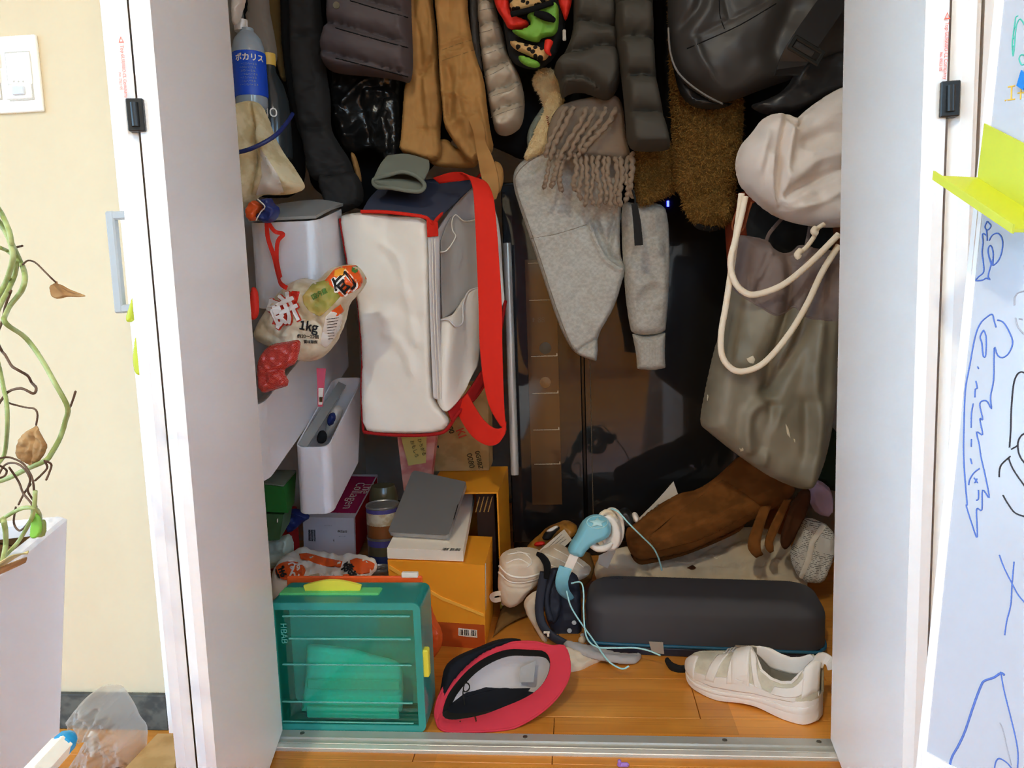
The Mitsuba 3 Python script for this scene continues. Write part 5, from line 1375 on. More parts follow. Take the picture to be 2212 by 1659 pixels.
part(k, "top_print", top_piece(0.06, 0.985, 0.10, 0.94, 0.0006), "magenta_print", 30, "magenta printed top")
part(k, "side_print", box8([*(q1_ + unit(np.cross(tv, hv)) * 0.0005 + x for x in (bv * 0.04, bv * 0.96, bv * 0.96 + unit(np.cross(tv, hv)) * 0.0006, bv * 0.04 + unit(np.cross(tv, hv)) * 0.0006)), *(q1_ + hv * 0.98 + unit(np.cross(tv, hv)) * 0.0005 + x for x in (bv * 0.04, bv * 0.96, bv * 0.96 + unit(np.cross(tv, hv)) * 0.0006, bv * 0.04 + unit(np.cross(tv, hv)) * 0.0006))]), "bag_red_dark", 30)
for tx, a, b in (("The", 0.86, 0.78), ("Collagen", 0.68, 0.78)):
    part(k, "lettering", place(lettering(tx, 0.024, 0.0006), frame(q0 + hv + tu * a + tv * b + up3 * 0.0014, -tv, tu)), "ink_white", 20)
fm = frame(q0 + np.array([0, -0.0009, 0]), tu, hv)
for i in range(12):
    if i not in (4, 8):
        part(k, "barcode_bar", place(prism([(0.014 + i * 0.0016, 0.045), (0.0147 + i * 0.0016 + 0.0003 * (i % 3), 0.045), (0.0147 + i * 0.0016 + 0.0003 * (i % 3), 0.075), (0.014 + i * 0.0016, 0.075)], 0.0005), fm), "ink_black", 20)
for tx, x, y_, h in (("・・ー ・", 0.058, 0.085, 0.004), ("5", 0.082, 0.045, 0.006), ("株式会社", 0.095, 0.070, 0.005), ("ー ・ ー", 0.098, 0.058, 0.004)):
    part(k, "lettering", place(lettering(tx, h, 0.0005), fm @ trimesh.transformations.translation_matrix([x, y_, 0])), "ink_brown", 20)

# green boxes, clear bag
mat("green_card", (36, 108, 44), 0.45, 0.4)
mat("green_grey", (118, 128, 110), 0.4, 0.4)
mat("green_dark", (64, 98, 60), 0.45, 0.4)
mat("film_green", (176, 184, 166), 0.25, 0.5, bump=f_wrinkle, height=0.003)
k = thing("green_box", "green carton with a grey top, upper of two by the left door", "box", "green cartons by the left door")
part(k, "body", box8([P(560, 1105, y=1.62), P(622, 1108, y=1.60), P(636, 1085, y=1.72), P(580, 1080, y=1.74), P(560, 1046, y=1.62), P(612, 1052, y=1.60), P(640, 1020, y=1.72), P(580, 1018, y=1.74)]), "green_card", 30)
part(k, "top", box8([P(560, 1045, y=1.62), P(612, 1051, y=1.60), P(640, 1019, y=1.72), P(580, 1017, y=1.74), P(560, 1042, y=1.62), P(612, 1048, y=1.60), P(640, 1016, y=1.72), P(580, 1014, y=1.74)]), "green_grey", 30, "grey top")
k = thing("green_box", "darker green carton, lower of two by the left door", "box", "green cartons by the left door")
part(k, "body", box8([P(560, 1170, y=1.62), P(604, 1166, y=1.60), P(626, 1128, y=1.72), P(580, 1128, y=1.74), P(560, 1110, y=1.62), P(612, 1112, y=1.60), P(632, 1090, y=1.72), P(580, 1086, y=1.74)]), "green_dark", 30)
part(k, "sticker", box8([P(598, 1130, y=1.598), P(616, 1112, y=1.64), P(616, 1112, y=1.645), P(598, 1130, y=1.603), P(598, 1122, y=1.598), P(618, 1102, y=1.64), P(618, 1102, y=1.645), P(598, 1122, y=1.603)]), "label_white", 30)
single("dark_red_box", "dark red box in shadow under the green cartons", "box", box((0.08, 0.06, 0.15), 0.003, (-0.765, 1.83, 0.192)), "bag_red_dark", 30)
k = thing("crumpled_dark_bag", "crumpled dark blue plastic bag beside the pink-topped box", "bag")
part(k, "body", cloth([(618, 1112), (630, 1096), (660, 1104), (672, 1118), (654, 1128), (640, 1142), (624, 1152), (616, 1136)], 1.80, 0.02, 12, 4, [rough(7, 7, 0.010, 71)], sm=1), "navy_film", True)
part("crumpled_dark_bag", "knot", tube([P(624, 1120, y=1.775), P(640, 1112, y=1.768), P(656, 1118, y=1.775)], 0.003, 6), "navy_film", True)
k = thing("clear_bag", "crumpled clear plastic bag under the green cartons beside the left door", "bag")
part(k, "film", cloth([(560, 1170), (606, 1158), (628, 1152), (636, 1180), (632, 1205), (606, 1222), (570, 1232), (560, 1230)], 1.72, 0.03, 20, 4, [rough(9, 14, 0.014, 72, 40)], sm=1), "film_green", True)

# orange snack bag lying on the carton
k = thing("rice_snack_bag", "orange and white Japanese rice snack bag lying behind the teal case", "snack bag")
ys_ = plane_y((700, 1190, 1.74), (590, 1290, 1.47), (820, 1290, 1.47))
sb_ = cloth([(585, 1250), (600, 1224), (624, 1206), (648, 1194), (700, 1204), (740, 1212), (764, 1205), (800, 1212), (820, 1222), (800, 1240), (790, 1268), (800, 1300), (690, 1302), (585, 1300)], ys_, 0.03, 26, 4, [rough(16, 10, 0.010, 73), rough(6, 6, 0.003, 74)], sm=1)
part(k, "film", sb_, "label_white", True)
part(k, "orange_edge", patch(sb_, [(646, 1198), (664, 1196), (700, 1206), (740, 1214), (736, 1226), (700, 1224), (668, 1212), (650, 1208)], 1.6, 0.0016, 4), "snack_orange", True, "orange printed edge")
part(k, "orange_tip", patch(sb_, [(756, 1212), (770, 1207), (800, 1214), (814, 1222), (798, 1238), (776, 1242), (760, 1230)], 1.6, 0.0016, 4), "snack_orange", True, "orange printed tip")
an = np.linspace(0, 2 * np.pi, 30, endpoint=False)
part(k, "orange_disc", patch(sb_, [(627 + 33 * math.cos(t), 1234 + 20 * math.sin(t)) for t in an], 1.6, 0.0016, 3), "snack_orange", True, "orange disc print")
part(k, "orange_disc", patch(sb_, [(750 + 22 * math.cos(t), 1256 + 14 * math.sin(t)) for t in an], 1.6, 0.0016, 3), "snack_orange", True, "orange disc print")
part(k, "cake_print", patch(sb_, [(668, 1244), (690, 1240), (690, 1262), (664, 1264)], 1.6, 0.0016, 3), "mochi_cream", True)
part(k, "cake_print", patch(sb_, [(704, 1248), (722, 1243), (728, 1262), (706, 1266)], 1.6, 0.0016, 3), "box_pink_pale", True)
for tx, px, py, h, ang in (("ぽ", 606, 1238, 0.018, 20), ("う", 628, 1222, 0.017, 10), ("す", 644, 1226, 0.015, 0), ("ん", 634, 1240, 0.020, 0), ("焼", 752, 1228, 0.018, -30), ("も", 764, 1246, 0.020, -30), ("ち", 756, 1258, 0.018, -30)):
    print_on(k, sb_, tx, px, py, 1.56, h, ang, "ink_white" if px < 660 and tx != "ぽ" else "ink_black", 0.0032, 2)

# teal lidded case
tcol = (44, 148, 138)
mat("teal_plastic", tcol, 0.30, 0.5)
mat("teal_back", (150, 222, 214), 0.45, 0.4)
mat("teal_rib", (92, 172, 160), 0.35, 0.5)
mat("teal_paper", (242, 244, 236), 0.7, 0.3)
mat("handle_yellow", (222, 214, 70), 0.45, 0.4)
mat("handle_green", (92, 190, 112), 0.45, 0.4)
TEAL = {"type": "principled", "base_color": {"type": "rgb", "value": lin(90, 200, 186)}, "roughness": 0.12, "specular": 0.5}
scene["teal_clear"] = {"type": "thindielectric", "specular_transmittance": {"type": "rgb", "value": lin(140, 240, 232)}}
scene["teal_wall"] = {"type": "blendbsdf", "weight": 0.62, "a": {"type": "thindielectric", "specular_transmittance": {"type": "rgb", "value": lin(140, 230, 216)}}, "b": {"type": "twosided", "bsdf": {"type": "principled", "base_color": {"type": "rgb", "value": lin(44, 150, 140)}, "roughness": 0.3, "specular": 0.5}}}
k = thing("teal_case", "translucent teal plastic document case with a yellow handle standing at the lower left", "case")
tx0_, tx1_, ty0, ty1, tz = -0.575, -0.292, 1.297, 1.392, 0.247
tw, tcx = tx1_ - tx0_, (tx0_ + tx1_) / 2


def rrect(w, h, r, n=6):
    return Polygon([(-w / 2, 0), (w / 2, 0), (w / 2, h), (-w / 2, h)]).buffer(-r).buffer(r, quad_segs=n)


M = np.eye(4)
M[:3, :3] = np.column_stack([[1, 0, 0], [0, 0, 1], [0, -1, 0]])
M[:3, 3] = [tcx, ty1, 0.001]
outer, inner = rrect(tw, tz, 0.014), rrect(tw, tz, 0.014).buffer(-0.003)
shell = outer.difference(inner)
part(k, "rim", place(trimesh.creation.extrude_polygon(shell, ty1 - ty0, engine="earcut"), M), "teal_wall", 30)
part(k, "back_wall", place(trimesh.creation.extrude_polygon(inner, 0.002, engine="earcut"), M), "teal_back", 30)
Mf = M.copy()
Mf[:3, 3] = [tcx, ty0 + 0.002, 0.001]
lidm = trimesh.creation.extrude_polygon(inner, 0.0004, engine="earcut")
part(k, "front_lid", place(lidm, Mf), "teal_clear", 30, "translucent ribbed front lid")
frame_ring = outer.difference(outer.buffer(-0.013))
Mr = M.copy()
Mr[:3, 3] = [tcx, ty0 + 0.001, 0.001]
part(k, "lid_frame", place(trimesh.creation.extrude_polygon(frame_ring, 0.004, engine="earcut"), Mr), "teal_plastic", 30)
for py0, w0, w1, h_ in ((1331, 610, 886, 0.0035), (1380, 624, 888, 0.0035), (1436, 610, 890, 0.003), (1517, 610, 892, 0.003), (1560, 610, 894, 0.0025)):
    z = P(760, py0, y=ty0)[2]
    xa, xb = P(w0, py0, y=ty0)[0], P(w1, py0, y=ty0)[0]
    part(k, "rib", box((xb - xa, 0.004, h_), 0.0012, ((xa + xb) / 2, ty0 - 0.0008, z)), "teal_rib", 30)
single("papers_in_case", "stack of pale papers seen through the teal case lid", "papers", cloth([(650, 1548), (654, 1500), (660, 1470), (662, 1402), (664, 1390), (700, 1392), (760, 1400), (800, 1412), (850, 1424), (870, 1436), (872, 1500), (868, 1549)], 1.33, 0.012, 10, 8, [fold([(660, 1440), (870, 1442)], 4, -0.004), fold([(660, 1500), (870, 1500)], 4, -0.004)], sm=1), "teal_paper", True)
single("envelope_in_case", "paler folded envelope lying on the papers inside the teal case", "envelope", box((0.175, 0.006, 0.020), 0.002, (P(764, 1478, y=1.312)[0], 1.312, P(764, 1478, y=1.312)[2])), "label_white", 30)
single("letter_in_case", "pale letter lowest inside the teal case", "letter", box((0.175, 0.006, 0.024), 0.002, (P(762, 1538, y=1.312)[0], 1.312, P(762, 1538, y=1.312)[2])), "label_white", 30)
hb1 = [P(622, 1270, z=tz + 0.001), P(816, 1272, z=tz + 0.001)]
part(k, "handle_base", box((0.190, 0.030, 0.006), 0.002, (P(715, 1280, z=tz)[0], 1.345, tz + 0.002)), "handle_green", 30, "light green handle seat")
hx_ = P(718, 1282, z=tz)[0]
arc = [[hx_ - 0.052 + 0.104 * t, 1.345, tz + 0.004 + 0.010 * math.sin(math.pi * t)] for t in np.linspace(0, 1, 9)]
part(k, "handle", tube(arc, 0.011, 4, 3, flat=0.007), "handle_yellow", 30, "yellow handle")
part(k, "latch", cat(box((0.012, 0.018, 0.052), 0.002, (tx1_ + 0.003, ty0 + 0.012, 0.130))), "handle_yellow", 30, "yellow side latch")
part(k, "raised_mark", place(lettering("HBAB", 0.011, 0.001), frame([P(606, 1345, y=ty0)[0], ty0 - 0.0004, P(606, 1345, y=ty0)[2]], [0, 0, -1], [1, 0, 0])), "teal_rib", 20)
single("orange_packet", "orange-rimmed packet squeezed between the teal case and the front orange box", "packet", cloth([(900, 1290), (930, 1300), (938, 1330), (956, 1362), (956, 1390), (946, 1412), (930, 1424), (910, 1430)], 1.50, 0.02, 12, 4, [rough(8, 8, 0.006, 75)], sm=1), "snack_orange", True)
single("orange_folder", "orange folder edge standing behind the teal case with a white tag", "folder", box((0.27, 0.008, 0.252), 0.002, (-0.446, 1.412, 0.127)), "snack_orange", 30)
k = "orange_folder"
part(k, "tag", box((0.032, 0.010, 0.010), 0.001, (P(887, 1266, y=1.412)[0], 1.412, 0.256)), "label_white", 30, "white paper tag")

# ------------------------------------------------------------------ things on the floor at the right
mat("suede_brown", None, 0.92, 0.2, bump=f_weave, height=0.0008, sheen=0.4, tex=blot((106, 64, 26), (124, 76, 34), 30))
mat("suede_dark", (70, 40, 22), 0.95, 0.15, bump=f_weave, height=0.0008)
mat("pink_lilac", (190, 160, 180), 0.85, 0.25, bump=f_weave, height=0.0003)
mat("towel_white", None, 0.9, 0.2, bump=f_weave, height=0.0006, tex=blot((224, 206, 176), (206, 190, 164), 12))
mat("paper_white", (226, 216, 200), 0.8, 0.25)
mat("green_cloth", (34, 46, 34), 0.9, 0.2)


def newsprint(p, n, uv):
    row = dr.floor(p.z * 230 + p.x * 60)
    ink = noise(p.x * 260 - p.z * 90, row * 9.1, p.y * 200)
    blk = mikit.cell_rand(dr.floor(p.x * 28 - p.z * 8), dr.floor(p.z * 26 + p.x * 7), 2)
    line = smoothstep(0.35, 0.5, dr.abs(p.z * 230 + p.x * 60 - row - 0.5) * 2)
    k = (1 - line) * smoothstep(0.38, 0.5, ink) * smoothstep(0.15, 0.25, blk)
    return mix(lin(206, 202, 192), lin(96, 92, 88), k * 0.85)


mat("newsprint", None, 0.8, 0.25, tex=mikit.proc(newsprint))
mat("speaker_black", (64, 64, 68), 0.40, 0.5, bump=lambda p, n, uv: dr.sin(p.x * 1600) * dr.sin((p.z + p.y) * 1600), height=0.0004, eps=4e-4)
mat("speaker_edge", (38, 39, 52), 0.36, 0.45)
mat("teal_piping", (30, 92, 122), 0.45, 0.4)
mat("tag_grey", (166, 156, 142), 0.7, 0.3)
mat("headphone_blue", (128, 198, 216), 0.28, 0.5)
mat("headphone_star", (170, 216, 220), 0.35, 0.45)
mat("headphone_white", (240, 234, 222), 0.35, 0.45)
mat("headphone_cream", (230, 212, 180), 0.5, 0.4)
mat("cable_aqua", (168, 224, 232), 0.4, 0.45)
mat("navy_nylon", (40, 44, 56), 0.65, 0.35, bump=f_weave, height=0.0003)
mat("dot_white", (196, 206, 210), 0.6, 0.3)
mat("canvas_cream", None, 0.75, 0.3, bump=f_weave, height=0.0003, tex=blot((220, 204, 180), (206, 188, 162), 16))
mat("grey_cloth", (176, 174, 172), 0.85, 0.25, bump=f_weave, height=0.0003)
mat("crisp_brown", None, 0.35, 0.45, tex=blot((176, 124, 52), (120, 78, 34), 24), bump=f_wrinkle, height=0.002)
mat("chart_yellow", None, 0.35, 0.45, tex=blot((176, 160, 60), (140, 124, 44), 22), bump=f_wrinkle, height=0.003)
mat("hat_navy", (24, 27, 34), 0.9, 0.2, bump=f_weave, height=0.0006, sheen=0.2)
mat("hat_pink", (206, 58, 74), 0.85, 0.25, bump=f_weave, height=0.0005, sheen=0.3)
mat("hat_lining", (206, 200, 200), 0.85, 0.25, bump=f_weave, height=0.0003)
mat("hat_band", (34, 34, 30), 0.9, 0.2, bump=f_weave, height=0.0005)
mat("shoe_white", (230, 226, 220), 0.5, 0.35)
mat("shoe_mesh", None, 0.8, 0.25, bump=f_weave, height=0.0006, tex=blot((206, 202, 184), (194, 190, 172), 60))
mat("shoe_inner", (128, 124, 112), 0.9, 0.2, bump=f_weave, height=0.0005)
mat("shoe_sole", (236, 232, 228), 0.45, 0.4)

# crumpled white sheet on the floor behind the speaker
wsh = cloth([(1290, 1190), (1360, 1170), (1480, 1172), (1560, 1140), (1630, 1126), (1700, 1150), (1736, 1200), (1760, 1262), (1720, 1290), (1500, 1290), (1330, 1280), (1280, 1240)], plane_y((1500, 1130, 2.02), (1300, 1290, 1.80), (1740, 1290, 1.80)), 0.03, 50, 6,
            [rough(50, 24, 0.026, 80), rough(18, 12, 0.012, 81), fold([(1480, 1215), (1560, 1210), (1620, 1190)], 10, 0.014)])
k = single("white_sheet", "crumpled cream-white sheet on the floor between the suede bag and the black speaker", "sheet", wsh, "towel_white", True)
part(k, "stain", patch(wsh, [(1488, 1218), (1500, 1212), (1508, 1218), (1500, 1224)], 1.86, 0.001, 3), "suede_dark", True, "dark stain")
part(k, "cord", stroke(wsh, [(1462, 1205), (1500, 1206), (1540, 1190), (1552, 1198), (1560, 1192)], 1.86, 0.002), "rope_cotton", True)

# brown suede bag with flaps
k = thing("suede_bag", "brown suede bag lying on the white sheet under the olive tote", "bag")
sbg = cloth([(1376, 1134), (1402, 1110), (1468, 1072), (1508, 1066), (1560, 1028), (1600, 988), (1650, 1010), (1720, 1050), (1704, 1076), (1646, 1108), (1588, 1140), (1540, 1164), (1480, 1190), (1420, 1202), (1374, 1208), (1357, 1190), (1350, 1160), (1358, 1144)], plane_y((1400, 1110, 1.94), (1640, 1000, 1.96), (1420, 1205, 1.84)), 0.05, 34, 5,
            [rough(60, 40, 0.012, 82), fold([(1366, 1140), (1450, 1096), (1520, 1072)], 6, -0.010), fold([(1370, 1188), (1480, 1168), (1600, 1110)], 14, 0.008)])
part(k, "body", sbg, "suede_brown", True)
part(k, "pocket", patch(sbg, [(1506, 1078), (1558, 1038), (1604, 1066), (1640, 1094), (1640, 1106), (1588, 1134), (1500, 1170), (1420, 1190), (1400, 1160), (1460, 1110)], 1.85, 0.0014, 5), "suede_brown", True, "sewn front panel")
part(k, "under_side", cloth([(1356, 1190), (1376, 1206), (1420, 1204), (1480, 1190), (1590, 1142), (1612, 1120), (1602, 1146), (1560, 1166), (1480, 1200), (1410, 1216), (1376, 1222)], 1.90, 0.012, 8, 5), "suede_brown", True)
part(k, "loop", strap_sheet([(1640, 1096), (1622, 1140), (1613, 1170), (1616, 1190), (1630, 1204)], [(1664, 1092), (1648, 1136), (1640, 1170), (1642, 1190), (1646, 1196)], [1.82, 1.79, 1.78, 1.775, 1.78], 0.005, 24), "suede_brown", True)
part(k, "loop", strap_sheet([(1690, 1080), (1664, 1130), (1650, 1168), (1652, 1186), (1660, 1194)], [(1706, 1080), (1684, 1132), (1668, 1168), (1668, 1180), (1668, 1190)], [1.82, 1.80, 1.79, 1.785, 1.785], 0.005, 24), "suede_brown", True)
part(k, "flap", cloth([(1716, 1066), (1744, 1050), (1750, 1080), (1730, 1130), (1704, 1180), (1690, 1190), (1680, 1168), (1692, 1126)], 1.80, 0.014, 10, 5, [rough(14, 30, 0.006, 83)]), "suede_dark", True, "dark brown flap")

# paper, newspaper, purple cloth, green cloth
k = single("folded_paper", "white folded paper standing between the headphones and the suede bag", "paper", sheet(loft([[P(1378, 1122, y=1.97), P(1390, 1130, y=1.94)], [P(1420, 1080, y=1.99), P(1440, 1096, y=1.95)], [P(1455, 1040, y=2.01), P(1467, 1074, y=1.97)]], 10, 8), 0.0016), "paper_white", 30)
part(k, "scribble", tube([P(1408, 1106, y=1.955), P(1422, 1090, y=1.955), P(1426, 1098, y=1.952), P(1440, 1082, y=1.955), P(1444, 1088, y=1.953), P(1458, 1072, y=1.958)], 0.0009, 5), "ink_brown", True)
k = thing("rolled_newspaper", "bundle of printed newspaper with a paper band beside the right door", "newspaper")
npm = cloth([(1735, 1114), (1790, 1138), (1800, 1180), (1786, 1226), (1766, 1262), (1720, 1254), (1696, 1200), (1712, 1160), (1722, 1135)], 1.84, 0.03, 30, 5, [rough(14, 40, 0.008, 84, 20)], sm=1)
part(k, "pages", npm, "newsprint", True)
part(k, "band", patch(npm, [(1768, 1130), (1778, 1136), (1752, 1172), (1744, 1212), (1726, 1250), (1718, 1246), (1734, 1206), (1742, 1168)], 1.78, 0.002, 4), "paper_white", True, "white paper band")
single("lilac_cloth", "lilac cloth corner beside the right door above the newspaper", "cloth", cloth([(1748, 1040), (1768, 1034), (1800, 1060), (1800, 1118), (1764, 1112), (1746, 1080)], 1.86, 0.02, 14, 5, [rough(14, 14, 0.006, 85)], sm=1), "pink_lilac", True)
single("dark_green_cloth", "very dark green cloth behind the lower right side of the olive tote", "cloth", cloth([(1740, 960), (1810, 900), (1820, 1060), (1790, 1060), (1766, 1036), (1744, 1050)], 1.90, 0.02, 18, 6, [rough(20, 20, 0.008, 86)]), "green_cloth", True)
single("pale_paper_slip", "pale paper slip standing under the headphone pads", "paper", sheet(loft([[P(1294, 1200, y=1.80), P(1334, 1180, y=1.86)], [P(1292, 1218, y=1.79), P(1312, 1228, y=1.80)]], 8, 4), 0.0016), "paper_white", 30)

# crisp packet and receipt
k = thing("crisp_packet", "crumpled brown snack packet lying in front of the wine cooler", "snack bag")
part(k, "film", cloth([(1134, 1184), (1150, 1166), (1168, 1152), (1180, 1138), (1206, 1128), (1224, 1121), (1246, 1131), (1250, 1146), (1234, 1164), (1210, 1176), (1180, 1190), (1150, 1196)], 1.92, 0.04, 26, 4, [rough(10, 10, 0.012, 87)], sm=1), "crisp_brown", True)
part(k, "dark_print", cloth([(1168, 1166), (1178, 1146), (1204, 1134), (1212, 1140), (1200, 1150), (1188, 1168)], 1.875, 0.01, 6, 4, sm=1), "ink_black", True)
part(k, "white_print", cloth([(1176, 1148), (1200, 1134), (1210, 1136), (1190, 1150)], 1.868, 0.006, 5, 4, sm=1), "ink_white", True)
part(k, "red_print", cloth([(1152, 1172), (1176, 1168), (1178, 1178), (1154, 1182)], 1.87, 0.008, 5, 4, sm=1), "ski_red", True)
k = single("receipt", "creased white printed slip leaning on the crumpled brown packet", "paper", sheet(loft([[P(1164, 1190, y=1.84), P(1190, 1202, y=1.82)], [P(1192, 1166, y=1.86), P(1216, 1184, y=1.83)], [P(1219, 1143, y=1.89), P(1236, 1166, y=1.86)]], 10, 8), 0.0016), "paper_white", 30)
for i in range(3):
    part(k, "print_line", tube([P(1180 + i * 8, 1186 - i * 1, y=1.826), P(1214 + i * 5, 1154 + i * 5, y=1.855)], 0.0006, 5, 0), "grey_felt", True)
k = thing("yellow_wrapper", "crumpled yellow-green wrapper on the floor between the orange box and the white shoe", "wrapper")
part(k, "film", cloth([(1078, 1250), (1080, 1240), (1084, 1256), (1090, 1290), (1086, 1310), (1082, 1322), (1080, 1322), (1080, 1300), (1079, 1276)], 1.79, 0.012, 12, 4, [rough(7, 9, 0.012, 88)], sm=1), "chart_yellow", True)
for px, py in ((1088, 1230), (1092, 1262), (1086, 1304)):
    part(k, "torn_edge", cloth([(px - 5, py - 4), (px + 4, py - 6), (px + 6, py + 3), (px - 2, py + 6)], 1.772, 0.003, 3, 3), "ink_white", True, "white torn edge")
# dark matting and mess on the floor behind the boxes
single("brown_paper_bag", "flattened olive-brown paper bag on the floor beneath the white child's shoe", "bag", cloth([(1060, 1392), (1078, 1330), (1098, 1262), (1140, 1206), (1156, 1186), (1270, 1180), (1290, 1240), (1240, 1290), (1160, 1320), (1100, 1345), (1060, 1380)], plane_y((1150, 1180, 2.08), (1040, 1385, 1.66), (1270, 1200, 2.05)), 0.01, 14, 6, [rough(24, 12, 0.006, 89)], sm=1, shape=lambda q: np.full(len(q), 0.0)), "cardboard_dark", True)

# small white shoes
k = thing("child_shoe", "small white canvas shoe tipped over with its ribbed sole towards the orange boxes", "shoe", "small white canvas shoes")
cs = cloth([(1077, 1204), (1085, 1191), (1107, 1183), (1140, 1181), (1166, 1186), (1178, 1200), (1184, 1230), (1166, 1258), (1148, 1272), (1131, 1297), (1106, 1310), (1086, 1301), (1076, 1284), (1073, 1256), (1076, 1228)], 1.70, 0.07, 44, 4,
           [rough(40, 40, 0.006, 90), fold([(1078, 1216), (1100, 1238), (1140, 1242), (1180, 1230)], 4, -0.007), fold([(1077, 1230), (1102, 1250), (1140, 1252), (1182, 1238)], 3, -0.005), fold([(1120, 1290), (1140, 1262), (1176, 1244)], 5, 0.005)])
part(k, "body", cs, "canvas_cream", True)
for ln in ([(1077, 1222), (1102, 1244), (1140, 1247), (1180, 1234)], [(1076, 1236), (1102, 1257), (1140, 1257), (1180, 1242)]):
    part(k, "sole_edge", stroke(cs, ln, 1.62, 0.0032, -0.001), "headphone_white", True, "white rubber sole edge")
for ln in ([(1096, 1196), (1130, 1192), (1150, 1212), (1140, 1224)], [(1092, 1216), (1120, 1206), (1144, 1218)], [(1110, 1186), (1146, 1196)]):
    part(k, "tread", stroke(cs, ln, 1.62, 0.0016, 0.0), "headphone_white", True)
part(k, "pull_loop", tube([P(1086, 1282, y=1.66), P(1068, 1284, y=1.655), P(1060, 1290, y=1.655), P(1066, 1298, y=1.655), P(1080, 1296, y=1.66)], 0.0055, 4, 5, flat=0.002), "canvas_cream", 30)
k = thing("child_shoe", "small white canvas shoe with raised seams lying behind the tipped one", "shoe", "small white canvas shoes")
cs2 = cloth([(1160, 1190), (1186, 1180), (1204, 1172), (1222, 1180), (1240, 1196), (1268, 1216), (1281, 1228), (1274, 1240), (1256, 1250), (1236, 1256), (1200, 1246), (1170, 1238)], 1.78, 0.05, 30, 4, [rough(30, 30, 0.005, 91)])
part(k, "body", cs2, "canvas_cream", True)
for ln in ([(1176, 1196), (1210, 1210), (1236, 1226)], [(1196, 1184), (1236, 1206), (1262, 1226)], [(1176, 1216), (1206, 1228), (1236, 1238)]):
    part(k, "seam", stroke(cs2, ln, 1.72, 0.0015, 0.0), "headphone_white", True)

# navy pouch bag with straps and dots
k = thing("navy_pouch", "open navy bag with white dots and straps beneath the headphones", "bag")
part(k, "cavity", cloth([(1170, 1240), (1200, 1222), (1240, 1236), (1252, 1250), (1256, 1330), (1256, 1388), (1236, 1394), (1200, 1380), (1176, 1330)], 1.72, 0.02, 20, 5, [rough(20, 20, 0.010, 92)]), "navy_nylon", True)
part(k, "front_flap", cloth([(1186, 1262), (1204, 1250), (1214, 1280), (1210, 1330), (1196, 1352), (1182, 1330)], 1.68, 0.015, 10, 4, [rough(9, 20, 0.006, 93)]), "navy_nylon", True)
part(k, "strap", tube([P(1160, 1196, y=1.66), P(1172, 1204, y=1.65), P(1182, 1222, y=1.645), P(1180, 1250, y=1.645)], [0.005, 0.008, 0.009, 0.006], 8, 6, flat=0.005), "deep_black", True, "black strap")
part(k, "rim", tube([P(1176, 1236, y=1.66), P(1168, 1280, y=1.655), P(1165, 1320, y=1.65), P(1172, 1350, y=1.64), P(1190, 1372, y=1.63), P(1216, 1388, y=1.62), P(1232, 1396, y=1.62)], 0.010, 10, 6, flat=0.010), "navy_nylon", True)
part(k, "collar", tube([P(1200, 1230, y=1.68), P(1186, 1262, y=1.67), P(1180, 1300, y=1.665), P(1190, 1340, y=1.66)], 0.007, 8, 6), "navy_nylon", True)
for px, py, r in ((1240, 1345, 0.0052), (1230, 1362, 0.0055), (1258, 1372, 0.005)):
    c = lathe([(0, 0.0012), (r, 0.0008), (r, 0)], 16)
    part(k, "dot", place(c, frame(P(px, py, y=1.694), [1, 0, 0], [0, 0, 1])), "dot_white", 40, "white dot")
part(k, "zip_pull", cat(box((0.014, 0.004, 0.005), 0.001, P(1181, 1366, y=1.615)), box((0.005, 0.004, 0.012), 0.001, P(1184, 1370, y=1.613))), "headphone_white", 30)
part(k, "lining_edge", cloth([(1250, 1376), (1262, 1372), (1268, 1386), (1258, 1394), (1248, 1388)], 1.66, 0.008, 5, 4), "canvas_cream", True)
# cream and grey cloths around it
single("cream_cloth", "cream cloth hanging out around the left of the navy pouch", "cloth", cloth([(1128, 1300), (1150, 1278), (1168, 1274), (1164, 1320), (1170, 1350), (1186, 1372), (1180, 1392), (1166, 1378), (1152, 1350), (1138, 1330)], 1.67, 0.02, 14, 5, [rough(16, 20, 0.006, 94)]), "canvas_cream", True)
k = thing("grey_cloth_cap", "light grey and cream cloth cap lying flat in front of the speaker's left end", "cap")
part(k, "peak", cloth([(1212, 1386), (1250, 1392), (1300, 1404), (1350, 1418), (1387, 1412), (1384, 1424), (1372, 1434), (1330, 1432), (1270, 1420), (1226, 1402)], plane_y((1220, 1390, 1.60), (1380, 1414, 1.59), (1300, 1434, 1.535)), 0.012, 9, 4, [rough(30, 8, 0.003, 95)]), "grey_cloth", True, "light grey peak")
part(k, "crown", cloth([(1214, 1396), (1250, 1412), (1300, 1424), (1296, 1432), (1276, 1440), (1262, 1450), (1240, 1456), (1222, 1450), (1216, 1430)], plane_y((1220, 1398, 1.585), (1296, 1424, 1.58), (1240, 1455, 1.525)), 0.016, 12, 4, [rough(16, 12, 0.005, 96)]), "canvas_cream", True, "cream crown")

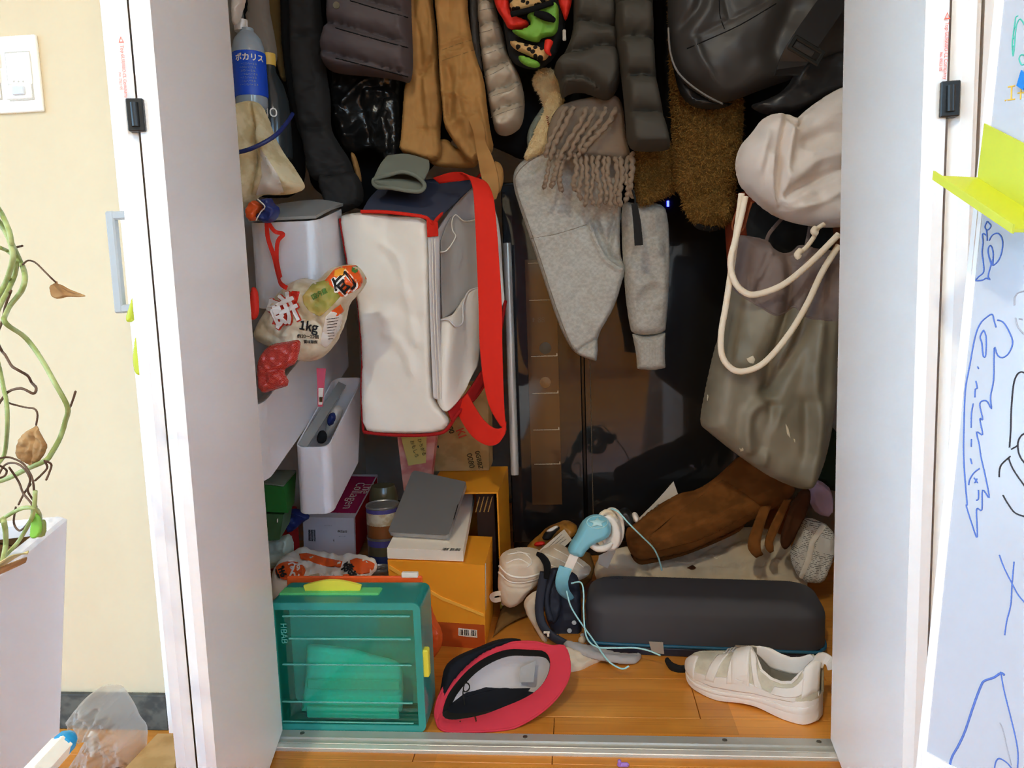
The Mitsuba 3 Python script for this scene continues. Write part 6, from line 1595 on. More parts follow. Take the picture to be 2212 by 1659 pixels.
# headphones
k = thing("headphones", "light blue and white headphones with a star on the cup on the navy pouch", "headphones")
cup = cloth([(1252, 1140), (1262, 1124), (1282, 1113), (1304, 1116), (1318, 1130), (1322, 1148), (1314, 1162), (1298, 1170), (1282, 1176), (1270, 1188), (1260, 1204), (1242, 1200), (1226, 1192), (1234, 1172), (1246, 1156)], 1.70, 0.034, 26, 3, [])
part(k, "ear_cup", cup, "headphone_blue", True)
part(k, "emblem_ring", stroke(cup, [(1291 + 22 * math.cos(t), 1131 + 13 * math.sin(t)) for t in np.linspace(0, 2 * np.pi, 20)], 1.66, 0.0012, 0.0), "headphone_star", True)
star = [(1291 + (20 if i % 2 == 0 else 9) * math.sin(i * math.pi / 5), 1131 - (11.5 if i % 2 == 0 else 5.5) * math.cos(i * math.pi / 5)) for i in range(10)]
part(k, "star", patch(cup, star, 1.66, 0.0022, 1.6), "headphone_star", True, "pale star emblem")


def ear_ring(cx, cy, rx, ry, y, tiltx, r, m, name):
    pts = []
    for t in np.linspace(0, 2 * np.pi, 28, endpoint=False):
        pts.append(P(cx + rx * math.cos(t), cy + ry * math.sin(t), y=y + tiltx * math.cos(t)))
    part(k, name, tube(pts, r, 10, 0, True), m, True)


part(k, "cushion", cloth([(1290, 1112), (1310, 1104), (1330, 1112), (1342, 1134), (1344, 1164), (1334, 1186), (1316, 1190), (1296, 1186), (1280, 1180), (1300, 1170), (1318, 1150), (1314, 1128)], 1.735, 0.03, 12, 4), "headphone_white", True)
ear_ring(1312, 1146, 22, 38, 1.715, 0.015, 0.0052, "headphone_cream", "cushion_ring")
ear_ring(1322, 1144, 22, 40, 1.73, 0.015, 0.0052, "headphone_white", "cushion_ring")
part(k, "lower_pad", tube([P(1276, 1178, y=1.70), P(1292, 1186, y=1.70), P(1310, 1184, y=1.705), P(1322, 1174, y=1.71)], [0.006, 0.0085, 0.008, 0.004], 10), "headphone_white", True)
part(k, "far_cup", cloth([(1328, 1112), (1346, 1098), (1362, 1104), (1370, 1128), (1366, 1136), (1350, 1142), (1338, 1130)], 1.77, 0.03, 12, 4), "black_plastic", True, "black far ear cup")
part(k, "far_cap", cloth([(1362, 1112), (1372, 1108), (1380, 1120), (1378, 1130), (1368, 1132)], 1.76, 0.015, 7, 3), "headphone_white", True)
part(k, "slider", tube([P(1246, 1192, y=1.690), P(1236, 1214, y=1.688), P(1224, 1240, y=1.690)], 0.0098, 4, 4, flat=0.004), "headphone_white", 30, "white metal slider")
part(k, "headband", tube([P(1224, 1226, y=1.685), P(1216, 1254, y=1.685), P(1220, 1276, y=1.70), P(1236, 1292, y=1.73)], [0.0155, 0.0155, 0.014, 0.008], 8, 6, flat=0.007), "headphone_blue", True)
for ln in ([(1320, 1102, 1.72), (1336, 1110, 1.70), (1358, 1134, 1.69), (1384, 1160, 1.70), (1408, 1184, 1.72), (1420, 1206, 1.74), (1427, 1232, 1.76)],
           [(1226, 1276, 1.66), (1234, 1306, 1.64), (1250, 1334, 1.625), (1270, 1362, 1.61), (1290, 1390, 1.585), (1306, 1414, 1.56), (1322, 1430, 1.545), (1344, 1440, 1.535), (1358, 1434, 1.535)],
           [(1236, 1260, 1.67), (1256, 1258, 1.66), (1262, 1280, 1.65), (1262, 1320, 1.63), (1268, 1372, 1.60), (1290, 1394, 1.58), (1330, 1396, 1.57), (1370, 1396, 1.575), (1400, 1402, 1.57), (1424, 1412, 1.565)]):
    part(k, "cable", tube([P(a, b, y=c) for a, b, c in ln], 0.0019, 8), "cable_aqua", True, "aqua cable")

# black speaker in its case
k = thing("portable_speaker", "long black portable speaker with teal piping lying across the floor", "speaker")
A0, A1 = np.array([0.000, 1.612, 0]), np.array([0.508, 1.570, 0])
ax, ay = unit(A1 - A0), np.array([-unit(A1 - A0)[1], unit(A1 - A0)[0], 0])
Ls, Ds, Hs = np.linalg.norm(A1 - A0), 0.165, 0.125


def lozenge(h0, h1, infl, rr, rows=9):
    """Rounded case half from height h0 to h1, its top edge rounded by rr."""
    rings = []
    for a in np.linspace(0, math.pi / 2, rows):
        ins = rr * (1 - math.cos(a)) - infl * (1 if a == 0 else 0)
        z = h1 - rr + rr * math.sin(a)
        c = 0.045
        pts = []
        for cx, cy, a0 in ((ins + c, ins + c, 180), (Ls - ins - c, ins + c, 270), (Ls - ins - c, Ds - ins - c, 0), (ins + c, Ds - ins - c, 90)):
            for t in np.linspace(a0, a0 + 90, 7):
                pts.append([cx + c * math.cos(math.radians(t)), cy + c * math.sin(math.radians(t)), z])
        rings.append(pts)
    low = [[p[0], p[1], h0] for p in rings[0]]
    rings = [low] + rings
    v = np.array(rings)
    n = v.shape[1]
    w = A0 + v[..., 0:1] * ax + v[..., 1:2] * ay + v[..., 2:3] * np.array([0, 0, 1.0])
    w = w.reshape(-1, 3)
    f = []
    R = len(rings)
    for i in range(R - 1):
        for j in range(n):
            a, b = i * n + j, i * n + (j + 1) % n
            f += [[a, b, b + n], [a, b + n, a + n]]
    c0, c1 = len(w), len(w) + 1
    w = np.vstack([w, w[:n].mean(0), w[(R - 1) * n:].mean(0)])
    for j in range(n):
        f += [[c0, (j + 1) % n, j], [c1, (R - 1) * n + j, (R - 1) * n + (j + 1) % n]]
    return trimesh.Trimesh(w, f, process=False)


part(k, "upper_shell", lozenge(0.026, Hs, 0, 0.036), "speaker_black", 40)
part(k, "lower_shell", lozenge(0.001, 0.020, 0, 0.006, 4), "speaker_edge", 40)
loop = [A0 + ax * x + ay * y_ + [0, 0, 0.023] for x, y_ in [(0.045, -0.001), (Ls / 2, -0.001), (Ls - 0.045, -0.001), (Ls - 0.012, 0.012), (Ls + 0.001, 0.045), (Ls + 0.001, Ds - 0.045), (Ls - 0.03, Ds), (Ls / 2, Ds + 0.001), (0.03, Ds), (-0.001, Ds - 0.045), (-0.001, 0.045), (0.012, 0.012)]]
part(k, "piping", tube(loop, 0.0036, 8, 6, True), "teal_piping", True, "teal piping")
for s in (0.145, 0.325):
    o = A0 + ax * s - ay * 0.004
    part(k, "pull_tag", cat(box8([o + [0, 0, 0.010], o + ax * 0.024 + [0, 0, 0.008], o + ax * 0.026 - ay * 0.003 + [0, 0, 0.008], o - ay * 0.003 + [0, 0, 0.010], o - ax * 0.006 + [0, 0, 0.034], o + ax * 0.024 + [0, 0, 0.034], o + ax * 0.024 - ay * 0.003 + [0, 0, 0.034], o - ax * 0.006 - ay * 0.003 + [0, 0, 0.034]])), "tag_grey", 30, "grey fabric pull tag")
part(k, "embossed_mark", place(lettering("ANKER S··", 0.006, 0.0006), frame(A0 + ax * 0.05 + ay * 0.118 + [0, 0, Hs + 0.0002], ax, ay)), "speaker_edge", 20)
single("black_strap_end", "short black strap end on the floor between the speaker and the white sneaker", "strap", tube([P(1440, 1425, y=1.56), P(1452, 1440, z=0.008), P(1474, 1446, z=0.006), P(1500, 1436, z=0.012)], [0.006, 0.009, 0.009, 0.006], 8, 6, flat=0.008), "black_cloth", True)

# pink-brimmed navy hat
k = thing("pink_brim_hat", "navy cloth hat with a pink brim underside and white lining tipped on the floor", "hat")


def hp(px, py, push=0.0, drop=0.0):
    """Point on the tilted plane of the hat's opening (rises away from the track), pushed into the hat."""
    y = 1.297 + (1590 - py) / 205.0 * 0.165
    p = P(px, py, y=y)
    n = unit([0.08, 0.62, -0.55])
    p = p + n * push - [0, 0, drop]
    p[2] = max(p[2], 0.0025)
    return p


outer_ = [(933, 1560), (930, 1532), (946, 1488), (988, 1440), (1034, 1408), (1084, 1390), (1140, 1386), (1184, 1396), (1206, 1394), (1217, 1412), (1221, 1444), (1214, 1474), (1188, 1512), (1148, 1546), (1092, 1575), (1032, 1588), (970, 1592), (944, 1584)]
inner_ = [(944, 1546), (946, 1526), (962, 1490), (1000, 1446), (1040, 1418), (1084, 1402), (1130, 1402), (1160, 1404), (1172, 1412), (1178, 1426), (1177, 1446), (1168, 1468), (1150, 1490), (1122, 1508), (1080, 1526), (1032, 1544), (982, 1554), (956, 1554)]


def ring_pts(px, push, scale=1.0, n=72, lift=0.0):
    q = smooth_path(np.array(px, float), 6, True)
    q = resample(q, 1.0)
    s = np.linspace(0, len(q), n, endpoint=False).astype(int)
    q = q[s]
    c = q.mean(0)
    q = c + (q - c) * scale
    return np.array([hp(a, b, push) for a, b in q])


def align(ref, pts):
    c0, c1 = ref.mean(0), pts.mean(0)
    best = min(range(len(pts)), key=lambda r: np.sum((np.roll(pts, r, 0) - ref) ** 2))
    return np.roll(pts, best, 0)


def ring_sheet(rings, th=0.0025, closed_center=False):
    g = np.array(rings)
    g = np.concatenate([g, g[:, :1]], 1)
    return sheet(g, th)


ro = ring_pts(outer_, 0.0)
ri = align(ro, ring_pts(inner_, 0.004))
rm = (ro + ri) / 2
rm[:, 2] += 0.003
part(k, "brim", ring_sheet([ro, rm, ri], 0.003), "hat_pink", True, "pink brim underside")
part(k, "brim_edge", tube(ro, 0.0022, 8, 0, True), "hat_pink", True)
r1 = align(ri, ring_pts(inner_, 0.040, 0.97))
part(k, "sweatband", ring_sheet([ri + [0, 0.001, -0.0005], (ri + r1) / 2, r1], 0.0025), "hat_band", True, "black sweatband")
r2, r3, r4 = align(r1, ring_pts(inner_, 0.062, 0.86)), align(r1, ring_pts(inner_, 0.074, 0.55)), align(r1, ring_pts(inner_, 0.077, 0.08))
part(k, "lining", ring_sheet([r1, r2, r3, r4], 0.002), "hat_lining", True, "white lining")
x1, x2, x3, x4 = (align(ri, ring_pts(inner_, p, s)) for p, s in ((0.010, 1.04), (0.052, 1.0), (0.074, 0.9), (0.086, 0.55)))
x5 = align(ri, ring_pts(inner_, 0.088, 0.05))
part(k, "crown", ring_sheet([x1, x2, x3, x4, x5], 0.003), "hat_navy", True)
crown = cloth([(934, 1530), (944, 1474), (950, 1438), (976, 1416), (1030, 1395), (1062, 1381), (1100, 1377), (1124, 1384), (1084, 1394), (1040, 1408), (1000, 1436), (964, 1476), (944, 1516)], plane_y((940, 1530, 1.37), (1124, 1384, 1.49), (950, 1438, 1.41)), 0.03, 16, 5, [rough(20, 20, 0.004, 97)])
part(k, "crown_side", crown, "hat_navy", True)
part(k, "lining_label", sheet(loft([[hp(1108, 1432, 0.035), hp(1142, 1416, 0.038)], [hp(1102, 1460, 0.05), hp(1136, 1464, 0.036)]], 6, 5), 0.0015), "grey_cloth", 30, "grey label")
part(k, "chin_elastic", tube([hp(986, 1516, 0.03), hp(985, 1492, 0.02), hp(990, 1472, 0.016), hp(999, 1474, 0.014), hp(1000, 1484, 0.014), hp(992, 1490, 0.016), hp(986, 1486, 0.018)], 0.0013, 6), "hat_band", True, "black elastic loop")
part(k, "chin_elastic", tube([hp(984, 1558, -0.002), hp(990, 1572, -0.004), hp(1002, 1581, -0.004), hp(1014, 1576, -0.004), hp(1019, 1560, -0.004), hp(1016, 1548, -0.002)], 0.0014, 6), "suede_dark", True, "dark elastic loop")

# white sneaker
k = thing("white_sneaker", "white sneaker lying on the wooden floor just inside the track at the right", "sneaker")
toe, heel = np.array([0.208, 1.506, 0.0]), np.array([0.424, 1.352, 0.0])
sx_, L_ = unit(heel - toe), np.linalg.norm(heel - toe) * 1.0
sy_ = np.array([sx_[1], -sx_[0], 0])           # towards the viewer
if sy_[1] > 0:
    sy_ = -sy_
S = np.linspace(0, 1, 41)


def kf(s, ks):
    ks = np.array(ks, float)
    from scipy.interpolate import PchipInterpolator
    return PchipInterpolator(ks[:, 0], ks[:, 1])(s)


near = kf(S, [(0, 0.010), (0.04, 0.026), (0.15, 0.042), (0.3, 0.048), (0.5, 0.036), (0.62, 0.032), (0.8, 0.037), (0.93, 0.032), (1, 0.012)])
far = kf(S, [(0, 0.010), (0.04, 0.024), (0.15, 0.038), (0.3, 0.042), (0.5, 0.038), (0.7, 0.035), (0.85, 0.034), (0.94, 0.028), (1, 0.012)])
solez = kf(S, [(0, 0.030), (0.12, 0.024), (0.4, 0.026), (0.7, 0.034), (0.9, 0.042), (1, 0.052)])
topz = kf(S, [(0, 0.040), (0.06, 0.056), (0.15, 0.064), (0.3, 0.076), (0.42, 0.092), (0.52, 0.104), (0.62, 0.098), (0.74, 0.092), (0.86, 0.102), (0.94, 0.116), (1, 0.110)])
colz = kf(S, [(0, 0.06), (0.5, 0.100), (0.6, 0.078), (0.72, 0.064), (0.84, 0.072), (0.93, 0.104), (1, 0.110)])
bott = kf(S, [(0, 0.014), (0.1, 0.004), (0.3, 0.001), (0.55, 0.006), (0.7, 0.003), (0.9, 0.001), (1, 0.008)])


def sw(s, w, z):
    return toe + sx_ * (s * L_) + sy_ * w + np.array([0, 0, z])


rows = []
for i, s in enumerate(S):
    n_, f_, z0, zt = near[i] * 0.93, far[i] * 0.93, solez[i], topz[i]
    open_ = float(np.clip((s - 0.50) / 0.10, 0, 1) * np.clip((0.97 - s) / 0.06, 0, 1))
    half = 11
    sec = []
    for t in np.linspace(0, 1, half):              # near side from the sole up to the collar
        a = t * math.pi / 2
        full = (n_ * math.cos(a) ** 0.75, z0 + (zt - z0) * math.sin(a) ** 0.9)
        coll = (n_ * (1 - 0.24 * t ** 1.6), z0 + (colz[i] - z0) * t)
        sec.append((full[0] * (1 - open_) + coll[0] * open_, full[1] * (1 - open_) + coll[1] * open_))
    deep = z0 + 0.004
    inn = [(n_ * 0.66, colz[i] - 0.004), (n_ * 0.60, (colz[i] + deep) / 2), (n_ * 0.55, deep + 0.006), (0, deep), (-f_ * 0.55, deep + 0.006), (-f_ * 0.60, (zt + deep) / 2), (-f_ * 0.66, zt - 0.004)]
    for w_, z_ in inn:
        sec.append((w_ * open_, zt * (1 - open_) + z_ * open_))
    for t in np.linspace(1, 0, half):
        a = t * math.pi / 2
        full = (-f_ * math.cos(a) ** 0.75, z0 + (zt - z0) * math.sin(a) ** 0.9)
        coll = (-f_ * (1 - 0.24 * t ** 1.6), z0 + (zt - z0) * t)
        sec.append((full[0] * (1 - open_) + coll[0] * open_, full[1] * (1 - open_) + coll[1] * open_))
    rows.append([sw(s, w_, z_) for w_, z_ in sec])
U = np.array(rows)
nh = 11
part(k, "upper", sheet(U[:, : nh + 1], 0.003), "shoe_mesh", True, "off-white mesh upper")
part(k, "upper", sheet(U[:, nh + 6 :], 0.003), "shoe_mesh", True)
part(k, "inner_lining", sheet(U[18:40, nh : nh + 7], 0.002), "shoe_inner", True, "grey lining")
cap_s = U[:20, nh : nh + 7]
part(k, "tongue", sheet(cap_s, 0.003), "shoe_mesh", True)


def overlay(i0, i1, j0, j1, m, th=0.003, skew=0.0, name="overlay", label=None):
    """A strip of the upper's surface, lifted; i along the shoe, j up the near side; skew shifts i with j."""
    out = []
    n_i, n_j = 8, 12
    from scipy.ndimage import map_coordinates
    for a in np.linspace(0, 1, n_i):
        r = []
        for b in np.linspace(0, 1, n_j):
            j = j0 + (j1 - j0) * b
            i = i0 + (i1 - i0) * a + skew * b
            p = np.array([map_coordinates(U[..., c], [[np.clip(i, 0, 40)], [np.clip(j, 0, U.shape[1] - 1)]], order=1, mode="nearest")[0] for c in range(3)])
            ctr = sw(np.clip(i, 0, 40) / 40, 0, 0.02)
            r.append(p + unit(p - ctr) * 0.0022)
        out.append(r)
    return part(k, name, sheet(np.array(out), th), m, True, label)


overlay(0, 40, 0, 2.2, "shoe_white", 0.003, 0, "mudguard", "white overlay band")
overlay(0, 5, 0, 8.0, "shoe_white", 0.003, 0, "toe_cap")
overlay(9, 12, 1, 9.0, "shoe_white", 0.003, 2, "overlay")
overlay(15.5, 17.5, 1, 9.5, "shoe_white", 0.003, 0.5, "overlay")
overlay(17, 22, 1.2, 18, "shoe_white", 0.004, -3, "strap", "white closure strap")
overlay(23.5, 26, 1.2, 11, "shoe_white", 0.004, -3.5, "strap")
overlay(12, 17, 9.5, 19, "shoe_white", 0.003, 0, "eyestay")
overlay(28, 37, 2, 7.0, "shoe_white", 0.003, 1, "heel_panel", "smooth white heel panel")
overlay(36.5, 40, 1, 10.5, "shoe_white", 0.004, 0, "heel_counter")
overlay(19, 39, 10.2, 12.2, "shoe_white", 0.005, 0, "collar")
overlay(19, 39, 15.8, 17.8, "shoe_white", 0.005, 0, "collar")
part(k, "heel_tab", tube([sw(0.975, 0.004, 0.106), sw(1.0, 0.0, 0.122), sw(1.05, -0.003, 0.118), sw(1.065, -0.004, 0.104)], [0.010, 0.010, 0.009, 0.008], 4, 5, flat=0.004), "shoe_white", 30)
for py_ in ((13.4, 0.0), (14.6, 0.0), (15.8, 0)):
    i = py_[0]
    a, b = U[int(i), 9], U[int(i), 20]
    part(k, "lace", tube([a + [0, 0, 0.003], (a + b) / 2 + [0, 0, 0.008], b + [0, 0, 0.003]], 0.0018, 6), "grey_cloth", True)
sole_layers = ((0.0, 0.45, 1.04, 0.0), (0.45, 0.75, 1.07, 0.002), (0.75, 1.05, 1.01, 0.0))
for a_, b_, wid, _ in sole_layers:
    g1, g2 = [], []
    rng_ = []
    for i, s in enumerate(S):
        zlo, zhi = bott[i] + (solez[i] - bott[i]) * a_, bott[i] + (solez[i] - bott[i]) * b_
        nb = near[i] * wid * (1 + 0.03 * math.sin(s * 14) * (b_ > 0.5))
        fb = far[i] * wid
        rng_.append([sw(s, nb * 0.96, zlo), sw(s, nb, (zlo + zhi) / 2), sw(s, nb * 0.97, zhi), sw(s, 0, zhi), sw(s, -fb * 0.97, zhi), sw(s, -fb, (zlo + zhi) / 2), sw(s, -fb * 0.96, zlo), sw(s, 0, zlo)])
    R_ = np.array(rng_)
    n_s = 8
    v = R_.reshape(-1, 3)
    f = []
    for i in range(len(S) - 1):
        for j in range(n_s):
            p, q = i * n_s + j, i * n_s + (j + 1) % n_s
            f += [[p, q, q + n_s], [p, q + n_s, p + n_s]]
    for base, sg in ((0, 1), ((len(S) - 1) * n_s, -1)):
        for j in range(1, n_s - 1):
            f.append([base, base + j + 1, base + j][:: sg])
    msh = trimesh.Trimesh(v, f, process=False)
    if msh.volume < 0:
        msh.invert()
    part(k, "sole_layer", msh, "shoe_sole", 40)

# tiny purple clip on the boards in front of the track
k = thing("purple_clip", "tiny purple plastic clip on the floor in front of the track", "clip")
pc = P(1346, 1652, z=0.004)
part(k, "body", cat(box((0.020, 0.008, 0.008), 0.003, pc), box((0.006, 0.008, 0.010), 0.002, pc + [-0.006, 0, 0.004])), mat("lilac_clip", (150, 110, 190), 0.4, 0.4), 30)

# ------------------------------------------------------------------ left of the doors
mat("pot_white", (226, 224, 224), 0.45, 0.4)
mat("soil", None, 0.95, 0.1, tex=blot((92, 64, 34), (60, 44, 26), 60))
mat("stem_green", None, 0.5, 0.4, tex=blot((140, 152, 82), (166, 174, 112), 40))
mat("stem_brown", (100, 76, 58), 0.8, 0.25)
mat("dead_leaf", None, 0.8, 0.25, tex=blot((148, 108, 66), (176, 138, 92), 40), bump=f_wrinkle, height=0.0015)
mat("green_leaf", (132, 190, 70), 0.5, 0.4)
mat("pale_leaf", (222, 206, 148), 0.7, 0.3)
mat("lime_plastic", (188, 194, 46), 0.4, 0.45)
mat("blue_cap", (44, 150, 200), 0.35, 0.45)
mat("tool_white", (240, 234, 214), 0.4, 0.4)
mat("potato_brown", (176, 122, 84), 0.8, 0.2)
scene["film_bag"] = {"type": "blendbsdf", "weight": 0.22, "a": {"type": "thindielectric"}, "b": {"type": "twosided", "bsdf": {"type": "principled", "base_color": {"type": "rgb", "value": lin(214, 208, 198)}, "roughness": 0.25, "specular": 0.6}}}

# wall switch
k = thing("wall_switch", "white wall switch plate with a motion sensor on the cream wall at the left", "light switch")
pa, pb = P(-40, 78, y=YF), P(100, 248, y=YF)
part(k, "plate", box((0.135, 0.008, 0.126), 0.003, (pb[0] - 0.0675, YF - 0.004, (pa[2] + pb[2]) / 2), 3), "switch_white", 30)


def on_wall(name, x0, y0, x1, y1, m, th, d=0.008, r=0.0015, label=None):
    a, b = P(x0, y0, y=YF - d), P(x1, y1, y=YF - d)
    return part(k, name, box((b[0] - a[0], th, a[2] - b[2]), r, ((a[0] + b[0]) / 2, YF - d - th / 2, (a[2] + b[2]) / 2)), m, 30, label)


on_wall("switch_bezel", 10, 113, 75, 216, "switch_line", 0.0012)
on_wall("rocker", 12, 116, 72, 182, "switch_white", 0.003)
sb2 = on_wall("sensor_housing", 12, 185, 72, 213, "switch_white", 0.003)
on_wall("sensor_window", 30, 188, 58, 206, "sensor_grey", 0.007, label="grey sensor window")
on_wall("switch_bezel", -30, 113, 6, 216, "switch_line", 0.0012)
for y0, y1 in ((116, 147), (151, 181), (185, 213)):
    on_wall("rocker", -28, y0, 4, y1, "switch_white", 0.003)
for px in (30, 40, 50):
    a = P(px, 176, y=YF - 0.011)
    part(k, "indicator", box((0.003, 0.001, 0.003), 0.0004, a), "switch_line", 30)

# lime hook ends
k = thing("lime_hook", "lime green plastic hook ends showing past the left door below its handle", "hook")
part(k, "tip", cloth([(291, 636), (296, 660), (294, 676), (289, 695), (276, 697), (274, 686), (278, 672), (285, 650)], 1.0, 0.008, 8, 3), "lime_plastic", True)
part(k, "tip", cloth([(298, 716), (310, 760), (312, 811), (298, 811), (291, 798), (289, 770), (293, 734)], 1.0, 0.008, 8, 3), "lime_plastic", True)
part(k, "shaft", tube([P(292, 640, y=1.012), P(300, 680, y=1.012), P(305, 730, y=1.012), P(308, 790, y=1.012)], 0.004, 8), "lime_plastic", True)

# potted vine
k = thing("potted_vine", "tall square white planter with a sparse half-dead trailing vine at the left", "potted plant")
ca, cb = np.array([-0.560, 0.776]), np.array([-0.487, 0.548])
e1 = unit(ca - cb)
e2 = np.array([-e1[1], e1[0]])
if e2[0] > 0:
    e2 = -e2
side, wall_, zt0, zb0 = 0.26, 0.012, 0.57, 0.0


def sq(inset, shrink):
    c = ca - e1 * side / 2 + e2 * side / 2
    h = side / 2 - inset - shrink
    return [c + e1 * a * h + e2 * b * h for a, b in ((1, -1), (1, 1), (-1, 1), (-1, -1))]


def ring4(inset, shrink, z):
    pl = Polygon(sq(inset, shrink)).buffer(-0.012).buffer(0.012, quad_segs=5)
    q = np.array(pl.exterior.coords)[:-1]
    return np.column_stack([q, np.full(len(q), z)])


rings_p = [ring4(0, 0.055, 0.002), ring4(0, 0.0, zt0 - 0.003), ring4(0.003, 0.0, zt0), ring4(0.013, 0.0, zt0), ring4(0.016, 0.0, zt0 - 0.003), ring4(0.016, 0.004, zt0 - 0.055)]
nr = min(len(r) for r in rings_p)
v, f = np.vstack(rings_p), []
for i in range(len(rings_p) - 1):
    for j in range(nr):
        a, b = i * nr + j, i * nr + (j + 1) % nr
        f += [[a, b, b + nr], [a, b + nr, a + nr]]
v = np.vstack([v, rings_p[0].mean(0)])
f += [[len(v) - 1, (j + 1) % nr, j] for j in range(nr)]
pot = trimesh.Trimesh(v, f, process=False)
if pot.volume < 0:
    pot.invert()
part(k, "planter", pot, "pot_white", 35)
sp_ = Polygon(sq(0.016, 0.003))
gx, gy = np.meshgrid(np.linspace(sp_.bounds[0], sp_.bounds[2], 40), np.linspace(sp_.bounds[1], sp_.bounds[3], 40))
qq = np.column_stack([gx.ravel(), gy.ravel()])
qq = np.vstack([resample(np.array(sp_.exterior.coords)[:-1], 0.006), qq[shapely.contains_xy(sp_.buffer(-0.003), qq[:, 0], qq[:, 1])]])
zz = zt0 - 0.034 + 0.024 * meshkit.fbm(np.column_stack([qq * 40, qq[:, 0] * 0]), 3, 3)
part(k, "soil", trimesh.Trimesh(np.column_stack([qq, zz]), Delaunay(qq).simplices, process=False), "soil", True)


def stem(pts, r, m, ys=0.72, name="stem"):
    n = len(pts)
    r = r * 0.78
    q = [P(a, b, y=ys + 0.02 * math.sin(i * 1.3)) for i, (a, b) in enumerate(pts)]
    return part(k, name, tube(q, r, 8, 6), m, True)


stem([(-20, 430), (0, 456), (10, 475), (20, 500), (25, 525), (32, 540), (45, 568), (51, 582), (54, 602), (48, 625), (38, 640), (22, 660), (12, 680), (9, 692), (20, 705), (50, 725), (72, 750), (95, 785), (120, 830), (146, 880), (141, 910), (130, 945), (112, 978), (98, 995), (60, 1012), (20, 1032), (-20, 1045)], 0.0032, "stem_green")
stem([(-20, 460), (0, 482), (16, 508), (25, 532), (28, 558), (20, 590), (10, 615), (-10, 650)], 0.0034, "stem_green")
stem([(36, 562), (33, 590), (20, 622), (4, 652), (-14, 690)], 0.003, "stem_green")
stem([(0, 535), (16, 542), (28, 552)], 0.0024, "stem_green")
stem([(-8, 770), (0, 800), (8, 840), (14, 868), (16, 910), (14, 950), (8, 985), (-12, 1010)], 0.0026, "stem_green")
stem([(24, 628), (12, 660), (6, 690), (-6, 720)], 0.0016, "stem_brown")
stem([(-8, 734), (4, 758), (12, 768), (25, 790), (40, 800), (60, 812), (68, 826), (78, 838), (72, 850), (46, 839), (20, 845), (6, 860), (-8, 880)], 0.0017, "stem_brown")
stem([(12, 868), (30, 874), (55, 880), (74, 883), (81, 896), (78, 918)], 0.0012, "stem_brown")
stem([(49, 572), (60, 563), (76, 567), (96, 586), (110, 600), (122, 611)], 0.0011, "stem_brown")
stem([(32, 536), (40, 533), (48, 531)], 0.0014, "stem_brown")
stem([(146, 886), (152, 878), (158, 862), (163, 846)], 0.0014, "stem_brown")
for lp in ([(-5, 1030), (10, 1005), (30, 1000), (50, 1010), (65, 1035), (60, 1060), (75, 1085), (80, 1100)], [(0, 990), (20, 988), (48, 1000), (66, 1025), (72, 1045), (74, 1070)], [(20, 1010), (40, 1040), (50, 1065), (66, 1085), (74, 1100)],
           [(96, 995), (102, 1010), (90, 1025), (76, 1038)], [(100, 996), (111, 1004), (106, 1022), (100, 1036)], [(66, 1046), (52, 1066), (40, 1090)], [(0, 1006), (14, 1016), (10, 1028), (-6, 1034)], [(34, 1096), (30, 1130), (44, 1146), (66, 1120), (70, 1092)]):
    stem(lp, 0.0013, "stem_brown", 0.68)
stem([(-10, 1132), (10, 1118), (34, 1104), (52, 1097), (74, 1098), (84, 1108), (87, 1124)], 0.0024, "stem_green", 0.64)
stem([(6, 1210), (12, 1180), (12, 1150), (8, 1125)], 0.003, "stem_green", 0.62)
stem([(12, 1200), (38, 1172), (58, 1140), (72, 1108), (76, 1060)], 0.0024, "stem_green", 0.64)
part(k, "dead_leaf", cloth([(108, 616), (119, 612), (122, 605), (125, 614), (132, 614), (148, 624), (169, 632), (189, 640), (169, 642), (145, 641), (132, 645), (120, 646), (111, 638)], 0.72, 0.004, 6, 2.5, [fold([(122, 612), (150, 632), (186, 640)], 3, -0.003)], sm=1), "dead_leaf", True, "curled brown dead leaf with a long tip")
part(k, "dead_leaf", cloth([(79, 918), (85, 931), (95, 950), (103, 964), (97, 980), (84, 998), (68, 1008), (54, 999), (41, 988), (34, 977), (38, 953), (52, 934), (73, 923)], 0.71, 0.004, 6, 2.5, [fold([(78, 922), (72, 960), (66, 1000)], 4, -0.003), rough(14, 14, 0.005, 98)], sm=1), "dead_leaf", True, "broad brown dead leaf")
part(k, "green_leaf", cloth([(65, 1163), (68, 1130), (70, 1108), (79, 1108), (88, 1118), (92, 1146), (80, 1163)], 0.64, 0.003, 5, 2.5, sm=1), "green_leaf", True, "fresh green leaf")
part(k, "green_leaf", cloth([(90, 1122), (99, 1122), (100, 1156), (86, 1162), (82, 1158), (92, 1140)], 0.65, 0.004, 6, 2.5, sm=1), "stem_green", True)
part(k, "fallen_leaf", sheet(loft([[P(-10, 1236, z=0.574), P(30, 1206, z=0.578), P(62, 1190, z=0.580)], [P(-10, 1222, z=0.592), P(26, 1200, z=0.590), P(60, 1196, z=0.584)]], 12, 4), 0.0012), "pale_leaf", True, "yellowed fallen leaf on the rim")
part(k, "fallen_leaf", sheet(loft([[P(-10, 1244, z=0.575), P(30, 1226, z=0.576), P(55, 1214, z=0.578)], [P(-10, 1232, z=0.586), P(26, 1216, z=0.586), P(58, 1204, z=0.584)]], 12, 4), 0.0012), "dead_leaf", True)

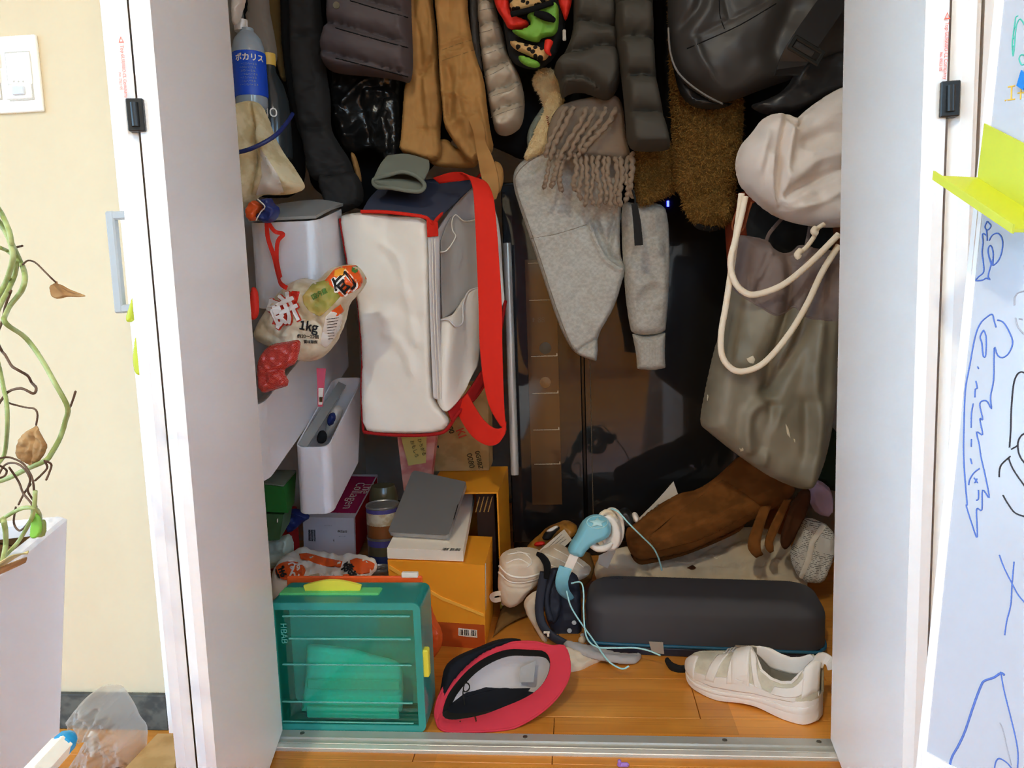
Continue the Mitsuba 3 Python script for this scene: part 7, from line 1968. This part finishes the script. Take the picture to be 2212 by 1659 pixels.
# bottom left: tool, clear bag, flat box
k = thing("cleaning_tool", "white plastic tool handle with a blue tip at the bottom left corner", "tool")
t0_, t1_ = P(60, 1690, y=0.46), P(132, 1612, y=0.50)
dv = unit(t1_ - t0_)
part(k, "handle", tube([t0_ - dv * 0.09, t0_, t1_], 0.0089, 6, 0), "tool_white", 20)
part(k, "tip", tube([t1_ - dv * 0.002, t1_ + dv * 0.007, t1_ + dv * 0.013], [0.0084, 0.008, 0.0045], 10, 4), "blue_cap", True, "blue tip")
part(k, "grip", tube([t0_ + dv * 0.020 + [0.009, 0, -0.009], t0_ - dv * 0.08 + [0.009, 0, -0.009]], 0.0045, 8, 0), "blue_cap", True)
part(k, "rod", tube([t0_ - dv * 0.085, [t0_[0] - 0.03, t0_[1] - 0.02, 0.004]], 0.007, 8, 0), "tool_white", 30)
k = thing("plastic_bag", "crumpled clear plastic bag of vegetables on the floor between planter and left door", "bag")
part(k, "film", cloth([(160, 1540), (190, 1500), (210, 1496), (238, 1498), (254, 1520), (272, 1548), (280, 1570), (298, 1590), (300, 1620), (292, 1700), (150, 1700), (166, 1640), (188, 1600), (200, 1580), (176, 1560)], 1.14, 0.045, 26, 3.5, [rough(12, 20, 0.026, 99, 30), rough(6, 9, 0.010, 199, -30), fold([(214, 1510), (230, 1570), (222, 1640)], 6, 0.012), fold([(276, 1560), (292, 1600)], 5, 0.008)], sm=1, back=1.0), "film_bag", True)
single("potato", "tan potato inside the clear plastic bag on the floor", "potato", cloth([(212, 1690), (216, 1660), (228, 1642), (256, 1638), (278, 1650), (290, 1680), (290, 1720), (214, 1720)], 1.138, 0.004, 12, 5), "potato_brown", True)
single("white_packet", "white paper packet behind the clear plastic bag by the planter", "packet", cloth([(192, 1578), (208, 1582), (214, 1600), (216, 1620), (206, 1640), (196, 1630), (190, 1604)], 1.20, 0.01, 8, 4, sm=1), "paper_white", True)
k = thing("flat_carton", "flat yellow-brown carton on the floor behind the left door", "box")
fc = [P(308, 1580, z=0.066), P(380, 1568, z=0.066)]
part(k, "carton", box8([[-0.735, 1.00, 0.001], [-0.62, 0.99, 0.001], [-0.69, 1.18, 0.001], [-0.735, 1.18, 0.001], [-0.735, 1.00, 0.062], [-0.62, 0.99, 0.062], [-0.69, 1.18, 0.062], [-0.735, 1.18, 0.062]]), "cardboard", 30)
part(k, "print", place(lettering("MANDOM", 0.010, 0.0004), frame([-0.725, 1.03, 0.0625], [-0.28, 1, 0], [-1, -0.28, 0])), "ink_brown", 20)

# ------------------------------------------------------------------ whiteboard at the right
mat("board_white", (188, 191, 199), 0.16, 0.5)
mat("board_frame", (238, 238, 238), 0.3, 0.45)
mat("marker_blue", (88, 118, 194), 0.5, 0.3)
mat("marker_black", (48, 46, 50), 0.5, 0.3)
mat("marker_grey", (168, 170, 180), 0.5, 0.3)
mat("marker_teal", (84, 190, 172), 0.5, 0.3)
mat("marker_yellow", (240, 196, 84), 0.5, 0.3)
mat("magnet_blue", (30, 122, 204), 0.4, 0.4)
BN = unit([-0.87, -0.5, 0])
BN = unit(BN * math.cos(math.radians(8)) + np.array([0, 0, math.sin(math.radians(8))]))
BQ = P(2115, 390, y=0.8)


def B(px, py, lift=0.0):
    d = CAM @ np.array([px - W_PX / 2, py - H_PX / 2, F_PX])
    q = BQ + BN * lift
    return EYE + d * (((q - EYE) @ BN) / (d @ BN))


k = thing("whiteboard", "white marker board covered with drawings leaning at the right edge", "whiteboard")
bu_ = unit(np.cross(BN, np.cross([0, 0, 1.0], BN)) * 0 + np.array([0.5, -0.87, 0]))
ea, eb = B(2150, 0), B(1980, 1659)
ed = unit(ea - eb)
bot = eb - ed * (eb[2] / ed[2]) + ed * 0.004
top = ea + ed * 0.25
wv = unit(bu_ - ed * (bu_ @ ed))


def board_slab(s0, s1, n0, n1, t0=0.0, t1=1.0):
    a, b = bot + (top - bot) * t0, bot + (top - bot) * t1
    return box8([a + wv * s0 + BN * n0, a + wv * s1 + BN * n0, a + wv * s1 + BN * n1, a + wv * s0 + BN * n1, b + wv * s0 + BN * n0, b + wv * s1 + BN * n0, b + wv * s1 + BN * n1, b + wv * s0 + BN * n1])


part(k, "panel", board_slab(0.004, 0.40, -0.016, -0.0006, 0.003, 0.997), "board_white", 20)
part(k, "frame", board_slab(0.0, 0.0045, -0.018, 0.001), "board_frame", 20)
part(k, "frame", board_slab(0.0045, 0.0085, -0.017, 0.0), "board_frame", 20)
hb_z = B(2050, 1652)
tb = (hb_z[2] - bot[2]) / (top[2] - bot[2])
part(k, "cross_bar", board_slab(0.0085, 0.40, -0.016, 0.0015, tb - 0.03, tb), "board_frame", 20)


def draw(pts, m, r=0.0007, sc=1.0, o=(0, 0), name="drawing"):
    q = smooth_path([(a / sc + o[0], b / sc + o[1]) for a, b in pts], 4) if len(pts) > 2 else [(a / sc + o[0], b / sc + o[1]) for a, b in pts]
    part(k, name, tube([B(a, b, 0.0) - BN * r * 0.4 for a, b in q], r, 6, 0), m, True)


def dz(*a, **kw):
    for pts in a:
        draw(pts, kw["m"], kw.get("r", 0.0011) * 0.62, kw.get("sc", 1.0), kw.get("o", (0, 0)))


o6, s6, o7, s7 = (1900, 580), 2.676, (1900, 1180), 3.465
dz([(2199, 34), (2194, 37), (2192, 49), (2188, 75), (2186, 97), (2188, 121), (2191, 97), (2193, 72), (2196, 52), (2203, 41), (2212, 52), (2220, 70)], [(2191, 60), (2196, 56)], [(2188, 84), (2193, 80)], [(2187, 100), (2191, 98)],
   [(2203, 134), (2201, 126), (2206, 118), (2214, 122), (2214, 136), (2207, 140), (2203, 134)], m="marker_teal", r=0.0009)
dz([(2177, 188), (2192, 185)], [(2185, 187), (2184, 215)], [(2176, 216), (2192, 214)], [(2198, 201), (2216, 199)], [(2205, 190), (2204, 214)], [(2171, 216), (2172, 218)], m="marker_yellow")
dz([(2132, 478), (2140, 487), (2136, 495), (2131, 498), (2131, 508), (2122, 505), (2123, 525), (2121, 545), (2124, 570), (2124, 588), (2113, 598), (2108, 606), (2122, 605), (2130, 601), (2138, 604), (2134, 597), (2138, 580), (2144, 560)],
   [(2132, 478), (2127, 490), (2131, 500), (2132, 520)], [(2136, 520), (2143, 508), (2155, 504), (2164, 515), (2165, 535), (2158, 560), (2144, 573), (2137, 558), (2134, 540), (2139, 530), (2145, 545), (2144, 572)], m="marker_blue")
dz([(672, 340), (660, 300), (650, 265), (620, 280), (580, 320), (550, 400), (520, 560), (495, 700), (487, 900), (485, 1080), (495, 1250), (505, 1360), (500, 1372), (530, 1470), (560, 1555), (563, 1500), (560, 1390), (590, 1395), (594, 1280), (632, 1325), (610, 1200), (585, 1090), (575, 1020), (560, 945), (594, 960), (578, 870), (595, 872), (578, 790), (592, 766), (620, 768), (645, 810), (640, 740), (658, 640), (662, 460), (680, 500), (710, 515), (745, 490), (768, 430), (750, 370), (715, 312), (680, 298)],
   [(600, 355), (615, 400), (612, 500), (598, 505), (590, 430), (580, 395), (598, 358)], [(565, 568), (572, 580)], [(555, 650), (563, 690), (552, 700), (550, 745)], [(540, 780), (530, 840), (528, 920)], [(530, 985), (528, 1030)], [(524, 1098), (532, 1130)],
   [(577, 1156), (545, 1180), (520, 1220), (514, 1252)], [(545, 1210), (566, 1240)], [(563, 1214), (548, 1240)], [(570, 1280), (570, 1330), (558, 1340)], m="marker_blue", sc=s6, o=o6)
dz([(840, 605), (815, 598), (790, 620), (772, 680), (760, 820), (757, 930), (750, 1035)], [(760, 1045), (795, 1025)], [(860, 945), (822, 962), (800, 1000), (800, 1050), (815, 1095), (850, 1140)], [(755, 1085), (706, 1130), (692, 1165), (690, 1206)], [(743, 1092), (770, 1160), (835, 1255), (870, 1300)], [(712, 1310), (742, 1362), (785, 1415), (860, 1440)], m="marker_black", sc=s6, o=o6)
dz([(850, 128), (800, 140), (780, 170), (778, 212)], [(785, 285), (800, 340), (850, 396)], [(806, 290), (824, 294)], m="marker_grey", sc=s6, o=o6)
dz([(895, 65), (930, 160), (990, 280), (1040, 370), (1100, 436)], [(1005, 115), (990, 280), (980, 440), (950, 560), (935, 665)], [(905, 940), (930, 1080), (980, 1280), (1020, 1450), (1035, 1560), (1030, 1680)], [(855, 1680), (870, 1610), (900, 1590), (950, 1620), (985, 1660)], m="marker_blue", sc=s7, o=o7, r=0.0010)
dz([(934, 966), (908, 950), (850, 985), (790, 1005), (760, 1040), (700, 1200), (640, 1380), (590, 1490), (540, 1580), (520, 1670)], m="marker_blue", sc=s7, o=o7, r=0.0017)
dz([(897, 1320), (920, 1370), (950, 1500), (985, 1640)], m="marker_grey", sc=s7, o=o7, r=0.0008)
mg = [B(2211, 153), B(2201, 187), B(2214, 196), B(2230, 176)]
single("blue_magnet", "blue magnet stuck on the whiteboard above the lime tray", "magnet", box8([p + BN * 0.0006 for p in mg] + [p + BN * 0.004 for p in mg]), "magnet_blue", 30)

# lime tray held on the board
k = thing("lime_tray", "lime green magnetic pen tray stuck crookedly on the whiteboard", "tray")
c0_, c1_, t0_, t1_ = B(2115, 390, 0.0012), B(2290, 502, 0.0012), B(2130, 267, 0.0012), B(2290, 348, 0.0012)
hn = unit([BN[0], BN[1], 0])
bk_ = hn * 0.003
part(k, "back_plate", box8([c0_, c1_, c1_ + bk_, c0_ + bk_, t0_, t1_, t1_ + bk_, t0_ + bk_]), "lime_plastic", 30)
ud = unit(t0_ - c0_)
out_ = hn * 0.064
part(k, "shelf", box8([c0_ + bk_, c1_ + bk_, c1_ + out_, c0_ + out_, c0_ + bk_ + ud * 0.003, c1_ + bk_ + ud * 0.003, c1_ + out_ + ud * 0.003, c0_ + out_ + ud * 0.003]), "lime_plastic", 30)
lip = hn * 0.003
part(k, "lip", box8([c0_ + out_ - ud * 0.001, c1_ + out_ - ud * 0.001, c1_ + out_ + lip - ud * 0.001, c0_ + out_ + lip - ud * 0.001, c0_ + out_ + ud * 0.007, c1_ + out_ + ud * 0.007, c1_ + out_ + lip + ud * 0.007, c0_ + out_ + lip + ud * 0.007]), "lime_plastic", 30)

# brown sideboard behind the viewer, mirrored in the cooler's glass
k = thing("wooden_sideboard", "long brown wooden sideboard behind the viewer, mirrored in the wine cooler glass", "sideboard")
part(k, "carcass", box((2.4, 0.40, 0.94), 0.006, (0.55, BY + 0.22, 0.47)), "floor_wood", 30)
for i in range(4):
    dk = part(k, "door", box((0.57, 0.016, 0.82), 0.004, (0.55 - 0.9 + i * 0.6, BY + 0.43, 0.48)), "floor_wood_light", 30)
    part(dk, "knob", box((0.014, 0.016, 0.10), 0.004, (0.55 - 0.68 + i * 0.6, BY + 0.446, 0.6)), "dark_steel", 30)

mat("rug_pale", (206, 204, 200), 0.95, 0.1, bump=f_weave, height=0.001)
single("added_rug", "added unseen pale grey rug behind the viewer that cools the floor bounce", "rug", box((1.5, 2.5, 0.010), 0.004, (-1.05, -0.85, 0.006)), "rug_pale", 30)  # unseen rug, added to weaken the orange light bounced off the floor

# small settling of soft things so that they lie against and not through their neighbours (metres along the line of hanging)
SETTLE = {'black_coat': 0.0269, 'quilted_jacket': -0.0289, 'glossy_black_jacket': 0.0229, 'olive_wool_coat': 0.069, 'sage_knit_sleeve': -0.031, 'silver_puffer': 0.0756, 'olive_puffer_jacket': -0.0344, 'grey_hoodie': 0.0373, 'black_leather_bag': -0.019, 'olive_tote_bag': 0.0067, 'rust_jacket': 0.0577, 'suede_bag': (0.0, -0.012, 0.004), 'white_sheet': (0.0, 0.03, -0.022), 'folded_paper': 0.0032, 'rolled_newspaper': (0.004, -0.012, 0.004), 'crisp_packet': 0.04, 'receipt': 0.0357, 'child_shoe': 0.0608, 'child_shoe_001': 0.0486, 'navy_pouch': -0.0016, 'headphones': -0.0386, 'cream_cloth': 0.0034, 'pink_brim_hat': (0.009, 0.0, 0.0)}
for _k, _d in SETTLE.items():
    _c = None
    _keys = [k for k in scene if k == _k or k.startswith(_k + "__")]
    _v = np.vstack([meshkit.WRITTEN[scene[k]["filename"]][0] for k in _keys if scene[k].get("type") == "ply"])
    _ctr = (_v.min(0) + _v.max(0)) / 2
    _off = np.array(_d) if isinstance(_d, tuple) else (_ctr - EYE) * (_d / _ctr[1])
    for k in _keys:
        scene[k]["to_world"] = mi.ScalarTransform4f().translate(_off.tolist())
